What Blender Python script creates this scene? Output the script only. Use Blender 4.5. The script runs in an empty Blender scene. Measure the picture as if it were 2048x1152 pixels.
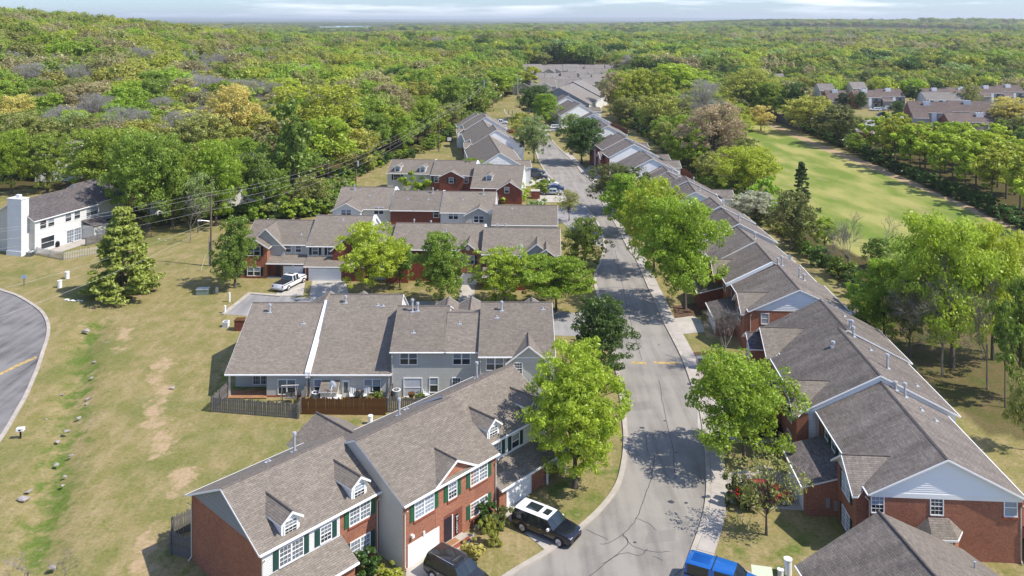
import bpy, math, random
import numpy as np
from mathutils import Vector, Matrix, noise
SC = bpy.context.scene
R = math.radians
# ------------------------------------------------------------------ camera, world, sun, exposure
F, YH, H = 1650.0, 40.0, 38.0          # lens in photo pixels, row of the horizon, camera height in metres
cam = bpy.data.cameras.new('camera'); cam_o = bpy.data.objects.new('camera', cam); SC.collection.objects.link(cam_o)
cam_o.location = (0, 0, H); cam_o.rotation_euler = (R(90), 0, 0)
cam.sensor_width = 36; cam.lens = F/2048*36; cam.shift_y = -(576-YH)/2048
cam.clip_start = 1; cam.clip_end = 60000
SC.camera = cam_o
SUN_EL, SUN_AZ = R(51), (0.955, -0.28)
w = bpy.data.worlds.new('World'); SC.world = w; w.use_nodes = True
nt = w.node_tree; bg = nt.nodes['Background']
sky = nt.nodes.new('ShaderNodeTexSky'); sky.sky_type = 'NISHITA'; sky.sun_disc = False
sky.sun_elevation = SUN_EL; sky.sun_rotation = math.atan2(SUN_AZ[0], SUN_AZ[1])
sky.air_density = 1.0; sky.dust_density = 0.4; sky.ozone_density = 2.5
bg.inputs['Strength'].default_value = 0.14
tc = nt.nodes.new('ShaderNodeTexCoord'); mp = nt.nodes.new('ShaderNodeMapping'); mp.inputs['Scale'].default_value = (4, 4, 46)
nz = nt.nodes.new('ShaderNodeTexNoise'); nz.inputs['Scale'].default_value = 1.6; nz.inputs['Detail'].default_value = 7; nz.inputs['Roughness'].default_value = .55
rp = nt.nodes.new('ShaderNodeValToRGB'); rp.color_ramp.elements[0].position = .50; rp.color_ramp.elements[1].position = .66
rp.color_ramp.elements[1].color = (.75, .75, .75, 1)
mx = nt.nodes.new('ShaderNodeMix'); mx.data_type = 'RGBA'; mx.inputs[7].default_value = (8.2, 8.5, 9.0, 1)
tint = nt.nodes.new('ShaderNodeMix'); tint.data_type = 'RGBA'; tint.blend_type = 'MULTIPLY'; tint.inputs[0].default_value = 1; tint.inputs[7].default_value = (.60, .77, 1.06, 1)
L = nt.links.new
L(tc.outputs['Generated'], mp.inputs['Vector']); L(mp.outputs[0], nz.inputs['Vector']); L(nz.outputs['Fac'], rp.inputs['Fac'])
L(sky.outputs[0], tint.inputs[6]); L(tint.outputs[2], mx.inputs[6]); L(rp.outputs['Color'], mx.inputs[0]); L(mx.outputs[2], bg.inputs['Color'])
sun = bpy.data.lights.new('sun', 'SUN'); sun.energy = 4.8; sun.angle = R(.53); sun.color = (1, .93, .82)
sun_o = bpy.data.objects.new('sun', sun); SC.collection.objects.link(sun_o)
sd = Vector((SUN_AZ[0]*math.cos(SUN_EL), SUN_AZ[1]*math.cos(SUN_EL), math.sin(SUN_EL)))
sun_o.rotation_euler = sd.to_track_quat('Z', 'Y').to_euler(); sun_o.location = (60, -30, 90)
SC.view_settings.view_transform = 'Standard'; SC.view_settings.look = 'None'; SC.view_settings.gamma = 1
SC.view_settings.exposure = 0.40; SC.view_settings.use_curve_mapping = False
SC.render.engine = 'CYCLES'; SC.cycles.max_bounces = 5; SC.cycles.diffuse_bounces = 3; SC.cycles.volume_bounces = 0
SC.cycles.transparent_max_bounces = 8
COL = SC.collection

# ------------------------------------------------------------------ small tools
def at(px, py, z=0.0):
    s = (py-YH)/(H-z); return ((px-1024)/s, F/s)
def tag(o, label=None, cat=None, group=None, kind=None):
    if label: o['label'] = label
    if cat: o['category'] = cat
    if group: o['group'] = group
    if kind: o['kind'] = kind
    return o
def empty(name, loc=(0, 0, 0), rz=0.0):
    o = bpy.data.objects.new(name, None); COL.objects.link(o); o.location = loc; o.rotation_euler = (0, 0, rz); o.empty_display_size = .3
    return o
def link(name, me, parent=None, loc=None, rz=0.0, mat=None):
    o = bpy.data.objects.new(name, me); COL.objects.link(o)
    if parent: o.parent = parent
    if loc is not None: o.location = loc
    if rz: o.rotation_euler = (0, 0, rz)
    return o
class MB:
    """collects faces with planar uv (metres along the face, metres up the face)"""
    def __init__(s): s.v = []; s.f = []; s.m = []
    def face(s, pts, mi=0):
        n = len(s.v); s.v += [tuple(p) for p in pts]; s.f.append(tuple(range(n, n+len(pts)))); s.m.append(mi); return s
    def box(s, x0, x1, y0, y1, z0, z1, mi=0):
        a = [(x0, y0, z0), (x1, y0, z0), (x1, y1, z0), (x0, y1, z0), (x0, y0, z1), (x1, y0, z1), (x1, y1, z1), (x0, y1, z1)]
        n = len(s.v); s.v += a
        for q in ((0, 3, 2, 1), (4, 5, 6, 7), (0, 1, 5, 4), (1, 2, 6, 5), (2, 3, 7, 6), (3, 0, 4, 7)):
            s.f.append(tuple(n+i for i in q)); s.m.append(mi)
        return s
    def slab(s, pts, th, mi=0, mside=None):
        """polygon pts (top, counter-clockwise from above) with thickness th downward"""
        n = len(s.v); k = len(pts); ms = mi if mside is None else mside
        s.v += [tuple(p) for p in pts] + [(p[0], p[1], p[2]-th) for p in pts]
        s.f.append(tuple(range(n, n+k))); s.m.append(mi)
        s.f.append(tuple(range(n+2*k-1, n+k-1, -1))); s.m.append(ms)
        for i in range(k):
            j = (i+1) % k; s.f.append((n+i, n+k+i, n+k+j, n+j)); s.m.append(ms)
        return s
    def tube(s, pts, rad, seg=6, mi=0, cap=True):
        rings = []
        for i, p in enumerate(pts):
            p = Vector(p); a = Vector(pts[max(i-1, 0)]); b = Vector(pts[min(i+1, len(pts)-1)])
            d = (b-a).normalized() if (b-a).length > 1e-6 else Vector((0, 0, 1))
            u = d.orthogonal().normalized() if abs(d.z) > .9 else Vector((0, 0, 1)).cross(d).normalized(); v = d.cross(u)
            r = rad[i] if isinstance(rad, (list, tuple)) else rad
            n = len(s.v); s.v += [tuple(p+(u*math.cos(2*math.pi*k/seg)+v*math.sin(2*math.pi*k/seg))*r) for k in range(seg)]; rings.append(n)
        for a, b in zip(rings, rings[1:]):
            for k in range(seg):
                s.f.append((a+k, a+(k+1) % seg, b+(k+1) % seg, b+k)); s.m.append(mi)
        if cap:
            s.f.append(tuple(rings[0]+k for k in range(seg-1, -1, -1))); s.m.append(mi)
            s.f.append(tuple(rings[-1]+k for k in range(seg))); s.m.append(mi)
        return s
    def cyl(s, x, y, z0, z1, r, seg=12, mi=0, r1=None): return s.tube([(x, y, z0), (x, y, z1)], [r, r if r1 is None else r1], seg, mi)
    def mesh(s, name, mats, uv=True, smooth=False):
        me = bpy.data.meshes.new(name); me.from_pydata(s.v, [], s.f)
        for m in (mats if isinstance(mats, (list, tuple)) else [mats]): me.materials.append(m)
        me.polygons.foreach_set('material_index', s.m)
        me.update()
        if uv:
            l = me.uv_layers.new(name='uv')
            Z = Vector((0, 0, 1))
            for p in me.polygons:
                n = p.normal
                t = Z.cross(n); t = t.normalized() if t.length > .02 else Vector((1, 0, 0))
                b = n.cross(t)
                for li in p.loop_indices:
                    c = me.vertices[me.loops[li].vertex_index].co; l.data[li].uv = (c.dot(t), c.dot(b))
        if smooth:
            me.polygons.foreach_set('use_smooth', [True]*len(me.polygons))
            if smooth != 'all': me.set_sharp_from_angle(angle=R(38))
        return me
    def build(s, name, mats, parent=None, loc=None, rz=0.0, **k): return link(name, s.mesh(name, mats, **k), parent, loc, rz)

# ------------------------------------------------------------------ materials
def nmat(name):
    m = bpy.data.materials.new(name); m.use_nodes = True; t = m.node_tree; return m, t, t.nodes['Principled BSDF']
def N(t, typ, **k):
    n = t.nodes.new(typ)
    for a, b in k.items(): setattr(n, a, b)
    return n
def plain(name, col, rough=.6, spec=.3, metal=0.0, var=0.0, scale=3.0, bump=0.0, bscale=40.0):
    m, t, b = nmat(name); b.inputs['Roughness'].default_value = rough; b.inputs['Specular IOR Level'].default_value = spec
    b.inputs['Metallic'].default_value = metal; b.inputs['Base Color'].default_value = (*col, 1)
    if var:
        tc = N(t, 'ShaderNodeTexCoord'); n = N(t, 'ShaderNodeTexNoise'); n.inputs['Scale'].default_value = scale; n.inputs['Detail'].default_value = 6
        t.links.new(tc.outputs['Object'], n.inputs['Vector'])
        r = N(t, 'ShaderNodeMapRange'); r.inputs[3].default_value = 1-var; r.inputs[4].default_value = 1+var
        r.inputs[1].default_value = .25; r.inputs[2].default_value = .75
        t.links.new(n.outputs['Fac'], r.inputs[0])
        x = N(t, 'ShaderNodeVectorMath', operation='SCALE'); x.inputs[0].default_value = col
        t.links.new(r.outputs[0], x.inputs['Scale']); t.links.new(x.outputs[0], b.inputs['Base Color'])
    if bump:
        tc = N(t, 'ShaderNodeTexCoord'); n = N(t, 'ShaderNodeTexNoise'); n.inputs['Scale'].default_value = bscale
        t.links.new(tc.outputs['Object'], n.inputs['Vector']); bp = N(t, 'ShaderNodeBump'); bp.inputs['Strength'].default_value = bump; bp.inputs['Distance'].default_value = .03
        t.links.new(n.outputs['Fac'], bp.inputs['Height']); t.links.new(bp.outputs[0], b.inputs['Normal'])
    return m
def masonry(name, c1, c2, mortar, bw, bh, ms, var=.25, off=.5, rough=.85, bump=.4, stain=.18, streak=False):
    """coursed material on the metre uv: bricks, shingle tabs or lap boards"""
    m, t, b = nmat(name); k = t.links.new; b.inputs['Roughness'].default_value = rough; b.inputs['Specular IOR Level'].default_value = .15
    uv = N(t, 'ShaderNodeUVMap', uv_map='uv')
    br = N(t, 'ShaderNodeTexBrick'); br.offset = off; br.inputs['Scale'].default_value = 1; br.inputs['Brick Width'].default_value = bw
    br.inputs['Row Height'].default_value = bh; br.inputs['Mortar Size'].default_value = ms; br.inputs['Mortar Smooth'].default_value = .3
    br.inputs['Color1'].default_value = (*c1, 1); br.inputs['Color2'].default_value = (*c2, 1); br.inputs['Mortar'].default_value = (*mortar, 1)
    br.inputs['Bias'].default_value = 0
    k(uv.outputs[0], br.inputs['Vector'])
    n = N(t, 'ShaderNodeTexNoise'); n.inputs['Scale'].default_value = .55; n.inputs['Detail'].default_value = 8; n.inputs['Roughness'].default_value = .6
    tc = N(t, 'ShaderNodeTexCoord'); oi = N(t, 'ShaderNodeObjectInfo'); ad = N(t, 'ShaderNodeVectorMath', operation='ADD')
    if streak:
        mp = N(t, 'ShaderNodeMapping'); mp.inputs['Scale'].default_value = (1.2, .28, 1); k(uv.outputs[0], mp.inputs['Vector']); k(mp.outputs[0], ad.inputs[0])
    else: k(tc.outputs['Object'], ad.inputs[0])
    k(oi.outputs['Location'], ad.inputs[1]); k(ad.outputs[0], n.inputs['Vector'])
    r = N(t, 'ShaderNodeMapRange'); r.inputs[1].default_value = .3; r.inputs[2].default_value = .7; r.inputs[3].default_value = 1-stain; r.inputs[4].default_value = 1+stain
    k(n.outputs['Fac'], r.inputs[0])
    n2 = N(t, 'ShaderNodeTexNoise'); n2.inputs['Scale'].default_value = 5.0/max(bw, .2)*.35; n2.inputs['Detail'].default_value = 3
    k(ad.outputs[0], n2.inputs['Vector'])
    r2 = N(t, 'ShaderNodeMapRange'); r2.inputs[1].default_value = .3; r2.inputs[2].default_value = .7; r2.inputs[3].default_value = 1-var*.5; r2.inputs[4].default_value = 1+var*.5
    k(n2.outputs['Fac'], r2.inputs[0])
    mu = N(t, 'ShaderNodeMath', operation='MULTIPLY'); k(r.outputs[0], mu.inputs[0]); k(r2.outputs[0], mu.inputs[1])
    rr_ = N(t, 'ShaderNodeMapRange'); rr_.inputs[3].default_value = .90; rr_.inputs[4].default_value = 1.08; k(oi.outputs['Random'], rr_.inputs[0])
    mu2 = N(t, 'ShaderNodeMath', operation='MULTIPLY'); k(mu.outputs[0], mu2.inputs[0]); k(rr_.outputs[0], mu2.inputs[1]); mu = mu2
    x = N(t, 'ShaderNodeVectorMath', operation='SCALE'); k(br.outputs['Color'], x.inputs[0]); k(mu.outputs[0], x.inputs['Scale'])
    k(x.outputs[0], b.inputs['Base Color'])
    bp = N(t, 'ShaderNodeBump', invert=True); bp.inputs['Strength'].default_value = bump; bp.inputs['Distance'].default_value = .02
    k(br.outputs['Fac'], bp.inputs['Height']); k(bp.outputs[0], b.inputs['Normal'])
    return m
M = {}
M['shingle'] = masonry('asphalt_shingle', (.235, .203, .170), (.182, .157, .132), (.125, .108, .093), .46, .15, .012, var=.3, bump=.7, stain=.07)
M['shingle_dark'] = masonry('dark_shingle', (.155, .135, .135), (.095, .085, .085), (.06, .055, .055), .46, .15, .012, var=.5, bump=.8, stain=.14)
M['shingle_far'] = masonry('far_shingle', (.23, .21, .19), (.2, .18, .165), (.14, .13, .12), .6, .3, .02, var=.3, bump=.2, stain=.1)
M['shingle_streak'] = masonry('streaked_shingle', (.212, .184, .160), (.150, .130, .116), (.09, .08, .076), .46, .15, .012, var=.3, bump=.8, stain=.24, streak=True)
M['shingle_apart'] = masonry('apartment_shingle', (.165, .128, .11), (.125, .098, .088), (.09, .07, .07), .6, .3, .02, var=.3, bump=.2, stain=.12)
M['brick'] = masonry('red_brick', (.36, .122, .062), (.25, .08, .045), (.34, .25, .19), .21, .075, .009, var=.35, bump=.3, stain=.1)
M['brick_dark'] = masonry('dark_red_brick', (.24, .06, .036), (.155, .042, .028), (.2, .13, .1), .21, .075, .008, var=.35, bump=.3, stain=.12)
M['brick_far'] = masonry('far_brick', (.26, .10, .07), (.2, .07, .05), (.25, .17, .13), .4, .15, .01, var=.3, bump=.1)
def siding(name, c, h=.125):
    d = tuple(x*.55 for x in c); return masonry(name, c, tuple(x*.96 for x in c), d, 3.6, h, .011, var=.06, off=.37, rough=.55, bump=.5, stain=.05)
M['white_siding'] = siding('white_lap_siding', (.74, .74, .73)); M['sunlit_siding'] = siding('sunlit_white_lap_siding', (.84, .84, .83)); M['cream_siding'] = siding('cream_lap_siding', (.60, .58, .52))  # second white is lightened to paint sunlight on the far gable walls
M['grey_siding'] = siding('grey_lap_siding', (.50, .50, .47)); M['taupe_siding'] = siding('taupe_siding', (.33, .30, .27), .3)
M['bluegrey_siding'] = siding('blue_grey_siding', (.26, .28, .31), .3)
M['white'] = plain('white_trim', (.78, .78, .77), .45); M['offwhite'] = plain('offwhite_trim', (.64, .62, .57), .5)
M['white_board'] = plain('white_board', (.74, .75, .76), .45, var=.04, scale=1.5)
M['soffit'] = plain('ridge_shingle', (.125, .108, .10), .8, .1, var=.25, scale=4)
M['gutter'] = plain('white_gutter', (.80, .80, .79), .35); M['downspout'] = plain('beige_downspout', (.62, .56, .50), .4)
M['glass'] = plain('dark_window_glass', (.025, .032, .042), .06, .6); M['glass_blind'] = plain('glass_over_blinds', (.19, .22, .26), .1, .6, var=.15, scale=2)
M['glass_curtain'] = plain('glass_over_curtain', (.40, .42, .45), .15, .6, var=.12, scale=3)
for g_ in ('glass_blind', 'glass_curtain'):
    t_ = M[g_].node_tree; b_ = t_.nodes['Principled BSDF']; o_ = t_.nodes.new('ShaderNodeObjectInfo'); r_ = t_.nodes.new('ShaderNodeMapRange'); r_.inputs[3].default_value = .35; r_.inputs[4].default_value = 1.55
    t_.links.new(o_.outputs['Random'], r_.inputs[0]); v_ = t_.nodes.new('ShaderNodeVectorMath'); v_.operation = 'SCALE'; t_.links.new(b_.inputs['Base Color'].links[0].from_socket, v_.inputs[0]); t_.links.new(r_.outputs[0], v_.inputs['Scale']); t_.links.new(v_.outputs[0], b_.inputs['Base Color'])
M['shutter_green'] = plain('green_shutter', (.03, .105, .055), .5, var=.12); M['shutter_dgreen'] = plain('dark_green_shutter', (.018, .06, .05), .5)
M['shutter_black'] = plain('black_shutter', (.018, .02, .028), .5); M['garage'] = plain('white_garage_door', (.79, .79, .78), .45)
M['door'] = plain('dark_front_door', (.03, .025, .035), .35); M['door_white'] = plain('white_storm_door', (.72, .74, .76), .3)
M['metal'] = plain('galvanized_metal', (.55, .57, .6), .35, .5, .7); M['pipe'] = plain('pipe_vent', (.5, .52, .55), .4, .4, .3)
M['concrete'] = plain('concrete', (.42, .39, .345), .85, .2, var=.18, scale=.8, bump=.2); M['kerb'] = plain('kerb_concrete', (.40, .36, .31), .85, .2, var=.2, scale=.9)
M['slab_a'] = plain('paving_concrete', (.40, .365, .33), .85, .2, var=.16, scale=.7); M['mortar_brick'] = plain('sill_brick', (.27, .085, .05), .8, var=.2, scale=9)
M['wood_grey'] = plain('weathered_fence', (.15, .14, .13), .85, .15, var=.3, scale=2); M['wood_brown'] = plain('brown_stained_fence', (.115, .055, .022), .8, .15, var=.3, scale=2)
M['wood_pale'] = plain('pale_fence', (.44, .41, .36), .8, .15, var=.25, scale=2); M['wood_red'] = plain('red_stained_fence', (.16, .05, .03), .8, var=.25, scale=2)
M['deck'] = plain('tan_patio', (.33, .17, .085), .85, var=.2, scale=1.5)
M['black'] = plain('black', (.012, .012, .014), .5); M['dkgrey'] = plain('dark_grey', (.06, .065, .07), .5)
M['rock'] = plain('limestone', (.33, .30, .28), .9, .1, var=.3, scale=3, bump=.5, bscale=6)
M['yellow'] = plain('yellow_road_paint', (.42, .30, .12), .8, var=.45, scale=2.5); M['tar'] = plain('tar_crack_seal', (.055, .055, .06), .6)
M['mulch'] = plain('brown_mulch', (.11, .065, .04), .95, var=.35, scale=2.5, bump=.6, bscale=9); M['bark'] = plain('bark', (.12, .10, .085), .9, .1, var=.3, scale=3)
M['bark_pale'] = plain('pale_bark', (.21, .185, .16), .9, .1, var=.25, scale=3); M['pole_wood'] = plain('pole_wood', (.16, .12, .09), .9, .1, var=.25, scale=2)
M['greenbox'] = plain('green_utility_steel', (.17, .22, .18), .5); M['cream_box'] = plain('cream_green_steel', (.52, .56, .42), .45)
def asphalt(name, col, dark):
    m, t, b = nmat(name); k = t.links.new; b.inputs['Roughness'].default_value = .88; b.inputs['Specular IOR Level'].default_value = .2
    tc = N(t, 'ShaderNodeTexCoord')
    a = N(t, 'ShaderNodeTexNoise'); a.inputs['Scale'].default_value = .22; a.inputs['Detail'].default_value = 9; a.inputs['Roughness'].default_value = .62
    c = N(t, 'ShaderNodeTexNoise'); c.inputs['Scale'].default_value = 14; c.inputs['Detail'].default_value = 4
    mp = N(t, 'ShaderNodeMapping'); mp.inputs['Scale'].default_value = (1.5, .12, 1); e = N(t, 'ShaderNodeTexNoise'); e.inputs['Scale'].default_value = .8; e.inputs['Detail'].default_value = 5
    k(tc.outputs['Object'], a.inputs['Vector']); k(tc.outputs['Object'], c.inputs['Vector']); k(tc.outputs['Object'], mp.inputs['Vector']); k(mp.outputs[0], e.inputs['Vector'])
    s = N(t, 'ShaderNodeMath', operation='ADD'); k(a.outputs['Fac'], s.inputs[0]); k(e.outputs['Fac'], s.inputs[1])
    s2 = N(t, 'ShaderNodeMath', operation='MULTIPLY_ADD'); k(c.outputs['Fac'], s2.inputs[0]); s2.inputs[1].default_value = .45; k(s.outputs[0], s2.inputs[2])
    r = N(t, 'ShaderNodeValToRGB'); el = r.color_ramp.elements; el[0].position = .85; el[0].color = (*dark, 1); el[1].position = 1.0; el[1].color = (*col, 1)
    mr = N(t, 'ShaderNodeMapRange'); mr.inputs[1].default_value = .8; mr.inputs[2].default_value = 1.65
    el[0].position = .15; el[1].position = .65
    k(s2.outputs[0], mr.inputs[0]); k(mr.outputs[0], r.inputs['Fac']); k(r.outputs['Color'], b.inputs['Base Color'])
    return m
M['asphalt'] = asphalt('worn_grey_asphalt', (.29, .268, .238), (.185, .172, .156)); M['asphalt2'] = asphalt('darker_streaked_asphalt', (.215, .205, .20), (.085, .083, .085))
M['asphalt3'] = asphalt('court_asphalt', (.30, .29, .285), (.21, .205, .2))

# ground: one sheet, colour from painted masks (grass / green growth / bare soil / wood floor / fairway)
def ground_mat():
    m, t, b = nmat('ground'); k = t.links.new; b.inputs['Roughness'].default_value = .95; b.inputs['Specular IOR Level'].default_value = .05
    tc = N(t, 'ShaderNodeTexCoord'); P = tc.outputs['Object']
    def noise(sc, det=6, rough=.6, mp=None):
        n = N(t, 'ShaderNodeTexNoise'); n.inputs['Scale'].default_value = sc; n.inputs['Detail'].default_value = det; n.inputs['Roughness'].default_value = rough
        if mp:
            q = N(t, 'ShaderNodeMapping'); q.inputs['Scale'].default_value = mp; k(P, q.inputs['Vector']); k(q.outputs[0], n.inputs['Vector'])
        else: k(P, n.inputs['Vector'])
        return n.outputs['Fac']
    def rng(x, a, b_, lo=0, hi=1):
        r = N(t, 'ShaderNodeMapRange'); r.inputs[1].default_value = a; r.inputs[2].default_value = b_; r.inputs[3].default_value = lo; r.inputs[4].default_value = hi; k(x, r.inputs[0]); return r.outputs[0]
    def mix(f, a, c):
        x = N(t, 'ShaderNodeMix', data_type='RGBA'); k(f, x.inputs[0])
        for s, i in ((a, 6), (c, 7)):
            if isinstance(s, tuple): x.inputs[i].default_value = (*s, 1)
            else: k(s, x.inputs[i])
        return x.outputs[2]
    def attr(nm): a = N(t, 'ShaderNodeAttribute'); a.attribute_name = nm; return a.outputs['Fac']
    def math_(op, a, c):
        x = N(t, 'ShaderNodeMath', operation=op)
        for s, i in ((a, 0), (c, 1)):
            if isinstance(s, (int, float)): x.inputs[i].default_value = s
            else: k(s, x.inputs[i])
        return x.outputs[0]
    big, mid, fine = noise(.09, 5), noise(.5, 6), noise(3.5, 5, .7)
    streak = noise(1.0, 7, .66, (.75, .26, 1))
    dry = mix(rng(mid, .36, .64), (.265, .215, .10), (.19, .178, .06))
    dry = mix(math_('MULTIPLY', rng(streak, .47, .64), .6), dry, (.35, .27, .155))
    dry = mix(rng(big, .50, .64, 0, .65), dry, (.125, .15, .038))
    gm = math_('ADD', attr('green'), math_('MULTIPLY', math_('SUBTRACT', mid, .5), 2.2))
    c = mix(rng(gm, .35, .7), dry, (.105, .15, .03))
    fw = mix(rng(noise(.06, 4, .5, (2.2, .8, 1)), .42, .6), (.15, .205, .04), (.31, .30, .10))
    fw = mix(math_('MULTIPLY', rng(noise(.25, 5, .6, (1, .35, 1)), .6, .72), .6), fw, (.34, .27, .15))
    wd = noise(1.7, 6, .7)
    c = mix(math_('MULTIPLY', rng(wd, .56, .66), .5), c, (.085, .115, .03))
    c = mix(math_('MULTIPLY', rng(noise(.9, 7, .7), .60, .70), .55), c, (.34, .25, .16))
    c = mix(attr('fairway'), c, fw)
    dm = math_('ADD', attr('soil'), math_('MULTIPLY', math_('SUBTRACT', mid, .5), 2.6))
    c = mix(rng(dm, .4, .75), c, (.37, .275, .165))
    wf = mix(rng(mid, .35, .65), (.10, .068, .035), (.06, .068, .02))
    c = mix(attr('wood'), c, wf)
    x = N(t, 'ShaderNodeVectorMath', operation='SCALE'); k(c, x.inputs[0]); k(rng(fine, .25, .75, .72, 1.28), x.inputs['Scale'])
    k(x.outputs[0], b.inputs['Base Color'])
    bp = N(t, 'ShaderNodeBump'); bp.inputs['Strength'].default_value = .5; bp.inputs['Distance'].default_value = .12; k(fine, bp.inputs['Height']); k(bp.outputs[0], b.inputs['Normal'])
    return m
M['ground'] = ground_mat()

# ------------------------------------------------------------------ terrain
def sm(a, b, x):
    t = min(max((x-a)/(b-a), 0.0), 1.0); return t*t*(3-2*t)
def gz(x, y):
    """ground height: flat round the houses, a hill beyond the wood on the left, gentle swells far out"""
    h = 33*sm(170, 450, y)*sm(5, 380, -x-0.12*(y-200))*(1-sm(620, 1150, y))
    h += 11*math.exp(-((x+50)/190)**2-((y-880)/210)**2)
    h += 1.5*math.sin(x*.011+1.3)*sm(300, 600, y) + 2.5*math.sin(y*.006+x*.004)*sm(500, 1000, y)
    h += 6*sm(1500, 3200, y)*noise.noise((x*.0006, y*.0006, 3.1)) + 26*sm(250, 1400, x)*sm(1900, 3600, y)*(1-sm(4200, 6500, y))
    return h
def seg_d(px, py, pts):
    d = np.full(px.shape, 1e9)
    for (x0, y0), (x1, y1) in zip(pts, pts[1:]):
        dx, dy = x1-x0, y1-y0; t = np.clip(((px-x0)*dx+(py-y0)*dy)/(dx*dx+dy*dy), 0, 1)
        d = np.minimum(d, np.hypot(px-x0-t*dx, py-y0-t*dy))
    return d
def inpoly(px, py, pts):
    ins = np.zeros(np.shape(px), bool); n = len(pts)
    for i in range(n):
        x0, y0 = pts[i]; x1, y1 = pts[(i+1) % n]
        c = ((y0 > py) != (y1 > py)) & (px < (x1-x0)*(py-y0)/((y1-y0) if y1 != y0 else 1e-9)+x0); ins ^= c
    return ins
P0 = lambda pts: [at(*p) for p in pts]
DITCH = P0([(195, 650), (164, 704), (164, 754), (139, 823), (139, 878), (119, 928), (99, 1002), (80, 1100), (60, 1180)])
# plan outlines (image points on flat ground turned into metres)
WOOD_L = P0([(-900, 430), (-60, 392), (0, 384), (60, 378), (200, 386), (262, 425), (300, 446), (420, 434), (470, 452), (500, 430), (650, 420), (690, 352), (770, 322), (850, 298), (905, 262), (960, 222), (1008, 198), (1030, 182), (1040, 150), (930, 132), (930, 100), (-2500, 100)])
WOOD_R = P0([(1212, 186), (1240, 246), (1300, 272), (1335, 302), (1420, 372), (1462, 410), (1590, 496), (1720, 600), (1840, 700), (1850, 565), (1640, 480), (1560, 420), (1500, 345), (1480, 262), (1508, 226), (1640, 176), (1200, 165)])
WOOD_T = P0([(1512, 225), (1600, 262), (1700, 305), (1800, 352), (1950, 418), (2048, 462), (2600, 700), (2600, 300), (2048, 258), (1950, 292), (1800, 290), (1740, 285), (1640, 232)])
FAIRWAY = P0([(1480, 262), (1500, 345), (1560, 425), (1640, 480), (1850, 565), (1990, 650), (2300, 800), (2600, 720), (2048, 470), (1800, 360), (1700, 313), (1600, 268), (1510, 232)])
GREEN = [P0(q) for q in ([(425, 700), (425, 820), (600, 850), (620, 835)], [(300, 1090), (345, 1060), (420, 1140), (330, 1180)], [(1085, 980), (1240, 880), (1240, 960), (1100, 1090)], [(1460, 1060), (1640, 1080), (1600, 1180), (1440, 1180)], [(590, 835), (740, 835), (740, 850), (600, 880)])]
SOIL = P0([(330, 715), (315, 790), (312, 845), (318, 905)]); SOIL2 = P0([(372, 940), (352, 985)]); SOIL3 = P0([(300, 1060), (285, 1150)]); SOIL4 = P0([(240, 700), (255, 640)])
FPATH = P0([(1512, 236), (1560, 258), (1640, 292), (1750, 336), (1900, 395), (2048, 462), (2300, 580)])
def axis(lo, hi, near, step, grow, far):
    a = [near[0]]
    while a[-1] < near[1]: a.append(a[-1]+step)
    s = step
    while a[-1] < hi: s *= grow; a.append(a[-1]+s)
    b = [near[0]]; s = step
    while b[-1] > lo: s *= grow; b.append(b[-1]-s)
    return np.array(b[:0:-1]+a)
gx, gy = axis(-26000, 26000, (-105, 95), 1.0, 1.13, 0), axis(-200, 42000, (50, 210), 1.0, 1.055, 0)
X, Y = np.meshgrid(gx, gy); nx, ny = len(gx), len(gy)
Zg = np.array([[gz(x, y) for x in gx] for y in gy])
dd = seg_d(X, Y, DITCH); Zg -= .55*np.exp(-(dd/1.3)**2)
me = bpy.data.meshes.new('ground'); me.vertices.add(nx*ny)
me.vertices.foreach_set('co', np.stack([X, Y, Zg], -1).ravel())
idx = np.arange(nx*ny).reshape(ny, nx); q = np.stack([idx[:-1, :-1], idx[:-1, 1:], idx[1:, 1:], idx[1:, :-1]], -1).reshape(-1, 4)
me.loops.add(len(q)*4); me.loops.foreach_set('vertex_index', q.ravel()); me.polygons.add(len(q)); me.polygons.foreach_set('loop_start', np.arange(len(q))*4); me.polygons.foreach_set('loop_total', np.full(len(q), 4)); me.update()
me.polygons.foreach_set('use_smooth', [True]*len(q)); me.materials.append(M['ground'])
green = np.exp(-(dd/1.7)**2)*.62
for g in GREEN: green = np.maximum(green, inpoly(X, Y, g)*.36)
soil = np.maximum.reduce([.72*np.exp(-(seg_d(X, Y, SOIL)/1.3)**2), .85*np.exp(-(seg_d(X, Y, SOIL2)/1.0)**2), np.exp(-(seg_d(X, Y, SOIL3)/.7)**2), .6*np.exp(-(seg_d(X, Y, SOIL4)/1.2)**2), 1.1*np.exp(-(seg_d(X, Y, FPATH)/2.2)**4)])
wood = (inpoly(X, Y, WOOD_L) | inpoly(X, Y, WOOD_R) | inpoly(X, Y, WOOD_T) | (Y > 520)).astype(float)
lw = P0([(1730, 640), (1850, 620), (2100, 640), (2100, 900), (1960, 860)]); wood = np.maximum(wood, inpoly(X, Y, lw)*.75)
fair = (inpoly(X, Y, FAIRWAY)).astype(float)
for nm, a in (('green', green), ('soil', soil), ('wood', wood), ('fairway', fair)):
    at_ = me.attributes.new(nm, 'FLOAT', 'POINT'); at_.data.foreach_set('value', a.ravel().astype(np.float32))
ground = link('ground', me); tag(ground, 'rough tan and green grass ground running out to the wooded horizon', kind='structure')

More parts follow.
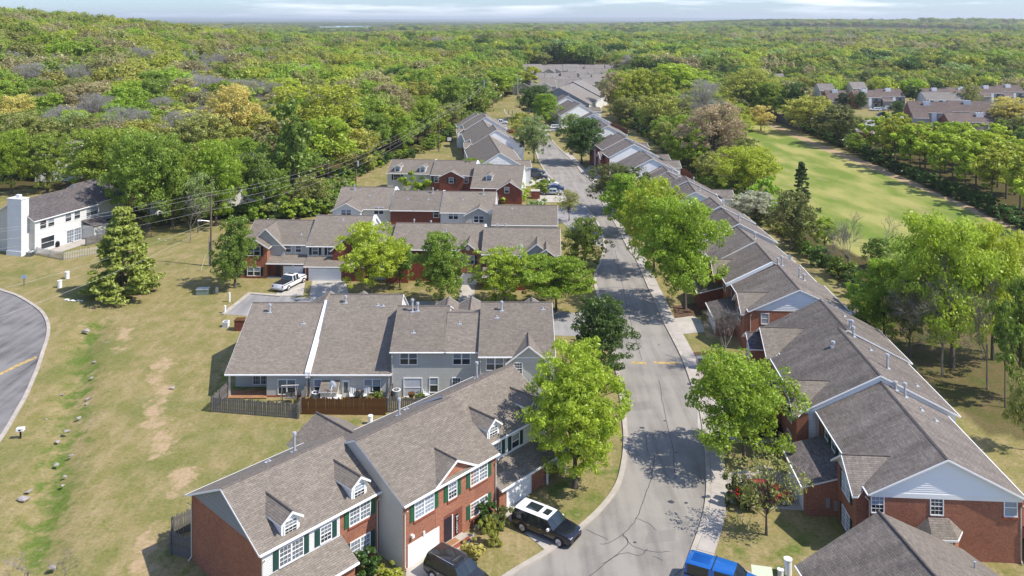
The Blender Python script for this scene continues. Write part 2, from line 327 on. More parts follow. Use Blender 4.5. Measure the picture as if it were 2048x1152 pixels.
# ------------------------------------------------------------------ flat works: roads, kerbs, drives
def smooth_line(pts, k=6):
    out = []; P = [pts[0]]+list(pts)+[pts[-1]]
    for i in range(1, len(P)-2):
        for j in range(k):
            t = j/k; a, b, c, d = P[i-1], P[i], P[i+1], P[i+2]
            out.append(tuple(.5*((2*b[q])+(-a[q]+c[q])*t+(2*a[q]-5*b[q]+4*c[q]-d[q])*t*t+(-a[q]+3*b[q]-3*c[q]+d[q])*t**3) for q in (0, 1)))
    out.append(tuple(P[-2])); return out
def resample(line, n):
    L_ = [0]
    for a, b in zip(line, line[1:]): L_.append(L_[-1]+math.dist(a, b))
    xs = np.linspace(0, L_[-1], n); return list(zip(np.interp(xs, L_, [p[0] for p in line]), np.interp(xs, L_, [p[1] for p in line])))
def sheet(name, pts, z, mat, label, kind='structure', cat=None):
    m = MB(); m.face([(x, y, z) for x, y in pts])
    me = m.mesh(name, mat)
    if me.polygons[0].normal.z < 0: me.flip_normals()
    return tag(link(name, me), label, cat, kind=kind)
def ribbon(name, A, B, z, mat, label=None, parent=None, th=0.0, kind='structure'):
    m = MB()
    for i in range(len(A)-1):
        q = [(*A[i], z), (*B[i], z), (*B[i+1], z), (*A[i+1], z)]
        if (q[1][0]-q[0][0])*(q[2][1]-q[0][1])-(q[1][1]-q[0][1])*(q[2][0]-q[0][0]) < 0: q = q[::-1]
        if th: m.slab(q, th)
        else: m.face(q)
    o = m.build(name, mat, parent)
    if not parent: tag(o, label, kind=kind)
    return o
def offset(line, d):
    out = []
    for i, p in enumerate(line):
        a, b = line[max(i-1, 0)], line[min(i+1, len(line)-1)]; dx, dy = b[0]-a[0], b[1]-a[1]; l = math.hypot(dx, dy) or 1
        out.append((p[0]-dy/l*d, p[1]+dx/l*d))
    return out
EL = smooth_line(P0([(930, 1215), (1025, 1152), (1100, 1106), (1159, 1064), (1210, 1016), (1241, 971), (1253, 923), (1256, 880), (1253, 840), (1246, 787), (1238, 741), (1226, 700), (1214, 650), (1203, 602), (1193, 567), (1196, 543), (1206, 519), (1211, 495), (1206, 465), (1193, 440), (1172, 415), (1140, 392), (1122, 375), (1108, 360), (1094, 346), (1080, 322), (1074, 305), (1066, 285), (1052, 262), (1030, 240), (1014, 228), (1010, 217), (1018, 208), (1035, 202), (1060, 197)]))
ER = smooth_line(P0([(1330, 1215), (1362, 1152), (1379, 1108), (1403, 1040), (1412, 985), (1411, 935), (1408, 890), (1400, 830), (1385, 779), (1361, 713), (1326, 644), (1305, 595), (1295, 574), (1271, 519), (1257, 501), (1243, 474), (1226, 442), (1208, 415), (1192, 375), (1176, 356), (1162, 345), (1143, 321), (1121, 301), (1108, 288), (1096, 270), (1082, 250), (1076, 240), (1072, 228), (1072, 218), (1078, 210), (1095, 205)]))
nE = 260; ELr, ERr = resample(EL, nE), resample(ER, nE)
road = ribbon('road', ELr, ERr, .012, M['asphalt'], 'pale worn asphalt street curving up between the rows of townhouses')
# kerbs (left stops at the side court)
side_y0, side_y1 = at(1150, 672)[1], at(1150, 627)[1]
for part_ in ([p for p in EL if p[1] < side_y0-.2], [p for p in EL if p[1] > side_y1+.2]):
    m = ribbon('kerb', part_, offset(part_, .42), .13, M['kerb'], th=.14, label='low concrete kerb and gutter along the left edge of the street')
    if part_[0][1] > 90: m['label'] = 'concrete kerb along the far left edge of the street past the side court'
ribbon('kerb', ER, offset(ER, -.38), .13, M['kerb'], th=.14, label='low concrete kerb along the right edge of the street')
# right hand sidewalk, slab by slab
SWI, SWO = offset(ER, -.40), offset(ER, -1.62)
keep = [i for i, p in enumerate(ER) if 57.5 < p[1] < 235]
SWI, SWO = [SWI[i] for i in keep], [SWO[i] for i in keep]
ns = 118; A_, B_ = resample(SWI, ns), resample(SWO, ns)
sidewalk = tag(empty('sidewalk'), 'concrete slab sidewalk along the right side of the street', kind='structure')
for i in range(ns-1):
    def lerp(a, b, t): return (a[0]+(b[0]-a[0])*t, a[1]+(b[1]-a[1])*t)
    a0, a1, b0, b1 = A_[i], lerp(A_[i], A_[i+1], .985), B_[i], lerp(B_[i], B_[i+1], .985)
    z = .12+random.uniform(-.006, .006); qq = [(*a0, z), (*b0, z), (*b1, z), (*a1, z)]
    if (qq[1][0]-qq[0][0])*(qq[2][1]-qq[0][1])-(qq[1][1]-qq[0][1])*(qq[2][0]-qq[0][0]) < 0: qq = qq[::-1]
    MB().slab(qq, .1).build('paving_slab', M['slab_a'], sidewalk)
# side court behind the second row
sheet('side_court', P0([(447, 628), (500, 588), (560, 592), (640, 597), (1000, 606), (1150, 626), (1215, 600), (1240, 680), (1222, 690), (1147, 672), (1000, 668), (600, 640)]), .008, M['asphalt3'], 'pale asphalt parking court between the second and third rows')
ribbon('kerb', P0([(443, 629), (497, 586), (560, 590)]), P0([(448, 630), (501, 589), (560, 594)]), .13, M['kerb'], th=.13, label='pale concrete kerb round the corner of the parking court')
sheet('side_court', P0([(985, 455), (1050, 415), (1120, 415), (1160, 405), (1215, 440), (1215, 500), (1150, 470), (1125, 445), (1090, 450)]), .008, M['asphalt3'], 'asphalt court between the third and fourth rows of townhouses')
LR = P0([(-60, 560), (0, 582), (30, 592), (64, 612), (84, 630), (93, 654), (90, 680), (82, 704), (72, 735), (60, 764), (46, 795), (30, 823), (0, 873), (-50, 940), (-120, 1020)]); LR = smooth_line(LR)
sheet('cul_de_sac', LR+P0([(-420, 1020), (-420, 560)]), .01, M['asphalt2'], 'dark streaked asphalt road curving in at the left edge')
ribbon('kerb', LR, offset(LR, .4 if True else 0), .13, M['kerb'], th=.14, label='pale concrete kerb round the road at the left edge')
ribbon('road_line', P0([(-30, 765), (0, 746), (36, 728), (72, 713)]), P0([(-30, 770), (0, 751), (37, 733), (74, 716)]), .018, M['yellow'], 'yellow painted line on the road at the left edge')
for k_, (a, b) in enumerate((((1263, 1293)), ((1308, 1356)))):
    ribbon('road_line', P0([(a, 723), (b, 725)]), P0([(a, 727.5), (b, 729)]), .018, M['yellow'], ['short worn yellow bar painted across the left lane', 'longer worn yellow bar painted across the right lane'][k_])
# drives and walks: (name, image polygon, z, material, label)
for nm, pts, z, mt, lb in (
    ('driveway', [(990, 1006), (1036, 980), (1060, 1000), (1096, 1030), (1158, 1064), (1098, 1107), (1022, 1044)], .03, 'concrete', 'concrete driveway under the black and white car'),
    ('driveway', [(812, 1152), (812, 1132), (876, 1098), (900, 1094), (960, 1150), (920, 1230), (800, 1230)], .03, 'concrete', 'concrete driveway in front of the white garage door of the brick unit'),
    ('footpath', [(886, 1092), (930, 1066), (950, 1070), (935, 1090), (905, 1106)], .04, 'concrete', 'short concrete walk to the recessed brick entry'),
    ('driveway', [(1411, 1000), (1447, 1003), (1500, 1015), (1612, 1022), (1600, 960), (1530, 930), (1450, 948), (1411, 950)], .03, 'concrete', 'concrete driveway under the red car'),
    ('driveway', [(1352, 668), (1330, 640), (1385, 632), (1402, 640), (1410, 664), (1372, 668)], .03, 'concrete', 'concrete driveway beside the bare tree on the right'),
    ('driveway', [(1395, 860), (1395, 800), (1560, 790), (1590, 880), (1500, 890)], .03, 'concrete', 'concrete driveway behind the bright green tree on the right'),
    ('driveway', [(1385, 1105), (1420, 1108), (1580, 1180), (1560, 1240), (1390, 1230)], .03, 'concrete', 'concrete driveway under the blue truck'),
    ('driveway', [(550, 592), (578, 553), (612, 553), (606, 592)], .03, 'concrete', 'concrete driveway under the white truck'),
    ('driveway', [(618, 597), (625, 560), (690, 560), (700, 598)], .03, 'concrete', 'stained concrete driveway of the double garage'),
    ('driveway', [(912, 622), (925, 560), (950, 558), (948, 622)], .03, 'concrete', 'pale concrete driveway seen between two street trees'),
    ('driveway', [(1050, 372), (1066, 346), (1090, 346), (1112, 372)], .03, 'concrete', 'concrete parking apron under the first two dark cars'),
    ('driveway', [(1075, 405), (1075, 374), (1118, 374), (1140, 398), (1120, 404)], .03, 'concrete', 'concrete parking apron under the three parked cars'),
    ('driveway', [(1165, 346), (1180, 330), (1215, 345), (1215, 352), (1190, 360)], .03, 'concrete', 'small concrete drive across the street from the parked cars'),
    ('driveway', [(955, 262), (985, 238), (1012, 238), (1015, 258)], .03, 'asphalt3', 'drive under the far white pickup'),
    ('driveway', [(1085, 262), (1095, 248), (1130, 248), (1128, 262)], .03, 'concrete', 'drive under the white sport utility car'),
    ('mulch_bed', [(1395, 755), (1385, 705), (1440, 700), (1470, 740), (1440, 775)], .02, 'mulch', 'brown mulch bed beside the mailbox cabinet'),
    ('mulch_bed', [(1350, 640), (1345, 612), (1395, 606), (1405, 630)], .02, 'mulch', 'brown mulch bed under the large street tree'),
    ('patio', [(455, 798), (455, 783), (534, 783), (534, 798)], .10, 'deck', 'tan covered patio floor'),
    ('parking_lot', [(1715, 275), (1700, 252), (1750, 232), (1860, 222), (2010, 218), (2200, 230), (2200, 262), (1900, 252), (1880, 268)], .02, 'asphalt3', 'pale parking lot between the brown apartment houses'),
    ('grass_path', [(1700, 298), (1670, 276), (1690, 272), (1725, 296)], .02, 'concrete', 'short pale path beside the brick store')):
    sheet(nm, P0(pts), z, M[mt], lb)
# tar filled cracks
def crack(pts, wd=.05):
    A = smooth_line(P0(pts), 5); A = [(x+random.uniform(-.05, .05), y+random.uniform(-.05, .05)) for x, y in A]
    o = ribbon('crack', A, offset(A, wd), .018, M['tar'], parent=road); return o
for c in ([(1308, 908), (1304, 950), (1290, 990), (1272, 1037), (1245, 1068), (1215, 1086), (1200, 1088)], [(1272, 1037), (1300, 1050), (1312, 1062)], [(1245, 1068), (1254, 1090), (1205, 1128)], [(1172, 1060), (1215, 1080)], [(1245, 1070), (1262, 1090), (1295, 1103), (1340, 1104)],
          [(1180, 1152), (1240, 1108), (1280, 1112), (1295, 1098)], [(1305, 1112), (1325, 1122)], [(1376, 1128), (1350, 1150)], [(1318, 760), (1322, 790), (1330, 830), (1345, 900), (1350, 960)], [(1290, 870), (1296, 905)], [(1210, 575), (1290, 578)], [(1230, 500), (1242, 560), (1260, 640), (1283, 720)]): crack(c)
def pond(x, y, r, z=.02):
    MB().face([(x+math.cos(a/9*2*math.pi)*r*random.uniform(.7, 1.1), y+math.sin(a/9*2*math.pi)*r*.8*random.uniform(.7, 1.1), z) for a in range(9)]).build('tar_patch', M['tar'], road)
pond(*at(1342, 1004), .3); pond(*at(1284, 856), .25); pond(*at(1372, 1006), .2)
for px_, py_, r_ in ((1330, 842, .16), (1300, 935, .12), (1352, 905, .13), (1270, 1085, .14), (1255, 580, .2), (1318, 690, .15), (1290, 640, .16)): pond(*at(px_, py_), r_, .021)
M['patch'] = asphalt('newer_asphalt_patch', (.25, .232, .208), (.175, .162, .148))
for q in ([(1262, 806), (1300, 802), (1303, 818), (1266, 822)], [(1240, 610), (1275, 606), (1280, 622), (1244, 627)], [(1215, 470), (1232, 470), (1236, 486), (1218, 487)], [(1295, 1065), (1352, 1058), (1350, 1082), (1290, 1088)]):
    MB().face([(x, y, .0155) for x, y in P0(q)][::-1]).build('asphalt_patch', M['patch'], road)
# distant water
m = MB(); wx = [at(640, 54.6, 6), at(700, 55.4, 6), at(748, 54.2, 6), at(744, 52.4, 6), at(690, 51.8, 6), at(636, 53, 6)]
M['water'] = plain('lake_water', (.25, .33, .42), .15, .5)
m.face([(x, y, 6.0) for x, y in wx]); lk = m.build('lake', M['water']); tag(lk, 'small pale lake far off near the horizon', kind='structure')
# ------------------------------------------------------------------ buildings
MESHC = {}
SL = .475          # roof pitch
class Bld:
    def __init__(s, name, label, cat, o, th, group=None, far=False):
        s.r = empty(name, (o[0], o[1], gz(*o) if far else 0), R(th)); tag(s.r, label, cat, group); s.far = far; s.rm = M['shingle']; s.sec = []
    def roofz(s, c, v):
        u0, u1, vf, vr, vb, zf, zr, zb = c
        return zf+(zr-zf)*(v-vf)/(vr-vf) if v <= vr else zb+(zr-zb)*(vb-v)/(vb-vr)
    def section(s, u0, u1, vf, vb, zf=4.5, zb=None, vr=None, zr=None, wf='brick', wb='white_siding', wl='white_siding', wr='white_siding', gl=None, gr=None, ov=.26, ovl=.12, ovr=.12, roof=None, base=-1.2, trim=True, rake=('l', 'r'), recess=None):
        zb = zf if zb is None else zb
        if vr is None:
            vr = (vf+vb)/2+(zf-zb)/(2*SL)*-1 if zb != zf else (vf+vb)/2
        if zr is None: zr = zf+SL*(vr-vf)
        c = (u0, u1, vf, vr, vb, zf, zr, zb); s.sec.append(c); roof = roof or s.rm
        mats = [M[wf], M[wb], M[wl], M[wr], M[gl or wl], M[gr or wr]]
        m = MB()
        if recess:
            ur, dp = recess; m.face([(ur, vf, base), (u1, vf, base), (u1, vf, zf), (ur, vf, zf)], 0); m.face([(u0, vf+dp, base), (ur, vf+dp, base), (ur, vf+dp, zf), (u0, vf+dp, zf)], 0)
            m.face([(ur, vf+dp, base), (ur, vf, base), (ur, vf, zf), (ur, vf+dp, zf)], 0)
        else: m.face([(u0, vf, base), (u1, vf, base), (u1, vf, zf), (u0, vf, zf)], 0)
        m.face([(u1, vb, base), (u0, vb, base), (u0, vb, zb), (u1, vb, zb)], 1)
        zl = min(zf, zb)
        for uu, a, g, fl in ((u0, 2, 4, 1), (u1, 3, 5, 0)):
            vq = vf+recess[1] if recess and fl else vf
            q = [(uu, vq, base), (uu, vb, base), (uu, vb, zl), (uu, vq, zl)]; t = [(uu, vf, zl), (uu, vb, zl)]+([(uu, vb, zb)] if zb > zl else [])+[(uu, vr, zr)]+([(uu, vf, zf)] if zf > zl else [])
            if fl: q, t = q[::-1], t[::-1]
            m.face(q, a); m.face(t, g)
        m.build('wall', mats, s.r)
        kf, kb = (zr-zf)/(vr-vf), (zr-zb)/(vb-vr); th = .14; a0, a1 = u0-ovl, u1+ovr
        zef, zeb = zf-kf*ov, zb-kb*ov; up = .10
        f = MB().slab([(a0, vf-ov, zef+up), (a1, vf-ov, zef+up), (a1, vr, zr+up), (a0, vr, zr+up)], th, 0, 1); f.build('roof_slope', [roof, M['white']], s.r)
        b = MB().slab([(a0, vr, zr+up), (a1, vr, zr+up), (a1, vb+ov, zeb+up), (a0, vb+ov, zeb+up)], th, 0, 1); b.build('roof_slope', [roof, M['white']], s.r)
        MB().slab([(a0, vr-.14, zr+up-.14*kf+.035), (a1, vr-.14, zr+up-.14*kf+.035), (a1, vr, zr+up+.05), (a0, vr, zr+up+.05)], .03).slab([(a0, vr, zr+up+.05), (a1, vr, zr+up+.05), (a1, vr+.14, zr+up-.14*kb+.035), (a0, vr+.14, zr+up-.14*kb+.035)], .03).build('ridge_cap', M['soffit'], s.r)
        if trim:
            g = MB().box(a0, a1, vf-ov-.10, vf-ov, zef-.02, zef+.07); g.build('gutter', M['gutter'], s.r)
            g = MB().box(a0, a1, vb+ov, vb+ov+.10, zeb-.02, zeb+.07); g.build('gutter', M['gutter'], s.r)
            for e, on, x0, x1 in (('l', 'l' in rake, a0-.03, a0-.002), ('r', 'r' in rake, a1+.002, a1+.03)):
                if on:
                    g = MB()
                    for (va, za, vc, zc) in ((vf-ov, zef+up, vr, zr+up), (vr, zr+up, vb+ov, zeb+up)):
                        n = len(g.v); g.v += [(x0, va, za-.14), (x1, va, za-.14), (x1, vc, zc-.14), (x0, vc, zc-.14), (x0, va, za-.02), (x1, va, za-.02), (x1, vc, zc-.02), (x0, vc, zc-.02)]
                        for qf in ((0, 3, 2, 1), (4, 5, 6, 7), (0, 1, 5, 4), (1, 2, 6, 5), (2, 3, 7, 6), (3, 0, 4, 7)): g.f.append(tuple(n+i for i in qf)); g.m.append(0)
                    g.build('rake_board', M['white'], s.r)
        return c
    def party(s, c, side, wd=.34, up=.16, front=True, back=True, mat='white_board', ov=.28):
        """white capped party wall strip following the roof"""
        u0, u1, vf, vr, vb, zf, zr, zb = c; uu = u0 if side == 'l' else u1
        m = MB()
        segs = []
        kf, kb = (zr-zf)/(vr-vf), (zr-zb)/(vb-vr)
        if front: segs.append((vf-ov, zf-kf*ov, vr, zr))
        if back: segs.append((vr, zr, vb+ov, zb-kb*ov))
        for va, za, vc, zc in segs:
            n = len(m.v); x0, x1 = uu-wd/2, uu+wd/2
            m.v += [(x0, va, za-.25), (x1, va, za-.25), (x1, vc, zc-.25), (x0, vc, zc-.25), (x0, va, za+up), (x1, va, za+up), (x1, vc, zc+up), (x0, vc, zc+up)]
            for qf in ((0, 3, 2, 1), (4, 5, 6, 7), (0, 1, 5, 4), (1, 2, 6, 5), (2, 3, 7, 6), (3, 0, 4, 7)): m.f.append(tuple(n+i for i in qf)); m.m.append(0)
        m.build('party_wall_cap', M[mat], s.r)
    def gable(s, c, uc, hw, vface, ze=None, zp=None, side='f', wall='brick', gab=None, wallz=-1.2, ov=.3, roof=None, sidewall=None, fov=None, box=True):
        """cross gable on the front or back: walls, triangle, two slopes running into the main roof"""
        u0, u1, vf, vr, vb, zf, zr, zb = c; roof = roof or s.rm; sg = 1 if side == 'f' else -1
        v0, z0, k = (vf, zf, (zr-zf)/(vr-vf)) if side == 'f' else (vb, zb, (zr-zb)/(vb-vr))
        if ze is None: ze = z0
        if zp is None: zp = ze+.56*hw
        kk = (zp-ze)/hw; zeo = ze-kk*ov; fov = ov if fov is None else fov
        vE = v0+sg*(max(ze-z0, 0))/k; vEo = v0+sg*(zeo-z0)/k; vR = v0+sg*(zp-z0)/k
        if sg*(vEo-(vface-sg*fov)) < .05: vEo = vface
        f1 = vface-sg*fov; up = .10
        m = MB(); far_v = vface+sg*max(abs(vE-vface), .3)+sg*.3
        A = [(uc-hw, vface, wallz), (uc+hw, vface, wallz), (uc+hw, vface, ze), (uc-hw, vface, ze)]
        T = [(uc-hw, vface, ze), (uc+hw, vface, ze), (uc, vface, zp)]
        Ls = [(uc-hw, far_v, wallz), (uc-hw, vface, wallz), (uc-hw, vface, ze), (uc-hw, far_v, ze)]
        Rs = [(uc+hw, vface, wallz), (uc+hw, far_v, wallz), (uc+hw, far_v, ze), (uc+hw, vface, ze)]
        if side == 'b': A, T, Ls, Rs = A[::-1], T[::-1], Ls[::-1], Rs[::-1]
        if box: m.face(A, 0); m.face(Ls, 2); m.face(Rs, 2)
        m.face(T, 1)
        m.build('gable_wall', [M[wall], M[gab or wall], M[sidewall or wall]], s.r)
        for sx in (-1, 1):
            e = hw+ov; P = [(uc+sx*e, f1, zeo+up), (uc, f1, zp+up), (uc, vR, zp+up), (uc+sx*e, vEo, zeo+up)]
            # orient counter-clockwise from above
            a = sum((P[i][0]*P[(i+1) % 4][1]-P[(i+1) % 4][0]*P[i][1]) for i in range(4))
            if a < 0: P = P[::-1]
            MB().slab(P, .13, 0, 1).build('roof_slope', [roof, M['white']], s.r)
        MB().tube([(uc, f1, zp+up+.01), (uc, vR, zp+up+.01)], .07, 5).build('ridge_cap', M['soffit'], s.r)
        # white rake boards on the face
        m = MB(); y0, y1 = (f1-.05, f1-.002) if side == 'f' else (f1+.002, f1+.05)
        for sx in (-1, 1):
            n = len(m.v); e = hw+ov
            m.v += [(uc+sx*e, y0, zeo+up-.15), (uc, y0, zp+up-.15), (uc, y1, zp+up-.15), (uc+sx*e, y1, zeo+up-.15), (uc+sx*e, y0, zeo+up+.01), (uc, y0, zp+up+.01), (uc, y1, zp+up+.01), (uc+sx*e, y1, zeo+up+.01)]
            for qf in ((0, 3, 2, 1), (4, 5, 6, 7), (0, 1, 5, 4), (1, 2, 6, 5), (2, 3, 7, 6), (3, 0, 4, 7)): m.f.append(tuple(n+i for i in qf)); m.m.append(0)
        m.build('rake_board', M['white'], s.r)
    def dormer(s, c, uc, hw, vface, zbase, ze, zp, side='f', wall='white_board', roof=None, win=True):
        u0, u1, vf, vr, vb, zf, zr, zb = c; sg = 1 if side == 'f' else -1
        s.gable(c, uc, hw, vface, ze, zp, side, wall=wall, wallz=zbase-.15, ov=.16, roof=roof, fov=.22, sidewall='white_siding' if wall == 'white_board' else wall)
        if win: s.win(uc, vface, zbase+(ze-zbase)*.53, hw*1.25, (ze-zbase)*.84, side, kind='grid', trimw=.1)
        # fill the cheeks down to the roof
    def shed(s, u0, u1, vt, zt, ve, ze, wf='brick', wl='brick', wr='brick', roof=None, wallf=True, ov=.3, base=-1.2, rake=('l', 'r'), gut=True):
        """lean-to roof from (vt, zt) on the wall down to (ve, ze) at its front wall"""
        m = MB(); roof = roof or s.rm
        if wallf: m.face([(u0, ve, base), (u1, ve, base), (u1, ve, ze), (u0, ve, ze)], 0)
        m.face([(u0, ve, base), (u0, ve, ze), (u0, vt, zt), (u0, vt, base)], 1); m.face([(u1, ve, base), (u1, vt, base), (u1, vt, zt), (u1, ve, ze)], 2)
        m.build('porch_wall', [M[wf], M[wl], M[wr]], s.r)
        k = (zt-ze)/(vt-ve); eo = ve-ov; zo = ze-k*ov; up = .07
        MB().slab([(u0-.1, eo, zo+up), (u1+.1, eo, zo+up), (u1+.1, vt, zt+up), (u0-.1, vt, zt+up)], .13, 0, 1).build('porch_roof', [roof, M['white']], s.r)
        if gut: MB().box(u0-.1, u1+.1, eo-.10, eo-.002, zo-.06, zo+.06).build('gutter', M['gutter'], s.r)
    def place(s, name, me, u, v, z, face, parent=None):
        rz = {'f': 0, 'b': 180, 'l': -90, 'r': 90}[face]
        return link(name, me, parent or s.r, (u, v, z), R(rz))
    def win(s, u, v, z, w, h, face='f', kind='double', sh=None, sill=False, trimw=.07, arch=False):
        """window: frame with muntins (local x along the wall, -y outward), pane as its child"""
        key = ('win', round(w, 2), round(h, 2), kind, trimw, arch)
        if key not in MESHC:
            m = MB(); t = trimw; y0, y1 = -.055, .02; cz = h/2
            m.box(-w/2-t, -w/2, y0, y1, -cz-t, cz+t); m.box(w/2, w/2+t, y0, y1, -cz-t, cz+t)
            m.box(-w/2, w/2, y0, y1, cz, cz+t); m.box(-w/2-.04, w/2+.04, y0-.02, y1, -cz-t, -cz)
            n = 2 if (kind in ('double', 'grid2', 'blind2') and w > 1.25) else 1
            if n == 2: m.box(-.055, .055, y0, y1, -cz, cz)
            m.box(-w/2, w/2, -.04, y1, -.025, .025)
            if kind.startswith('grid'):
                for i in range(n):
                    a = -w/2+i*w/n; b = a+w/n
                    for j in (1, 2):
                        x = a+(b-a)*j/3; m.box(x-.011, x+.011, -.036, 0, -cz, cz)
                    for zz in (-cz/2, cz/2): m.box(a, b, -.036, 0, zz-.011, zz+.011)
            if arch:
                k = 9
                for i in range(k):
                    a0, a1 = math.pi*i/k, math.pi*(i+1)/k; r0, r1 = w/2, w/2+t
                    m.slab([(r0*math.cos(a0), 0, 0)], .0) if False else None
                    P = [(r*math.cos(a), y0, cz+t+r*math.sin(a)) for r, a in ((0, a0), (r1, a0), (r1, a1))]
                    m.face(P)
            fr = m.mesh('window_frame', M['white'], uv=False)
            p = MB(); top = {'double': 1, 'blind2': 1, 'grid': 1, 'grid2': 1, 'dark': 0, 'curtain': 2, 'low': 0}.get(kind, 0); bot = {'double': 0, 'blind2': 1, 'grid': 0, 'grid2': 1, 'dark': 0, 'curtain': 2}.get(kind, 0)
            p.face([(-w/2, -.012, 0), (w/2, -.012, 0), (w/2, -.012, cz), (-w/2, -.012, cz)], top); p.face([(-w/2, -.012, -cz), (w/2, -.012, -cz), (w/2, -.012, 0), (-w/2, -.012, 0)], bot)
            pm = p.mesh('pane', [M['glass'], M['glass_blind'], M['glass_curtain']], uv=False)
            MESHC[key] = (fr, pm)
        fr, pm = MESHC[key]; o = s.place('window', fr, u, v, z, face); link('pane', pm, o)
        if sh:
            k2 = ('sh', round(h, 2), sh)
            if k2 not in MESHC:
                m = MB(); m.box(-.2, .2, -.05, .0, -h/2-.04, h/2+.04)
                nl = 9
                for i in range(nl):
                    for zz in (-h/2+.02+(h-.04)*i/nl,): m.box(-.15, .15, -.066, -.05, zz+.02, zz+(h-.04)/nl-.02)
                MESHC[k2] = m.mesh('shutter', M[sh], uv=False)
            sides = sh_sides if (sh_sides := getattr(s, 'shs', (-1, 1))) else ()
            dirv = {'f': (1, 0), 'b': (-1, 0), 'l': (0, -1), 'r': (0, 1)}[face]
            for sx in sides:
                d = sx*(w/2+trimw+.2); s.place('shutter', MESHC[k2], u+dirv[0]*d, v+dirv[1]*d, z, face)
        if sill:
            k3 = ('sill', round(w, 2))
            if k3 not in MESHC: MESHC[k3] = MB().box(-w/2-.14, w/2+.14, -.1, .0, -.07, .07).mesh('sill', M['mortar_brick'])
            s.place('sill', MESHC[k3], u, v, z-h/2-trimw-.07, face)
        return o
    def garage(s, u, v, w, h=1.86, face='f', z=0):
        k = ('gar', w, h)
        if k not in MESHC:
            m = MB(); t = .09
            m.box(-w/2-t, -w/2, -.04, .03, 0, h+t); m.box(w/2, w/2+t, -.04, .03, 0, h+t); m.box(-w/2, w/2, -.04, .03, h, h+t)
            f = m.mesh('garage_frame', M['white'], uv=False)
            ps = MB()
            n = 4
            for i in range(n):
                z0, z1 = h*i/n+.008, h*(i+1)/n-.008; ps.box(-w/2, w/2, -.02, .02, z0, z1)
                kx = max(3, round(w/.6))
                for j in range(kx):
                    x0, x1 = -w/2+w*j/kx+.07, -w/2+w*(j+1)/kx-.07; ps.box(x0, x1, -.03, -.02, z0+.08, z1-.08)
            MESHC[k] = (f, ps.mesh('garage_panels', M['garage'], uv=False))
        f, p = MESHC[k]; o = s.place('garage_door', f, u, v, z, face); link('door_panels', p, o)
        if w < 6: s.place('keystone', MESHC.setdefault('key', MB().slab([(-.12, -.07, .3), (.12, -.07, .3), (.08, -.07, 0), (-.08, -.07, 0)][::1], .0).mesh('k', M['offwhite'], uv=False) if False else MB().box(-.09, .09, -.08, .0, 0, .3).mesh('keystone', M['offwhite'], uv=False)), u, v, z+h+.1, face)
    def vent(s, u, v, h=.9, r=.11, big=True, sec=None):
        c = sec or next((c for c in s.sec if c[0] <= u <= c[1] and c[2] <= v <= c[4]), s.sec[0]); z = s.roofz(c, v)+.08
        k = ('vent', h, r, big)
        if k not in MESHC:
            m = MB(); m.cyl(0, 0, -.15, h, r*.8, 10)
            if big: m.cyl(0, 0, h-.02, h+.17, r*1.35, 10); m.cyl(0, 0, h+.17, h+.22, r*.9, 10)
            m.box(-.24, .24, -.24, .24, -.1, .02); MESHC[k] = m.mesh('vent', M['pipe'], smooth=True)
        link('roof_vent' if big else 'pipe_vent', MESHC[k], s.r, (u, v, z))
    def spout(s, u, v, z1, face='f', z0=0.1, mat='downspout'):
        dx, dy = {'f': (0, -1), 'b': (0, 1), 'l': (-1, 0), 'r': (1, 0)}[face]
        m = MB(); x, y = u+dx*.06, v+dy*.06
        m.tube([(u+dx*.36, v+dy*.36, z1), (x, y, z1-.3), (x, y, z0+.2), (u+dx*.3, v+dy*.3, z0)], .045, 4).build('downspout', M[mat], s.r)
    def dish(s, u, v, z, az=160, r=.42):
        m = MB(); n = 12; rings = [(0, 0), (.5, .05), (1, .16)]
        vs = []
        for i, (rr, d) in enumerate(rings[1:]):
            vs.append([(math.cos(2*math.pi*k/n)*r*rr, -d*r*1.2+.2*r, math.sin(2*math.pi*k/n)*r*1.12*rr) for k in range(n)])
        c = (0, .2*r, 0)
        for k in range(n):
            m.face([c, vs[0][k], vs[0][(k+1) % n]]); m.face([vs[0][k], vs[1][k], vs[1][(k+1) % n], vs[0][(k+1) % n]])
        m.tube([(0, .2*r, 0), (0, .35, -.35), (0, .35, -.8)], .035, 5); m.tube([(0, .1, -r), (0, -.45, -.1)], .02, 4); m.box(-.05, .05, -.5, -.4, -.16, -.05)
        o = m.build('satellite_dish', M['white'], s.r, (u, v, z), R(az)); return o

def boards(b, u0, v0, v1, z0, zp, vp, n, side='l', mat='white'):
    """lap boards of a gable end as separate pieces, local 'l' or 'r' end at u0"""
    sg = -1 if side == 'l' else 1; hh = (zp-z0)/n
    for i in range(n):
        za, zb_ = z0+i*hh, z0+(i+1)*hh
        def ext(z, up): t = (z-z0)/(zp-z0); return v0+(vp-v0)*t+.03, v1+(vp-v1)*t-.03
        a0, a1 = ext(za, 0); c0, c1 = ext(zb_, 1)
        if c1-c0 < .02: c0 = c1 = vp
        x0, x1, xt = u0+sg*.002, u0+sg*.045, u0+sg*.012
        m = MB(); zc = zb_-.004
        m.v += [(x0, a0, za), (x1, a0, za), (x1, a1, za), (x0, a1, za), (x0, c0, zc), (xt, c0, zc), (xt, c1, zc), (x0, c1, zc)]
        for qf in ((0, 3, 2, 1), (4, 5, 6, 7), (0, 1, 5, 4), (1, 2, 6, 5), (2, 3, 7, 6), (3, 0, 4, 7)): m.f.append(qf); m.m.append(0)
        m.build('siding_board', M[mat], b.r)

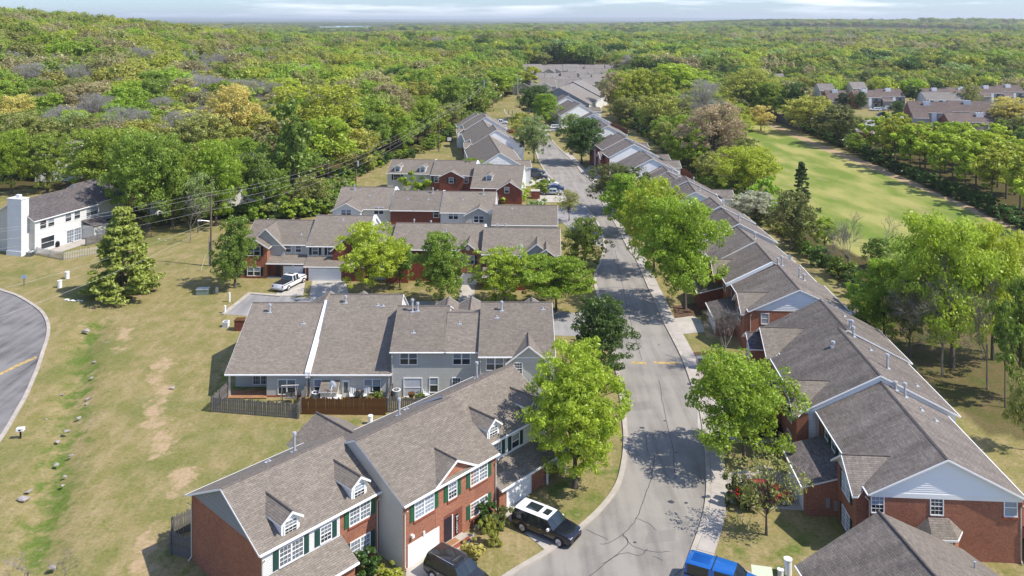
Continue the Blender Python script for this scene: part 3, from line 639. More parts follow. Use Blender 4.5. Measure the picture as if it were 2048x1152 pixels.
# --- front left building (three units on the bend)
b = Bld('townhouse_row', 'nearest red brick and white townhouse row, with dormers and green shutters, at lower left', 'townhouse row', (-15.56, 51.51), 47.5)
U1 = b.section(.12, 9.4, .35, 9.6, 4.63, wf='brick', wl='brick', gl='bluegrey_siding', wb='white_siding', wr='cream_siding', rake=('l',), ovl=.3)
U2 = b.section(9.4, 18.7, -2.3, 8.35, 4.63, wf='brick', wl='cream_siding', wr='cream_siding', rake=(), wb='cream_siding')
U3 = b.section(18.7, 27.0, -.85, 8.35, 4.63, zr=7.05, wf='white_siding', wl='white_siding', wr='white_siding', rake=('r',))
b.rm = M['shingle']
MB().box(.12, 6.0, .27, .345, 2.9, 4.3).build('siding_panel', M['white_siding'], b.r)
for u in (1.9,): b.win(2.2, .27, 3.62, 1.7, 1.12, 'f', 'grid2', sh='shutter_dgreen')
b.win(4.85, .27, 3.62, .8, 1.0, 'f', 'grid', sh='shutter_dgreen')
b.win(7.72, .35, 3.72, 1.7, 1.12, 'f', 'grid2', sh='shutter_green', sill=True)
b.win(7.75, .35, 1.3, 1.6, 1.25, 'f', 'grid2', sh='shutter_dgreen', sill=True)
b.dormer(U1, 2.3, .68, .5, 4.62, 5.62, 6.1); b.dormer(U1, 7.78, .66, .5, 4.62, 5.66, 6.12)
b.shed(.12, 6.05, .35, 2.85, -1.35, 2.02)
b.garage(2.4, -1.35, 2.8)
b.gable(U2, 14.35, 1.95, -2.315, 4.6, 5.7, wall='brick', ov=.2)
b.win(11.33, -2.3, 3.63, 1.72, 1.08, 'f', 'grid2', sh='shutter_green', sill=True)
b.win(14.05, -2.315, 3.62, .76, 1.05, 'f', 'grid', sh='shutter_green', sill=True, arch=True)
b.win(16.8, -2.3, 3.67, 1.72, 1.06, 'f', 'grid2', sh='shutter_green', sill=True)
b.win(16.8, -2.3, 1.28, 1.72, .95, 'f', 'grid2', sh='shutter_green', sill=True)
b.garage(11.28, -2.3, 2.76, 1.5)
# entry: flat dark brick panel paints the shade of a recess
MB().box(13.2, 15.03, -2.335, -2.318, .02, 2.05).build('entry_shade_panel', M['brick_dark'], b.r)
MB().box(13.24, 13.95, -2.365, -2.34, .08, 1.85).build('front_door', M['door'], b.r)
MB().box(13.97, 14.06, -2.375, -2.34, .08, 1.9).build('door_frame', M['white'], b.r)
MB().box(13.15, 15.05, -3.1, -2.31, 0, .12).box(13.25, 15.0, -3.3, -3.1, 0, .06).build('entry_step', M['mortar_brick'], b.r)
MB().box(13.2, 15.0, -3.0, -2.32, .12, .15).build('entry_slab', M['concrete'], b.r)
MB().box(13.3, 14.2, -2.95, -2.45, .15, .17).build('doormat', M['deck'], b.r)
MB().box(14.32, 14.58, -2.39, -2.37, .25, 1.75).build('welcome_banner', M['black'], b.r, )
bt = bpy.data.curves.new('banner_text', 'FONT'); bt.body = 'W\nE\nL\nC\nO\nM\nE'; bt.size = .24; bt.align_x = 'CENTER'; bt.space_line = .88; bt.extrude = .004; bt.materials.append(M['white'])
bo = bpy.data.objects.new('banner_text', bt); COL.objects.link(bo); bpy.context.view_layer.update(); bme = bpy.data.meshes.new_from_object(bo.evaluated_get(bpy.context.evaluated_depsgraph_get())); bpy.data.objects.remove(bo); bo = link('banner_text', bme, b.r); bo.location = (14.45, -2.4, 1.5); bo.rotation_euler = (R(90), 0, 0); bo.scale = (1, .9, 1)
MB().box(10.05, 10.25, -2.55, -2.3, 2.02, 2.2).build('wall_lamp', M['white'], b.r)
b.spout(.18, .35, 4.2); b.spout(9.2, .35, 4.2); b.spout(9.52, -2.3, 4.2); b.spout(18.6, -2.3, 4.2); b.spout(.12, 9.5, 4.2, 'l')
b.shed(18.75, 24.4, -.85, 2.75, -2.6, 1.95, wf='brick', wr='brick', wl='brick')
b.garage(21.0, -2.6, 2.75, 1.62)
b.win(20.35, -.85, 3.65, .8, 1.05, 'f', 'grid', sh='shutter_dgreen'); b.win(22.5, -.85, 3.6, .85, 1.05, 'f', 'double', sh='shutter_dgreen')
b.dormer(U3, 20.05, .68, -.7, 4.6, 5.62, 6.15); b.dormer(U3, 25.0, .68, -.7, 4.6, 5.62, 6.15)
MB().cyl(24.3, -2.75, 0, 1.9, .1, 8).build('porch_post', M['white'], b.r); MB().cyl(26.6, -2.75, 0, 1.9, .1, 8).build('porch_post', M['white'], b.r)
b.shed(24.5, 26.9, -.85, 2.75, -2.6, 1.95, wallf=False, wl='brick', wr='white_siding')
b.vent(6.9, 7.2, 1.25, .11); b.vent(15.45, 5.4, 1.2, .11); b.vent(24.6, 5.7, 1.25, .12); b.vent(5.0, 7.6, .2, .06, False); b.vent(17.3, 6.6, .2, .06, False)
b.gable(U1, 12.6, 2.75, 11.9, 3.95, 5.45, side='b', wall='cream_siding') if False else None
# rear wing with its own ridge running back
WNG = (9.9, 15.4, 0, 0, 8.7, 4.3, 7.0, 4.63)
m = MB(); uc, hw, va, vb_, ze, zp = 12.25, 2.5, 7.2, 12.0, 3.75, 5.15
m.face([(uc+hw, vb_, -1), (uc-hw, vb_, -1), (uc-hw, vb_, ze), (uc+hw, vb_, ze)]).face([(uc+hw, vb_, ze), (uc-hw, vb_, ze), (uc, vb_, zp)])
m.face([(uc-hw, vb_, -1), (uc-hw, va, -1), (uc-hw, va, ze), (uc-hw, vb_, ze)]).face([(uc+hw, va, -1), (uc+hw, vb_, -1), (uc+hw, vb_, ze), (uc+hw, va, ze)])
m.build('wing_wall', M['cream_siding'], b.r)
k_ = (zp-ze)/hw
MB().slab([(uc-hw-.3, va, ze-.3*k_+.1), (uc, va-.6, zp+.1), (uc, vb_+.3, zp+.1), (uc-hw-.3, vb_+.3, ze-.3*k_+.1)], .13, 0, 1).build('roof_slope', [M['shingle'], M['white']], b.r)
MB().slab([(uc, va-.6, zp+.1), (uc+hw+.3, va, ze-.3*k_+.1), (uc+hw+.3, vb_+.3, ze-.3*k_+.1), (uc, vb_+.3, zp+.1)], .13, 0, 1).build('roof_slope', [M['shingle'], M['white']], b.r)
MB().tube([(uc, va-.6, zp+.12), (uc, vb_+.3, zp+.12)], .08, 5).build('ridge_cap', M['soffit'], b.r)

# --- second row: long catslide roofs seen from behind
b = Bld('townhouse_row', 'grey roofed townhouse row seen from behind, with patios and a satellite dish', 'townhouse row', (-28.7, 82.9), 0)
A1 = b.section(.05, 8.15, .3, 14.0, 2.4, zb=4.2, vr=9.0, zr=6.45, wf='grey_siding', wb='brick', rake=('l',), ovl=.25, ovr=0, recess=(3.95, 2.3))
A2 = b.section(8.35, 16.45, .3, 14.4, 2.4, zb=4.2, vr=9.4, zr=7.25, wf='cream_siding', wb='brick', wl='white_board', wr='white_siding', rake=('r',), ovl=0)
A3 = b.section(16.5, 21.95, .3, 12.2, 4.63, zb=4.63, zr=7.1, vr=6.1, wf='grey_siding', wl='white_siding', rake=())
A4 = b.section(21.95, 25.45, .3, 12.2, 4.63, zr=6.75, vr=5.1, wf='grey_siding', rake=())
A5 = b.section(25.45, 32.9, -.85, 12.4, 4.63, zr=7.45, vr=6.2, wf='grey_siding', wr='grey_siding', rake=('r',))
b.party(A1, 'r', .56, .34, ov=.3)
for uc in (7.0, 11.0, 21.3, 24.0, 31.0): b.gable(A1 if uc < 8 else A2 if uc < 16 else A4 if uc < 25 else A5, uc, 2.0 if uc != 24.0 else 2.3, 15.2 if uc < 16 else 13.2, 4.3, 5.6 if uc < 30 else 5.5, side='b', wall='brick', ov=.3)
b.gable(A5, 30.35, 2.0, -1.2, 4.2, 5.75, wall='grey_siding', gab='grey_siding', ov=.32)
MB().box(.1, .28, .3, .48, -.1, 2.35).build('porch_post', M['offwhite'], b.r)
b.win(2.65, 2.6, 1.15, 1.5, 1.75, 'f', 'grid2'); b.win(6.0, .3, 1.0, 1.7, 1.42, 'f', 'double')
MB().box(3.95, 8.1, .24, .299, -.3, .16).build('brick_skirt', M['mortar_brick'], b.r)
b.win(9.12, .3, 1.05, .68, 1.4, 'f', 'double')
m = MB().box(9.62, 11.25, -.9, .29, -.2, 1.05); m.build('storage_closet', M['cream_siding'], b.r)
MB().slab([(9.5, -1.05, 1.08), (11.37, -1.05, 1.08), (11.37, .29, 1.68), (9.5, .29, 1.68)], .1, 0, 1).build('closet_roof', [M['shingle'], M['white']], b.r)
MB().box(11.6, 12.32, .24, .298, 0, 1.72).build('back_door', M['door_white'], b.r); MB().box(11.75, 12.17, .225, .239, .45, 1.5).build('door_glass', M['glass_blind'], b.r)
b.win(14.63, .3, 1.1, 1.6, 1.3, 'f', 'double')
b.dish(10.9, -1.0, 1.75, 165, .42)
b.win(18.28, .3, 3.85, 1.66, 1.1, 'f', 'double'); b.win(23.62, .3, 3.85, 1.66, 1.1, 'f', 'double')
b.win(18.7, .3, .95, 1.75, 1.8, 'f', 'curtain'); b.win(20.82, .3, 1.2, .78, 1.4, 'f', 'double'); b.win(23.1, .3, 1.2, .78, 1.4, 'f', 'grid')
b.win(27.0, -.85, 3.8, 1.65, 1.15, 'f', 'double'); b.win(29.3, -1.2, 3.5, .75, 1.05, 'f', 'grid')
b.spout(16.3, .3, 2.2); b.spout(25.35, .3, 4.2); b.spout(8.0, .3, 2.1); b.spout(8.35, .3, 2.1); b.spout(16.65, .3, 4.2); b.spout(25.55, -.85, 4.2)
for u, v, h in ((2.1, 7.7, .7), (10.3, 8.3, .6), (18.05, 5.3, 1.15), (18.6, 5.4, .7), (27.6, 5.0, .8)): b.vent(u, v, h, .13)
for u, v in ((6.2, 6.2), (13.9, 8.0), (14.5, 7.9), (18.5, 2.5), (23.2, 3.6), (27.1, 4.0), (32.0, 5.2)): b.vent(u, v, .22, .09, False)

# --- third row: brick fronts towards us
b = Bld('townhouse_row', 'brick and siding townhouse row behind the white truck, with street trees in front', 'townhouse row', (-39.9, 122.7), -2.2)
c1 = b.section(0, 9.55, .4, 9.9, 4.63, zr=7.0, wf='grey_siding', wl='brick', wr='white_siding', rake=('l',))
c2 = b.section(9.6, 18.6, -.2, 10.9, 4.63, zr=7.75, wf='cream_siding', wr='white_siding', wl='white_board', rake=('r',))
c3 = b.section(18.65, 22.3, -.5, 9.0, 4.63, zr=6.6, wf='brick_dark', rake=()); c4 = b.section(22.3, 35.8, -1.5, 8.6, 4.63, zr=7.1, wf='brick_dark', wl='white_siding', rake=())
c5 = b.section(35.8, 46.9, -3.6, 6.6, 4.63, zr=7.05, wf='brick_dark', wr='white_siding', rake=('r',))
b.party(c1, 'r', .5, .2); b.party(c2, 'r', .4, .2); b.party(c4, 'r', .22, .12)
b.gable(c1, 3.3, 2.75, .1, 4.3, 6.95, wall='grey_siding', ov=.3); b.gable(c1, 1.95, 1.98, -1.2, 4.63, 5.85, wall='brick', ov=.35)
b.gable(c2, 16.0, 2.4, -1.0, 4.3, 6.3, wall='brick_dark'); b.gable(c3, 20.6, 1.2, -1.1, 3.4, 4.5, wall='grey_siding'); b.gable(c4, 23.4, 1.6, -2.6, 4.3, 5.4, wall='brick_dark')
b.gable(c4, 33.7, 1.95, -2.9, 4.4, 5.9, wall='brick', ov=.35); b.gable(c5, 43.6, 2.6, -3.9, 4.2, 6.2, wall='grey_siding', ov=.3); b.gable(c5, 44.9, 1.9, -4.9, 4.3, 5.75, wall='brick', ov=.35)
for u, v in ((1.95, -1.2), (33.7, -2.9), (44.9, -4.9)):
    m = MB(); m.tube([(0, 0, 0), (0, -.06, 0)], .3, 16); b.place('round_vent', m.mesh('round_vent', M['white']), u, v, 5.2, 'f')
b.shs = (-1, 1)
b.win(1.95, -1.2, 4.0, 1.85, 1.25, 'f', 'double', sh='shutter_black'); b.win(1.95, -1.2, 1.0, 1.85, 1.2, 'f', 'double', sh='shutter_black', sill=True)
for u in (4.85, 6.6, 8.1): b.win(u, .4, 3.95, .78, .95, 'f', 'double')
for u in (10.8, 13.1): b.win(u, -.2, 3.85, .85, 1.15, 'f', 'double', sh='shutter_black')
b.shed(3.95, 9.7, .4, 3.05, -1.25, 2.35, wallf=False, wl='brick', wr='brick'); MB().box(5.95, 9.9, -1.2, -1.0, -.2, 2.4).build('garage_wall', M['brick_dark'], b.r)
b.garage(7.8, -1.2, 2.75, 1.75); MB().box(4.95, 5.75, -.5, -.4, .1, 2.1).build('front_door', M['door'], b.r); MB().box(3.95, 6.0, -.35, -.3, -.2, 2.4).build('entry_wall', M['brick_dark'], b.r)
MB().box(3.9, 6.1, -1.3, -.3, 0, .12).build('porch_slab', M['concrete'], b.r)
b.shed(9.75, 18.3, -.2, 2.95, -2.1, 2.2, wf='brick_dark', wl='brick_dark', wr='brick_dark'); b.garage(12.75, -2.1, 4.6, 1.75)
b.garage(33.6, -2.9, 2.6, 1.5); b.win(33.7, -2.9, 3.55, 1.75, 1.15, 'f', 'double', sh='shutter_dgreen'); b.win(24.9, -1.5, 3.65, 1.0, 1.1, 'f', 'dark')
for u, sh_ in ((37.5, 1), (39.6, 1), (41.9, 1)): b.win(u, -3.6, 3.6, .85, 1.15, 'f', 'double', sh='shutter_black')
b.win(44.9, -4.9, 3.6, 1.7, 1.15, 'f', 'double', sh='shutter_black')
b.shed(36.0, 42.0, -3.6, 2.7, -5.2, 2.0, wf='brick_dark'); b.garage(38.6, -5.2, 2.7, 1.7); b.garage(28.5, -2.5, 2.7, 1.7) if False else None
b.dish(41.3, -2.6, 5.4, 165, .4); b.vent(8.0, 2.2, .22, .09, False); b.vent(1.2, 7.2, .5, .1); b.vent(13.8, 4.4, .25, .1, False); b.vent(30.0, 1.8, .22, .09, False); b.vent(24.6, 5.6, .9); b.vent(27.2, 5.6, .7); b.vent(37.6, 3.2, .8); b.vent(38.8, 3.2, .8)
b.spout(9.6, -1.25, 2.2); b.spout(9.95, -2.1, 2.1); b.spout(35.6, -2.9, 4.2)

# --- fourth row (rear walls towards us)
b = Bld('townhouse_row', 'white and dark brick townhouse row seen from behind in the middle distance', 'townhouse row', (-31.4, 144.5), -2.5)
d1 = b.section(0, 9.95, 1.6, 12.4, 4.62, zr=7.3, wf='cream_siding', wl='white_siding', rake=('l',)); d2 = b.section(10.0, 18.9, .9, 10.8, 4.62, zr=6.95, wf='brick_dark', wr='white_siding', rake=())
d3 = b.section(18.95, 28.3, .1, 10.6, 4.5, zr=7.0, wf='white_siding', wr='white_siding', rake=('r',)); d4 = b.section(28.35, 39.2, -6.0, 2.6, 4.0, zr=6.2, wf='cream_siding', rake=('r',))
b.party(d1, 'r', .4, .2); b.party(d2, 'r', .35, .2)
b.gable(d1, 2.35, 2.45, .1, 4.62, 5.9, wall='white_siding'); b.gable(d3, 25.7, 2.3, -.6, 4.3, 5.5, wall='grey_siding')
b.win(2.35, .1, 4.2, 1.7, 1.15, 'f', 'double'); b.win(7.8, 1.6, 4.3, 1.65, 1.15, 'f', 'double'); b.win(18.1, .9, 4.0, .9, 1.15, 'f', 'dark'); b.win(21.2, .1, 3.9, 1.6, 1.15, 'f', 'double'); b.win(25.7, -.6, 3.5, 1.7, 1.1, 'f', 'double')
for uc, c in ((13.2, d2), (16.8, d2)): b.gable(c, uc, 1.9, 11.6, 4.5, 5.9, side='b', wall='brick_dark')
for u, v, h in ((2.4, 6.2, .8), (16.9, 5.2, .8), (26.1, 4.6, .8)): b.vent(u, v, h, .12)
for u, v in ((5.5, 4.8), (12.6, 3.6), (16.3, 3.6), (22.5, 3.2), (31.5, -2.5)): b.vent(u, v, .22, .09, False)
b.dish(27.7, -1.0, 4.9, 170, .4)

# --- fifth row
b = Bld('townhouse_row', 'brick townhouse row with white dormers beside the five parked cars', 'townhouse row', (-27.2, 180.0), -6)
e1 = b.section(0, 9.9, 0, 9.2, 4.63, zr=6.8, wf='cream_siding', wl='white_siding', rake=('l',)); e2 = b.section(9.95, 19.4, -1.1, 8.6, 4.63, zr=6.9, wf='brick_dark', rake=())
e3 = b.section(19.45, 29.9, -6.6, 5.2, 3.2, zb=4.4, vr=.4, zr=6.7, wf='brick_dark', wr='white_siding', rake=('r',))
b.party(e1, 'r', .45, .2); b.party(e2, 'r', .35, .2)
for u in (2.2, 7.75): b.dormer(e1, u, .68, .35, 4.85, 5.95, 6.45)
b.win(2.2, 0, 3.75, 1.5, 1.15, 'f', 'dark', sh='shutter_black'); b.gable(e2, 14.4, 2.6, -1.5, 4.3, 5.6, wall='brick_dark'); b.win(11.5, -1.1, 3.6, 1.75, 1.15, 'f', 'double', sh='shutter_dgreen'); b.win(14.4, -1.5, 3.6, .9, 1.1, 'f', 'double', sh='shutter_dgreen')
b.win(17.6, -1.1, 3.6, .9, 1.1, 'f', 'double')
b.dormer(e3, 23.0, .68, -4.6, 4.2, 5.3, 5.8); b.gable(e3, 27.6, 2.5, -7.0, 3.0, 4.6, wall='brick_dark'); b.win(27.0, -7.0, 2.9, .9, 1.1, 'f', 'double')
b.garage(23, -6.6, 2.7, 1.7)

# --- stepped white end units on the left of the far street (gable ends towards us)
def gabled_end(name, label, px, py, hwp, depth, zp=7.2, th=0, wall='white_siding', ext=None, wins=(), rm='shingle', group=None, hw=None, far=False):
    """block whose gable end faces the camera; px,py image point of the peak, hwp its half width in image points"""
    s_ = (py-YH)/(H-zp); x, y = (px-1024)/s_, F/s_; hw = hw or hwp/s_
    bb = Bld(name, label, 'townhouse row', (x, y), th, group); bb.rm = M[rm]
    return bb, hw
def long_row(bb, hw, y0, y1, zp=7.2, sl=.5, wall='white_siding', dx=0.0, roof=None, side='white_siding', rake=True):
    """ridge runs away from the camera: use a section turned by 90 degrees through its own frame"""
    pass
def endrow(label, peaks, hw=5.0, zp=7.2, wall='white_siding', name='townhouse_row', th_=-90, gab=None, roofm='shingle', fr='white_siding', rearwing=(), frontgable=(), wins=(), tail=8.0, facem=None, cgm='white_siding', pitch=.5, offs=(0, .6, .2, .7, .3, .8)):
    """peaks: list of (px, py) gable peaks from near to far; each unit steps sideways. u runs towards the camera."""
    pts = []
    for px, py in peaks:
        s_ = (py-YH)/(H-zp); pts.append(((px-1024)/s_, F/s_))
    (x0, y0), (x1, y1) = pts[0], pts[-1]
    ang = math.degrees(math.atan2(y0-y1, x0-x1)) if len(pts) > 1 else -91
    t = R(ang); O = (x0, y0)
    bb = Bld(name, label, 'townhouse row', O, ang); bb.rm = M[roofm]
    cs = []; loc = []
    for (x, y) in pts:
        dx, dy = x-x0, y-y0; loc.append((dx*math.cos(t)+dy*math.sin(t), -dx*math.sin(t)+dy*math.cos(t)))
    loc.append((loc[-1][0]-tail, loc[-1][1]))
    for i in range(len(pts)):
        u1, v = loc[i]; u0 = loc[i+1][0]; zpi = zp+offs[i % len(offs)]
        ze = zpi-hw*pitch
        cs.append(bb.section(u0, u1-.02, v-hw, v+hw, ze, zr=zpi, wf=fr, wb='white_siding', wl=wall, wr=wall, gr=gab or wall, rake=('r',), ovr=.2))
    for i, sd, w_, dp in rearwing:
        c = cs[i]; uc = c[1]-w_-.3; bb.gable(c, uc, w_, (c[2]-dp if sd == 'f' else c[4]+dp), 4.2, 5.3, side=sd, wall='white_siding', ov=.25)
    for i, w_, dp, ml in frontgable:
        c = cs[i]; bb.gable(c, c[0]+w_+.4 if c[1]-c[0] > 2*w_ else (c[0]+c[1])/2, w_, c[2]-dp, 4.3, 5.5, side='f', wall=ml)
        bb.win((c[0]+w_+.4), c[2]-dp, 3.5, 1.2, 1.1, 'f', 'dark'); bb.win((c[0]+w_+.4), c[2]-dp, 1.2, 1.2, 1.1, 'f', 'dark')
    for i, dv, z, ww in wins:
        c = cs[i]; bb.win(c[1]-.02, (c[2]+c[4])/2+dv, z, ww, 1.1, 'r', 'double')
    for c in cs: bb.vent((c[0]+c[1])/2, (c[2]+c[4])/2+1.4, .7, .13)
    return bb, cs
endrow('white townhouse row of stepped gables left of the far street, nearest gable with two windows', [(1000, 306), (993, 270), (976, 259.5), (972, 244), (955, 235)], hw=6.1, zp=7.6, pitch=.6, offs=(0, 1.3, .5, 1.5, .8), wall='sunlit_siding', wins=((0, -.95, 5.2, .8), (0, .95, 5.2, .8)), rearwing=((1, 'f', 2.4, 2.2), (3, 'f', 2.4, 2.4), (0, 'b', 2.0, 1.0), (1, 'b', 2.0, 1.2)))

# --- right hand rows (fronts face the street, gable ends face us)
b = Bld('townhouse_row', 'long red brick townhouse row at lower right with a white lap sided gable end', 'townhouse row', (25.1, 58.4), -94); b.rm = M['shingle_streak']
g1 = b.section(-12.2, 0, .3, 10.6, 4.63, zr=7.15, wf='brick', wr='brick', gr='white_siding', wb='white_siding', wl='white_siding', rake=('r',), ovr=.3)
g2 = b.section(-22.9, -12.2, -.9, 11.6, 4.63, zr=7.75, wf='brick', wr='white_siding', wl='white_siding', rake=('r',), ovr=.2)
g3 = b.section(-31.5, -22.9, .3, 12.0, 4.63, zr=7.6, wf='brick', wr='white_siding', wl='white_siding', rake=('r',), ovr=.15)
boards(b, 0, .55, 10.35, 4.63, 7.02, 5.45, 17, 'r')
MB().box(.004, .06, .3, 10.6, 4.3, 4.63).build('gable_trim', M['white'], b.r)
boards(b, -12.2, -.6, 11.3, 4.52, 7.6, 5.35, 22, 'r')
b.win(0, .75, 3.75, .8, 1.1, 'r', 'grid'); b.win(0, 4.8, 3.78, .8, 1.15, 'r', 'grid'); b.win(0, 9.8, 3.9, .8, 1.15, 'r', 'blind2', sill=True)
# bay window with its own little roof
m = MB(); B3_ = [(0, 3.5), (.9, 4.2), (.9, 5.6), (0, 6.3)]; T3_ = [(0, 4.1), (0, 5.7)]
for (a, c) in zip(B3_, B3_[1:]): m.face([(a[0], a[1], -1), (c[0], c[1], -1), (c[0], c[1], 2.1), (a[0], a[1], 2.1)][::1])
m.build('bay_wall', M['brick'], b.r)
m = MB(); E3 = [(.0, 3.25), (1.1, 4.05), (1.1, 5.75), (0, 6.55)]
m.face([(0, E3[0][1], 2.1), (E3[1][0], E3[1][1], 2.1), (.05, 4.2, 3.0)]).face([(E3[1][0], E3[1][1], 2.1), (E3[2][0], E3[2][1], 2.1), (.05, 5.6, 3.0), (.05, 4.2, 3.0)]).face([(E3[2][0], E3[2][1], 2.1), (0, E3[3][1], 2.1), (.05, 5.6, 3.0)])
m.build('bay_roof', M['shingle'], b.r)
m = MB().slab([(0, 3.22, 2.09), (0, 6.58, 2.09), (1.14, 5.78, 2.09), (1.14, 4.02, 2.09)][::-1], .12); m.build('bay_fascia', M['white'], b.r)
b.win(.9, 4.9, 1.2, 1.0, 1.2, 'r', 'grid')
b.gable(g1, -2.6, 2.1, -.55, 4.3, 5.75, wall='brick', gab='white_siding', ov=.35); b.gable(g2, -14.6, 2.5, -1.6, 4.35, 6.05, wall='brick', gab='white_siding', ov=.35, roof=M['shingle'])
b.gable(g2, -12.7, 2.0, -1.9, 3.9, 4.95, wall='brick', ov=.3) if False else None
b.gable(g3, -27.0, 2.6, -1.0, 4.4, 6.1, wall='brick', ov=.35, roof=M['shingle']); b.gable(g3, -28.2, 1.5, -2.2, 4.2, 5.1, wall='brick', ov=.3, roof=M['shingle_dark'])
for u, z in ((-2.6, 3.5), (-2.6, 1.0)): b.win(u, -.55, z, 1.6, 1.3, 'f', 'grid2', sh='shutter_dgreen')
for u, z in ((-14.3, 3.4), (-14.3, 1.0)): b.win(u, -1.6, z, 1.4, 1.2, 'f', 'dark')
b.win(-28.2, -2.2, 3.2, 1.3, 1.2, 'f', 'grid2'); b.win(-28.2, -2.2, 1.0, 1.3, 1.2, 'f', 'dark')
for u in (-6.3, -8.2, -10.0): b.win(u, .3, 3.8, .8, 1.0, 'f', 'dark', sh='shutter_dgreen')
for u in (-17.6, -19.5, -21.3): b.win(u, -.9, 3.8, .8, 1.0, 'f', 'dark', sh='shutter_black')
b.shed(-10.7, -4.7, .3, 3.15, -2.9, 2.25, wf='brick', wl='brick', wr='brick', roof=M['shingle_dark']); b.garage(-7.7, -2.9, 4.6, 1.75)
b.shed(-22.8, -17.2, -.9, 3.15, -3.8, 2.25, wf='brick', roof=M['shingle_dark']); b.garage(-20, -3.8, 4.2, 1.75)
b.spout(-.1, .3, 4.2); b.spout(-4.6, .2, 4.2); b.spout(-12.1, .1, 4.2); b.spout(-.05, 10.5, 4.2, 'r'); b.spout(-22.9, -.9, 4.2)
m = MB().box(-4.69, -4.55, -.8, -.55, .5, 1.2).box(-4.69, -4.58, -1.4, -1.1, .7, 1.4); m.build('meter_box', M['metal'], b.r)
for u, v, h in ((-16.0, 7.4, 1.1), (-11.1, 7.0, 1.0), (-11.8, 6.5, .55), (-22.2, 6.5, .8), (-23.8, 6.9, .8), (-24.4, 6.9, .6)): b.vent(u, v, h, .13)
for u, v in ((-9.4, 7.6), (-8.4, 8.3), (-20.0, 7.3), (-27, 7.5), (-15, 9.5), (-29, 7.8)): b.vent(u, v, .22, .08, False)
b.vent(-20.0, 3.9, .3, .15, True)

b = Bld('townhouse_row', 'red brick townhouse row behind the bare tree on the right, white gable facing us', 'townhouse row', (28.0, 94.8), -93.5); b.rm = M['shingle_streak']
h1 = b.section(-9.6, 0, -.6, 10.4, 4.63, zr=7.1, wf='brick', wr='brick', gr='white_siding', rake=('r',), ovr=.3); h2 = b.section(-18.5, -9.6, -1.2, 9.9, 4.63, zr=7.4, wf='brick', wr='brick', rake=())
b.party(h2, 'r', .32, .14, back=False)
boards(b, 0, -.35, 10.15, 4.63, 6.98, 4.9, 12, 'r')
b.win(0, 1.05, 3.7, .8, 1.15, 'r', 'curtain'); b.win(0, 4.3, 3.75, .8, 1.15, 'r', 'curtain'); b.win(0, 9.2, 3.75, .8, 1.15, 'r', 'curtain'); b.win(0, 1.05, 1.1, .8, 1.25, 'r', 'double', sill=True)
b.gable(h1, -2.5, 2.2, -1.3, 4.3, 5.8, wall='brick', ov=.35, roof=M['shingle']); b.gable(h2, -16.6, 1.9, -1.9, 4.3, 5.6, wall='brick', ov=.3, roof=M['shingle'])
b.win(-2.5, -1.3, 3.3, 1.5, 1.2, 'f', 'dark', sh='shutter_dgreen'); b.win(-6.5, -.6, 3.7, .8, 1.1, 'f', 'dark', sh='shutter_dgreen'); b.win(-12.0, -1.2, 3.6, 1.4, 1.1, 'f', 'dark')
b.shed(-9.5, -4.2, -.6, 3.0, -3.7, 2.2, wf='brick', roof=M['shingle_dark']); b.garage(-6.9, -3.7, 4.2, 1.7); b.shed(-18.3, -13.2, -1.2, 3.0, -4.2, 2.2, wf='brick_dark', wr='brick_dark', roof=M['shingle_dark'])
b.spout(-.05, -.6, 4.2, 'r'); b.spout(-9.4, -.8, 4.2)
for u, v, h in ((-10.2, 5.6, 1.0), (-9.8, 5.0, .6), (-7.4, 7.0, 1.0), (-6.9, 7.4, .6)): b.vent(u, v, h, .13)
b.dish(-13.6, 7.5, 7.0, 200, .35)
MB().box(-8, -1.5, 10.4, 13.6, -.5, 2.3).build('rear_room', M['white_siding'], b.r); MB().slab([(-8.2, 10.3, 3.3), (-1.3, 10.3, 3.3), (-1.3, 13.9, 2.3), (-8.2, 13.9, 2.3)], .12).build('rear_room_roof', M['shingle_dark'], b.r)

endrow('long pale sided townhouse row on the right behind the large street trees', [(1508, 484), (1478, 454), (1440, 424)], hw=5.4, zp=7.3, offs=(0, .5, .9), roofm='shingle_streak', wall='white_siding', fr='brick_dark', frontgable=((0, 2.0, .8, 'brick'), (1, 2.2, .8, 'brick_dark')), tail=6.5)
endrow('white townhouse row on the right with a grey dish on its rear wing', [(1391, 384), (1376, 364.5)], hw=5.2, zp=7.3, offs=(0, .3), wall='sunlit_siding', roofm='shingle_streak', rearwing=((1, 'b', 2.5, 3.4),), frontgable=((0, 2.0, 1.6, 'cream_siding'), (1, 2.0, 1.6, 'cream_siding')), tail=4.5)
endrow('narrow pale townhouse pair on the right stepping down behind the white row', [(1351, 360), (1336, 344), (1324, 336)], hw=4.6, zp=6.2, offs=(0, .2, .1), wall='sunlit_siding', roofm='shingle_streak', tail=4)
bb, cs = endrow('white townhouse row on the right whose gable has a paired window', [(1304, 317.8), (1285, 303)], hw=5.6, zp=8.0, offs=(0, -.5), wall='sunlit_siding', roofm='shingle_streak', frontgable=((0, 1.8, 1.8, 'cream_siding'),), rearwing=((1, 'b', 2.4, 3.2),), wins=((0, -.2, 4.6, 1.7),), tail=3.5)
bb, cs = endrow('white gabled townhouse row with a dark brick front beside the round dark tree', [(1267, 289.2), (1252, 278), (1232, 268)], hw=5.8, zp=8.3, offs=(0, .3, -1.0), wall='sunlit_siding', roofm='shingle_streak', fr='brick_dark', frontgable=((0, 2.0, 1.0, 'brick_dark'),), rearwing=((0, 'b', 2.5, 3.2), (2, 'b', 2.5, 3.0)), tail=6)
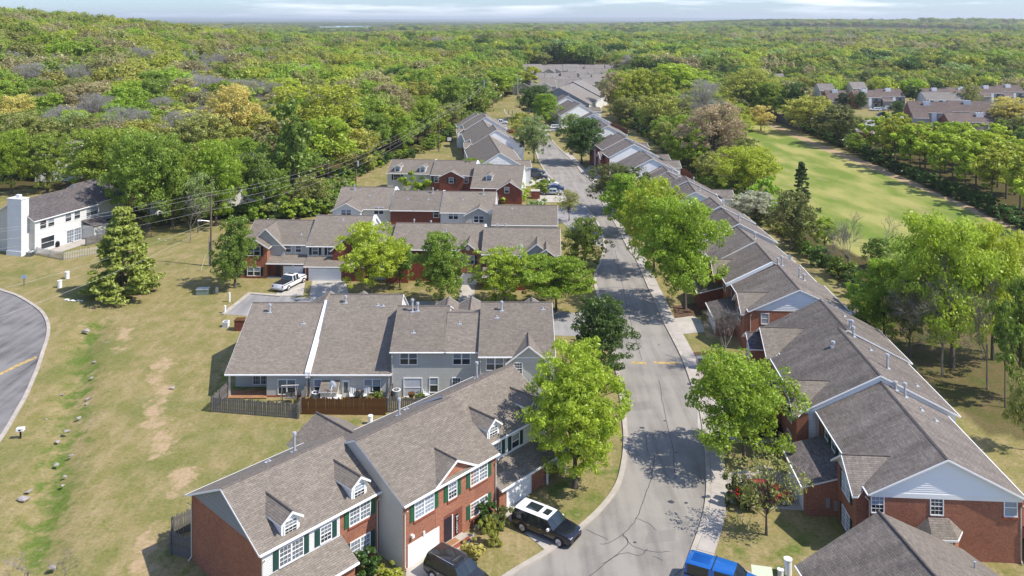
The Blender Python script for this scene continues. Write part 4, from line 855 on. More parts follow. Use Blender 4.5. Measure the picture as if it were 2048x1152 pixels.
bb, cs = endrow('white townhouse row far along the right side of the street', [(1215, 252), (1200, 240), (1186, 232)], hw=5.5, zp=7.8, offs=(0, -.7, .6), wall='sunlit_siding', roofm='shingle_streak', wins=((0, -.2, 4.6, 1.7),), frontgable=((1, 1.9, 1.6, 'cream_siding'),), tail=5)
bb, cs = endrow('farthest white townhouse row on the right of the street, below the grey hall', [(1160, 209), (1148, 203), (1135, 197)], hw=6.8, zp=8.0, offs=(0, -.6, .9), pitch=.55, wall='sunlit_siding', roofm='shingle_streak', rearwing=((1, 'b', 3.0, 3.5),), tail=9)
# large grey building and the estate of flat pitched grey roofs beyond
endrow('large grey gabled building with a pale roof beyond the street', [(1118, 175), (1146, 166)], hw=12.5, zp=10.5, wall='bluegrey_siding', roofm='shingle_far', fr='bluegrey_siding', name='apartment_building', tail=14)
rnd = random.Random(5)
far_rows = [(1090, 162, 130, 'nearest pale grey townhouse block of the far estate, left of the lamp pole'), (1150, 158, 75, 'pale grey townhouse block of the far estate behind the large grey building'), (1195, 152, 70, 'right hand grey townhouse block of the far estate'),
            (1105, 150, 95, 'middle grey townhouse block of the far estate with a tall white side wall'), (1175, 143, 80, 'grey townhouse block of the far estate with a white gable on its right'), (1070, 137, 80, 'long low grey townhouse block at the back left of the far estate'), (1140, 135, 90, 'long low grey townhouse block at the back of the far estate'), (1200, 136, 60, 'low grey townhouse block at the back right of the far estate'), (1010, 138, 60, 'low grey townhouse block at the far left of the estate, behind trees')]
for i, (px, py, wp, lb) in enumerate(far_rows):
    s_ = (py-YH)/(H-7.0); x, y = (px-1024)/s_, F/s_; wd = wp/s_; bb = Bld('townhouse_row', lb, 'townhouse row', (x-wd/2, y-7), rnd.uniform(-3, 3), 'grey townhouse blocks of the far estate', far=True); bb.rm = M['shingle_far']
    n = 3
    for k in range(n):
        u0, u1 = wd*k/n, wd*(k+1)/n-.1; dv = rnd.uniform(-1.5, 1.5); zz = rnd.uniform(-.5, .6)
        c = bb.section(u0, u1, dv, dv+15, 4.0+zz, zr=7.4+zz, wf='taupe_siding' if k % 2 else 'cream_siding', wr='white_siding', rake=('r',) if k % 2 else ())
        if wd/n > 8: bb.gable(c, (u0+u1)/2, 3.2, dv-1.2, 3.8+zz, 5.6+zz, wall='cream_siding' if k % 2 else 'taupe_siding'); bb.win((u0+u1)/2, dv-1.2, 2.6, 1.8, 1.6, 'f', 'double')

# --- white house with the big chimney at the left edge
b = Bld('townhouse_row', 'white two storey house row with a tall siding clad chimney at the left edge', 'townhouse row', (-77.2, 133.9), 73); b.rm = M['shingle_dark']
w1 = b.section(-.3, 13.2, 0, 9.4, 5.5, zr=8.1, wf='white_siding', wl='cream_siding', rake=('l',), ovl=.35); w2 = b.section(13.2, 20, 1.0, 10.6, 5.5, zr=8.4, wf='cream_siding', wl='cream_siding', rake=())
m = MB().box(-1.75, -.32, 1.2, 4.1, -.5, 9.1); m.build('chimney', M['white_siding'], b.r); MB().box(-1.85, -.3, 1.1, 4.2, -.5, .75).build('chimney_base', M['white_board'], b.r); MB().box(-1.85, -.25, 1.1, 4.2, 9.1, 9.2).build('chimney_cap', M['white_board'], b.r); MB().box(-1.2, -.7, 2.2, 3.0, 9.2, 9.7).build('flue', M['white'], b.r)
for u in (1.3, 2.9, 6.4, 8.3): b.win(u, 0, 4.5, 1.2, 1.25, 'f', 'dark' if u < 2 else 'double')
b.win(2.2, 0, 1.4, 2.6, 1.8, 'f', 'dark'); b.win(7.6, 0, 1.2, 3.0, 2.1, 'f', 'grid2'); b.win(11.6, -.2 if False else 0, 4.4, 2.6, 1.3, 'f', 'grid'); b.win(16.2, 1.0, 2.0, 2.4, 1.9, 'f', 'grid')
MB().box(9.4, 12.6, -2.6, -.01, -.4, 2.5).build('storage_wall', M['cream_siding'], b.r); MB().slab([(9.2, -2.8, 2.5), (12.8, -2.8, 2.5), (12.8, 0, 3.3), (9.2, 0, 3.3)], .12).build('storage_roof', M['shingle_dark'], b.r)
MB().box(.2, 9.2, -2.9, -.02, -.3, .12).build('deck', M['slab_a'], b.r)
b2 = Bld('townhouse_row', 'white two storey row with a grey roof half hidden by trees right of the pine', 'townhouse row', (-69.5, 158.0), 27); b2.rm = M['shingle_dark']
x1_ = b2.section(0, 9, 0, 9, 5.2, zr=7.6, wf='white_siding', wl='white_siding'); b2.section(9, 17, 1.6, 10.5, 6.4, zr=8.8, wf='white_siding'); b2.section(17, 22.5, 2.4, 11.5, 7.6, zr=10.0, wf='white_siding')
for u, z in ((2.5, 3.8), (6.0, 3.8), (11, 4.8), (14.5, 4.8), (19.5, 5.8), (4, 1.2), (12.5, 2)): b2.win(u, {0: 0, 1: 1.6, 2: 2.4}[0 if u < 9 else 1 if u < 17 else 2], z, 1.3, 1.2, 'f', 'grid')
b3 = Bld('house', 'white house glimpsed between the trees at the far left', 'house', at(70, 365), 8); b3.rm = M['shingle_far']; b3.section(0, 9, 0, 8, 6.6, zr=9.0, wf='white_siding', wl='white_siding'); b3.win(2.4, 0, 3.2, 1.3, 1.3, 'f', 'double')
b3.win(6, 0, 3.2, 1.3, 1.3, 'f', 'double')

# --- lower right foreground hip end (single storey garage wing)
b = Bld('garage_wing', 'low grey roofed garage wing at the bottom right corner', 'garage', (18.9, 53.6), -3); b.rm = M['shingle_streak']
t_ = [(18.4, 53.6), (24.5, 55.6), (31.6, 53.0)]
zc, ze = 5.0, 2.4
pk = at(1757, 1022, zc); pk2 = (pk[0]+.9, pk[1]-12)
lf0 = at(1590, 1131, ze); lf1 = (lf0[0]+.9, lf0[1]-12); rt0 = at(1925, 1098, ze); rt1 = (rt0[0]+4.2, rt0[1]-12)
def L3(p, z): v = Vector((p[0]-18.9, p[1]-53.6, z)); v.rotate(Matrix.Rotation(R(3), 3, 'Z')); return tuple(v)
MB().slab([L3(lf0, ze), L3(lf1, ze), L3(pk2, zc), L3(pk, zc)], .14, 0, 1).build('roof_slope', [M['shingle_streak'], M['white']], b.r)
MB().slab([L3(pk, zc), L3(pk2, zc), L3(rt1, ze), L3(rt0, ze)], .14, 0, 1).build('roof_slope', [M['shingle'], M['white']], b.r)
MB().tube([L3(pk, zc+.02), L3(pk2, zc+.02)], .09, 5).build('ridge_cap', M['soffit'], b.r)
ins = lambda p, d: (p[0]+d, p[1]-.3)
MB().face([L3(ins(rt0, -.4), -1), L3(ins(lf0, .4), -1), L3(ins(lf0, .4), ze-.1), L3(ins(pk, 0), zc-.12), L3(ins(rt0, -.4), ze-.1)]).face([L3(ins(lf0, .4), -1), L3((lf1[0]+.4, lf1[1]), -1), L3((lf1[0]+.4, lf1[1]), ze-.1), L3(ins(lf0, .4), ze-.1)]).build('wall', M['brick'], b.r)
MB().tube([L3(lf0, ze-.05), L3(lf1, ze-.05)], .07, 5).build('gutter', M['gutter'], b.r)
pv = at(1950, 1136, 3.6); MB().cyl(*L3(pv, 0)[:2], 3.3, 4.0, .07, 8).build('pipe_vent', M['pipe'], b.r)
# red timber deck behind the lower right row
b = Bld('timber_deck', 'red stained timber deck behind the lower right brick row', 'deck', at(2046, 1130), 0)
b.r['category'] = 'deck'; MB().box(.1, 3, 0, 5, 1.6, 1.75).box(.1, .25, 0, .15, 0, 2.6).box(.1, .2, 0, 5, 2.5, 2.6).build('deck_platform', M['wood_red'], b.r)
for i in range(16): MB().box(.12, .17, .3*i, .3*i+.06, 1.75, 2.5).build('baluster', M['wood_red'], b.r)

# --- brown apartment houses on the right
def apart(label, px, py, wp, th, chim=((.3, .5),), depth=11, z0=4.6, zr=7.2, wl='brick_far', n=2, wing=True):
    s_ = (py-YH)/H; x, y = (px-1024)/s_, F/s_; wd = wp/s_
    bb = Bld('apartment_building', label, 'apartment house', (x, y), th, 'brown roofed apartment houses'); bb.rm = M['shingle_apart']
    for k in range(n):
        u0, u1 = wd*k/n, wd*(k+1)/n-.05; dv = 1.5*(k % 2)
        c = bb.section(u0, u1, dv, dv+depth, z0+.5*(k % 2), zr=zr+.5*(k % 2), wf='taupe_siding', wl=wl, wr='taupe_siding', gl=wl, gr='white_siding', rake=())
        bb.shed(u0+.3, u0+(u1-u0)*.4, dv, z0+.2, dv-3, 3.4, wf='taupe_siding', wl='taupe_siding', wr='bluegrey_siding')
        MB().box(u0+(u1-u0)*.5, u0+(u1-u0)*.62, dv-.3, dv-.02, 0, z0).build('wall_panel', M['white_board'], bb.r)
        MB().box(u0+(u1-u0)*.66, u0+(u1-u0)*.95, dv-1.2, dv-.02, 2.3, 2.5).box(u0+(u1-u0)*.66, u0+(u1-u0)*.95, dv-1.25, dv-1.15, 2.5, 3.3).build('balcony', M['dkgrey'], bb.r)
        bb.win(u0+(u1-u0)*.8, dv, 3.6, 1.5, 1.4, 'f', 'dark'); bb.win(u0+(u1-u0)*.8, dv, 1.2, 1.5, 1.4, 'f', 'dark')
        cu, cv = u0+(u1-u0)*.45, dv+depth*.36; zt = bb.roofz(c, cv)
        MB().box(cu-1.1, cu+1.1, cv-.6, cv+.6, zt-1, zt+1.3).build('chimney', M['white_board'], bb.r)
        for dx in (-.5, .5): MB().cyl(cu+dx, cv, zt+1.3, zt+1.7, .25, 8).build('flue', M['dkgrey'], bb.r)
    return bb
apart('brown roofed apartment house at the left end of the row, partly behind oaks', 1655, 216, 40, -8, n=1)
apart('brown roofed apartment house with two chimneys behind the parked white cars', 1712, 216, 98, -4)
apart('brown roofed apartment house right of the dark magnolia, with a brick end', 1850, 212, 108, -5)
apart('brown roofed apartment house near the right edge with a brick end', 1958, 206, 90, -6)
apart('nearest large brown roofed apartment house, seen over the bright trees', 1822, 252, 150, -16, zr=8.2, z0=5.0, depth=14, n=2)
apart('low brown roofed block right of the nearest apartment house', 1900, 262, 140, -10, zr=5.6, z0=2.6, depth=12, n=1)
b = Bld('brick_store', 'small red brown brick store with a flat top at the edge of the lot', 'shed', at(1712, 284), -30); MB().box(0, 4.4, 0, 5, -.3, 3.0).build('wall', M['brick_far'], b.r); MB().slab([(-.1, -.1, 3.1), (4.5, -.1, 3.1), (4.5, 5.1, 3.4), (-.1, 5.1, 3.4)], .15).build('roof', M['shingle_apart'], b.r); MB().box(-.05, -.01, .3, 4.7, 0, 2.9).build('side_panel', M['cream_siding'], b.r)
b = Bld('brick_store', 'small dark red brick building at the right of the lot', 'shed', at(1985, 238), -12); MB().box(0, 9, 0, 6, -.3, 4.2).build('wall', M['brick_dark'], b.r); MB().slab([(-.1, -.1, 4.3), (9.1, -.1, 4.3), (9.1, 6.1, 4.6), (-.1, 6.1, 4.6)], .15).build('roof', M['shingle_apart'], b.r)
# scattered far roofs
for px, py, wp, lb, wm in ((945, 128, 36, 'small pavilion with a hipped blue grey roof left of the far estate', 'brick_far'), (1395, 146, 36, 'pale roof showing among the trees right of centre', 'cream_siding'), (1560, 130, 26, 'small grey roof above the olive trees', 'cream_siding'), (1655, 146, 30, 'grey roof low among the trees right of centre', 'cream_siding'), (1720, 144, 28, 'narrow grey roof among dark cedars', 'cream_siding'), (1890, 160, 72, 'white walled apartment house with a grey roof in the trees at upper right', 'white_siding'),
                       (790, 84, 26, 'dark brown roofed house on the far rise left of centre', 'brick_far'), (716, 112, 50, 'long white low building by the small field', 'white_siding'), (1590, 98, 30, 'white building in the far clearing', 'white_siding'), (1425, 63, 60, 'long white warehouse far off near the horizon', 'white_siding'), (1605, 55, 44, 'long dark roofed building far off near the horizon', 'bluegrey_siding'), (900, 82, 20, 'pale house on the far wooded rise', 'cream_siding'), (1915, 62, 20, 'pale house far off at upper right', 'cream_siding'),
                       (475, 120, 34, 'brown house almost hidden in the wood on the left', 'brick_far'), (135, 148, 26, 'white house wall glimpsed in the left wood', 'white_siding')):
    y = 5500.0
    while y > 260 and YH+F*(H-gz((px-1024)/F*y, y)-12.5)/y < py: y *= .985
    x = (px-1024)/F*y; s_ = F/y; wd = min(wp/s_, 90); sc_ = max(1, wd/26)
    bb = Bld('house', lb, 'house', (x-wd/2, y), rnd.uniform(-6, 6), far=True); bb.rm = M['shingle_far']
    bb.r.location.z += 5 if y > 900 else 3 if py < 100 else 0.5
    c = bb.section(0, wd, 0, min(12*sc_, 26), 4.0, zr=6.8, wf=wm, wl=wm, wr=wm, rake=())
    for k in range(4): bb.win(wd*(k+.5)/4, 0, 3.2, wd*.1, 1.8, 'f', 'dark')
# ------------------------------------------------------------------ trees
def leafmat(name, col=None, trans=.48):
    m = bpy.data.materials.new(name); m.use_nodes = True; t = m.node_tree; k = t.links.new
    for n in list(t.nodes):
        if n.type == 'BSDF_PRINCIPLED': t.nodes.remove(n)
    out = t.nodes['Material Output']
    oi = N(t, 'ShaderNodeObjectInfo'); a = N(t, 'ShaderNodeAttribute'); a.attribute_name = 'lv'
    hs = N(t, 'ShaderNodeHueSaturation')
    if col is None: k(oi.outputs['Color'], hs.inputs['Color'])
    else: hs.inputs['Color'].default_value = (*col, 1)
    r = N(t, 'ShaderNodeMapRange'); r.inputs[3].default_value = .492; r.inputs[4].default_value = .512; k(oi.outputs['Random'], r.inputs[0]); k(r.outputs[0], hs.inputs['Hue'])
    v = N(t, 'ShaderNodeMapRange'); v.inputs[3].default_value, v.inputs[4].default_value = (.72, 1.3) if col is None else (.86, 1.16); k(a.outputs['Fac'], v.inputs[0])
    if col is not None:
        rv = N(t, 'ShaderNodeMapRange'); rv.inputs[3].default_value = .8; rv.inputs[4].default_value = 1.2; k(oi.outputs['Random'], rv.inputs[0])
        mu = N(t, 'ShaderNodeMath', operation='MULTIPLY'); k(v.outputs[0], mu.inputs[0]); k(rv.outputs[0], mu.inputs[1]); k(mu.outputs[0], hs.inputs['Value'])
    else: k(v.outputs[0], hs.inputs['Value'])
    d = N(t, 'ShaderNodeBsdfDiffuse'); tr = N(t, 'ShaderNodeBsdfTranslucent'); mx_ = N(t, 'ShaderNodeMixShader'); mx_.inputs[0].default_value = trans
    g = N(t, 'ShaderNodeBsdfGlossy'); g.inputs['Roughness'].default_value = .45; g.inputs['Color'].default_value = (.8, .85, .7, 1); m2 = N(t, 'ShaderNodeMixShader'); m2.inputs[0].default_value = .035
    k(hs.outputs[0], d.inputs[0]); k(hs.outputs[0], tr.inputs[0]); k(d.outputs[0], mx_.inputs[1]); k(tr.outputs[0], mx_.inputs[2]); k(mx_.outputs[0], m2.inputs[1]); k(g.outputs[0], m2.inputs[2]); k(m2.outputs[0], out.inputs['Surface'])
    return m
M['leaf'] = leafmat('foliage'); M['needle'] = leafmat('needles', trans=.15)
def leaf_arrays(C, Rr, per, size, rg, flat=1.0, up=.35, asp=1.5, shell=.5, tone=None, rnd=.62, wid=.42):
    """C centres (n,3), Rr radii (n,3): leaf rhombs scattered on the outer shells of the clumps"""
    n = len(C); k = n*per
    d = rg.normal(size=(k, 3)); d /= np.linalg.norm(d, axis=1)[:, None]
    rad = shell+(1-shell)*rg.random(k)**.5
    c = np.repeat(C, per, 0); rr = np.repeat(Rr, per, 0)
    p = c+d*rr*rad[:, None]; p[:, 2] -= .12*rr[:, 0]*(rg.random(k)**2)
    nrm = d*.8+rg.normal(size=(k, 3))*rnd; nrm[:, 2] += up; nrm /= np.linalg.norm(nrm, axis=1)[:, None]
    t = np.cross(nrm, rg.normal(size=(k, 3))); t /= np.linalg.norm(t, axis=1)[:, None]+1e-9; b = np.cross(nrm, t)
    s = size*(.6+.8*rg.random(k))[:, None]
    V = np.stack([p-t*s*asp*.5, p-b*s*wid+nrm*s*.1, p+t*s*asp*.5, p+b*s*wid+nrm*s*.1], 1)
    cl = np.repeat(rg.random(n), per)*.55+rg.random(k)*.45
    if tone is not None: cl = np.clip(cl+tone(p), 0, 1)
    return V, cl
def leaf_mesh(name, V, lv, mat):
    k = len(V); me = bpy.data.meshes.new(name); me.vertices.add(k*4); me.vertices.foreach_set('co', V.reshape(-1).astype(np.float32))
    me.loops.add(k*4); me.loops.foreach_set('vertex_index', np.arange(k*4)); me.polygons.add(k); me.polygons.foreach_set('loop_start', np.arange(k)*4); me.polygons.foreach_set('loop_total', np.full(k, 4)); me.update()
    a = me.attributes.new('lv', 'FLOAT', 'POINT'); a.data.foreach_set('value', np.repeat(lv, 4).astype(np.float32)); me.materials.append(mat); return me
def clumps(shape, n, rg):
    """unit tree: crown diameter 1 and total height 1; returns centres, radii"""
    C, Rd = [], []
    if shape in ('round', 'oval', 'spread', 'vase', 'tall', 'bush', 'dome'):
        zc, rz, K, lr = {'round': (.60, .39, 14, .285), 'oval': (.55, .44, 15, .31), 'spread': (.62, .34, 15, .20), 'vase': (.64, .36, 10, .22), 'tall': (.67, .32, 9, .28), 'bush': (.45, .48, 8, .30), 'dome': (.62, .34, 7, .30)}[shape]
        lob = []
        for i in range(K):
            a = i*2.4+rg.uniform(-.5, .5); h = -0.85+1.75*(i+.5)/K+rg.uniform(-.15, .15)
            prof = {'oval': max(1-abs(h)**2.2, .05)**.5*(1-.25*max(h, 0)), 'vase': (.5+.5*(h+1)/2)*max(1-max(h, 0)**3, .1)}.get(shape, max(1-h*h*.9, .06)**.5)
            r = lr*rg.uniform(.72, 1.28); q = max(.5*prof*rg.uniform(.82, 1.15)-r*.62, 0)*(1 if i % 4 else .45)
            lob.append((q*math.cos(a), q*math.sin(a), zc+rz*h*.82, r))
        flat = .42 if shape == 'spread' else .85
        for k in range(n):
            lx, ly, lz, r = lob[rg.integers(0, K)]
            d = rg.normal(size=3); d[2] = d[2]*.9+.35; d /= np.linalg.norm(d); q = rg.uniform(.25, 1)**.4
            s0 = (.085 if n < 200 else .062)*rg.uniform(.55, 1.4)
            C.append((lx+d[0]*r*q, ly+d[1]*r*q, min(lz+d[2]*r*q*flat*(rz/.42), .985))); Rd.append((s0, s0, s0*(.4 if shape == 'spread' else .72)))
        C, Rd = np.array(C), np.array(Rd); m = np.abs(C[:, :2]).max(); C[:, :2] *= .51/np.percentile(np.hypot(C[:, 0], C[:, 1]), 97)
        C[:, 2] = np.maximum(C[:, 2], .1 if shape == 'bush' else .16); return C, Rd
    tiers = 11
    for k in range(n):
        t = (int(rg.integers(0, tiers))+rg.uniform(-.22, .22))/tiers; t = min(max(t, .0), .97); br = rg.integers(0, 7)
        seed = math.sin((int(t*tiers)*7+br)*12.9898)*43758.5453; seed -= math.floor(seed)
        a = br*6.283/7+int(t*tiers)*.9+rg.normal()*.16; rmax = .5*(1-t)**.8*(.62+.5*seed)+.03; r = rmax*rg.uniform(.15, 1)**.6
        s0 = .05*rg.uniform(.8, 1.5)*(1-.4*t); C.append((r*math.cos(a), r*math.sin(a), .09+.89*t-.05*r+.02*rg.normal())); Rd.append((s0*1.3, s0*1.3, s0*.5))
    return np.array(C), np.array(Rd)
def limb(m, a, b, r0, r1, sag, rg, seg=4):
    a, b = np.array(a), np.array(b); pts = []
    for i in range(4):
        t = i/3; p = a+(b-a)*t; p[2] += sag*math.sin(t*math.pi); p[:2] += rg.normal(size=2)*.02*np.linalg.norm(b-a)*(0 < i < 3); pts.append(tuple(p))
    m.tube(pts, [r0+(r1-r0)*i/3 for i in range(4)], seg, cap=False)
def trunk_mesh(C, w, h, rg, mat, nl=22, r=.02, top=.72, low=.22, gnarl=.03):
    m = MB(); H_ = h*top; pts = []
    for i in range(6):
        t = i/5; pts.append((rg.normal()*gnarl*w*t*.4, rg.normal()*gnarl*w*t*.4, H_*t))
    rb = h*r; m.tube(pts, [rb*(1.35 if i == 0 else 1-.16*i) for i in range(6)], 7, cap=False)
    sel = rg.choice(len(C), min(nl, len(C)), replace=False)
    for i in sel:
        c = C[i]*np.array([w, w, h]); z0 = min(max(c[2]*rg.uniform(.45, .75), low*h), H_*.98); t = z0/H_; f = min(int(t*5), 4); a = np.array(pts[f])+(np.array(pts[f+1])-np.array(pts[f]))*(t*5-f)
        limb(m, a, c, rb*(.45-.25*t), rb*.1, .03*h, rg)
    return m.mesh('trunk', mat, uv=False, smooth='all')
PROT = {}
def proto(key, shape, w, h, n, per, size, mat='leaf', bark='bark', nl=22, r=.02, up=.35, asp=1.5, seed=1, shell=.5, inner=0, top=.72, low=.22, wid=.42):
    rg = np.random.default_rng(seed); C, Rd = clumps(shape, n, rg); S = np.array([w, w, h]); Cw = C*S; Rw = Rd*np.array([w, w, min(w, h)])*1.0
    V, lv = leaf_arrays(Cw, Rw, per, size, rg, up=up, asp=asp, shell=shell, wid=wid)
    cm = leaf_mesh('crown', V, lv, M[mat]); tm = trunk_mesh(C, w, h, rg, M[bark], nl, r, top, low)
    PROT[key] = (cm, tm, w, h)
for i in range(2):
    proto(f'maple{i}', 'oval', 7, 9, 340, 72, .145, seed=10+i)                      # dense, bright street trees
    proto(f'round{i}', 'round', 10, 10, 400, 70, .17, seed=20+i)
    proto(f'airy{i}', 'round', 9, 10, 330, 58, .145, seed=30+i, up=.1, asp=2.2, nl=40, shell=.2)
    proto(f'forest{i}', 'dome', 12, 13, 240, 70, .27, seed=40+i, nl=14, up=.5)
    proto(f'oak{i}', 'round', 13, 14, 120, 42, .42, seed=50+i, shell=.2, nl=34)
    proto(f'tall{i}', 'tall', 8, 15, 80, 48, .42, seed=60+i, nl=12, top=.85, low=.35, r=.012)
    proto(f'bush{i}', 'bush', 4, 3, 40, 55, .26, seed=70+i, nl=6, low=.05, r=.015)
proto('willow', 'round', 8.6, 11.3, 480, 64, .125, seed=81, up=.0, asp=2.6, nl=60, shell=.25)
proto('spread', 'spread', 10, 7, 420, 62, .13, seed=82, up=.5, asp=2.2, nl=45, shell=.3, low=.1)
proto('pine', 'cone', 8.4, 12, 420, 60, .20, mat='needle', seed=83, up=.5, asp=2.4, nl=60, top=.95, low=.1, r=.013)
proto('cedar', 'cone', 5, 10, 130, 60, .24, mat='needle', seed=84, up=.3, asp=2, nl=30, top=.95, low=.08)
proto('sparse', 'vase', 5.2, 6, 170, 26, .12, seed=85, nl=90, shell=.1, low=.12, r=.014)
proto('gold', 'dome', 12, 14, 300, 44, .24, seed=186, nl=90, shell=.1, up=.5)
proto('thin', 'vase', 5.2, 6, 150, 13, .12, seed=185, nl=110, shell=.1, low=.12, r=.014)
proto('bud', 'round', 12, 14, 190, 20, .30, seed=86, nl=90, shell=.05)
proto('twig', 'dome', 11, 12.5, 170, 26, .34, bark='bark_pale', seed=88, nl=110, shell=.05, asp=4.5, wid=.05, up=.2)
def bare_mesh(seed, h=8.0, w=6.0, depth=5, kids=4, r0=.16, up=.5, first=.22, seg=4, ang=(.35, .75)):
    rg = random.Random(seed); m = MB()
    def grow(p, d, l, r, lev):
        pts = [p]; q = p; dd = d.copy(); k = 3
        for i in range(k):
            dd = (dd+Vector((rg.gauss(0, .12), rg.gauss(0, .12), rg.gauss(0, .06)+.04*up))).normalized(); q = q+dd*(l/k); pts.append(q)
        r1 = r*.62; m.tube(pts, [r+(r1-r)*i/k for i in range(k+1)], seg if lev < 2 else 3, cap=False)
        if lev >= depth: return
        for i in range(kids+(1 if lev == 0 else 0)):
            t = rg.uniform(.35, 1) if lev else rg.uniform(.6, 1)
            f = min(int(t*k), k-1); s = pts[f]+(pts[f+1]-pts[f])*(t*k-f)
            a = rg.uniform(0, 6.283); o = dd.orthogonal().normalized(); o.rotate(Matrix.Rotation(a, 3, dd)); an = rg.uniform(*ang)
            nd = (dd*math.cos(an)+o*math.sin(an)+Vector((0, 0, .12*up))).normalized()
            grow(s, nd, l*rg.uniform(.58, .82), max(r1*rg.uniform(.5, .8), .010), lev+1)
    grow(Vector((0, 0, -.1)), Vector((0, 0, 1)), h*first*1.6, r0, 0)
    me = m.mesh('branches', M['bark_pale'], uv=False)
    zs = np.empty(len(me.vertices)*3, np.float32); me.vertices.foreach_get('co', zs); zs = zs.reshape(-1, 3)
    hh = zs[:, 2].max(); ww = (zs[:, 0].max()-zs[:, 0].min()+zs[:, 1].max()-zs[:, 1].min())/2
    zs *= np.array([w/ww, w/ww, h/hh]); me.vertices.foreach_set('co', zs.ravel()); me.update(); return me
BARE = [bare_mesh(3, 7, 6, 5, 4, .10), bare_mesh(7, 12, 9, 5, 4, .13), bare_mesh(11, 6, 4, 4, 3, .055)]
CLS = {'j': (.27, .30, .055), 'b': (.31, .425, .04), 'g': (.27, .36, .048), 'm': (.20, .285, .045), 'd': (.09, .16, .032), 'dd': (.065, .105, .03), 'y': (.42, .46, .055), 'w': (.43, .52, .05), 't': (.64, .56, .16),
       'o': (.32, .34, .09), 'n': (.38, .335, .165), 'p': (.50, .38, .24), 'r': (.23, .16, .14), 'c': (.50, .50, .36), 'k': (.17, .19, .055), 's': (.42, .42, .08), 'e': (.31, .40, .14), 'q': (.36, .335, .31)}
WORDS = {'q': 'leafless grey', 'j': 'yellow green', 'b': 'bright green', 'g': 'fresh green', 'm': 'mid green', 'd': 'dark green', 'dd': 'very dark green', 'y': 'yellow green', 'w': 'lime green', 't': 'pale golden', 'o': 'olive', 'n': 'brown budding', 'p': 'pinkish tan', 'r': 'purplish bare', 'c': 'cream flowering', 'k': 'dark olive', 's': 'mustard green', 'e': 'soft grey green'}
rt = random.Random(11)
def tree(x, y, h, w, key, cls, label, name='broadleaf_tree', cat='tree', group=None, z=None, bark=None, jit=.08):
    z = gz(x, y) if z is None else z
    o = empty(name, (x, y, z), rt.uniform(0, 6.28)); tag(o, label, cat, group)
    if key.startswith('bare'):
        me = BARE[int(key[4:])]; hh, ww = [(7, 6), (12, 9), (6, 4)][int(key[4:])]
        br = link('branches', me, o); br.scale = (w/ww, w/ww, h/hh); return o
    cm, tm, pw, ph = PROT[key]
    c = link('crown', cm, o); c.scale = (w/pw, w/pw, h/ph); col = CLS[cls]; j = 1+rt.uniform(-jit, jit); c.color = (col[0]*j, col[1]*j, col[2]*j, 1)
    t = link('trunk', tm, o); t.scale = (w/pw, w/pw, h/ph)
    return o
def tree_px(bx, by, top, wpx, key, cls, label, name='broadleaf_tree', cat='tree', z=0.0, group=None):
    """base at image point (bx, by) on ground height z, top row and crown width in image points"""
    x, y = at(bx, by, z); s_ = F/y; h = (by-top)/s_; return tree(x, y, h, wpx/s_, key, cls, label, name, cat, z=z, group=group)
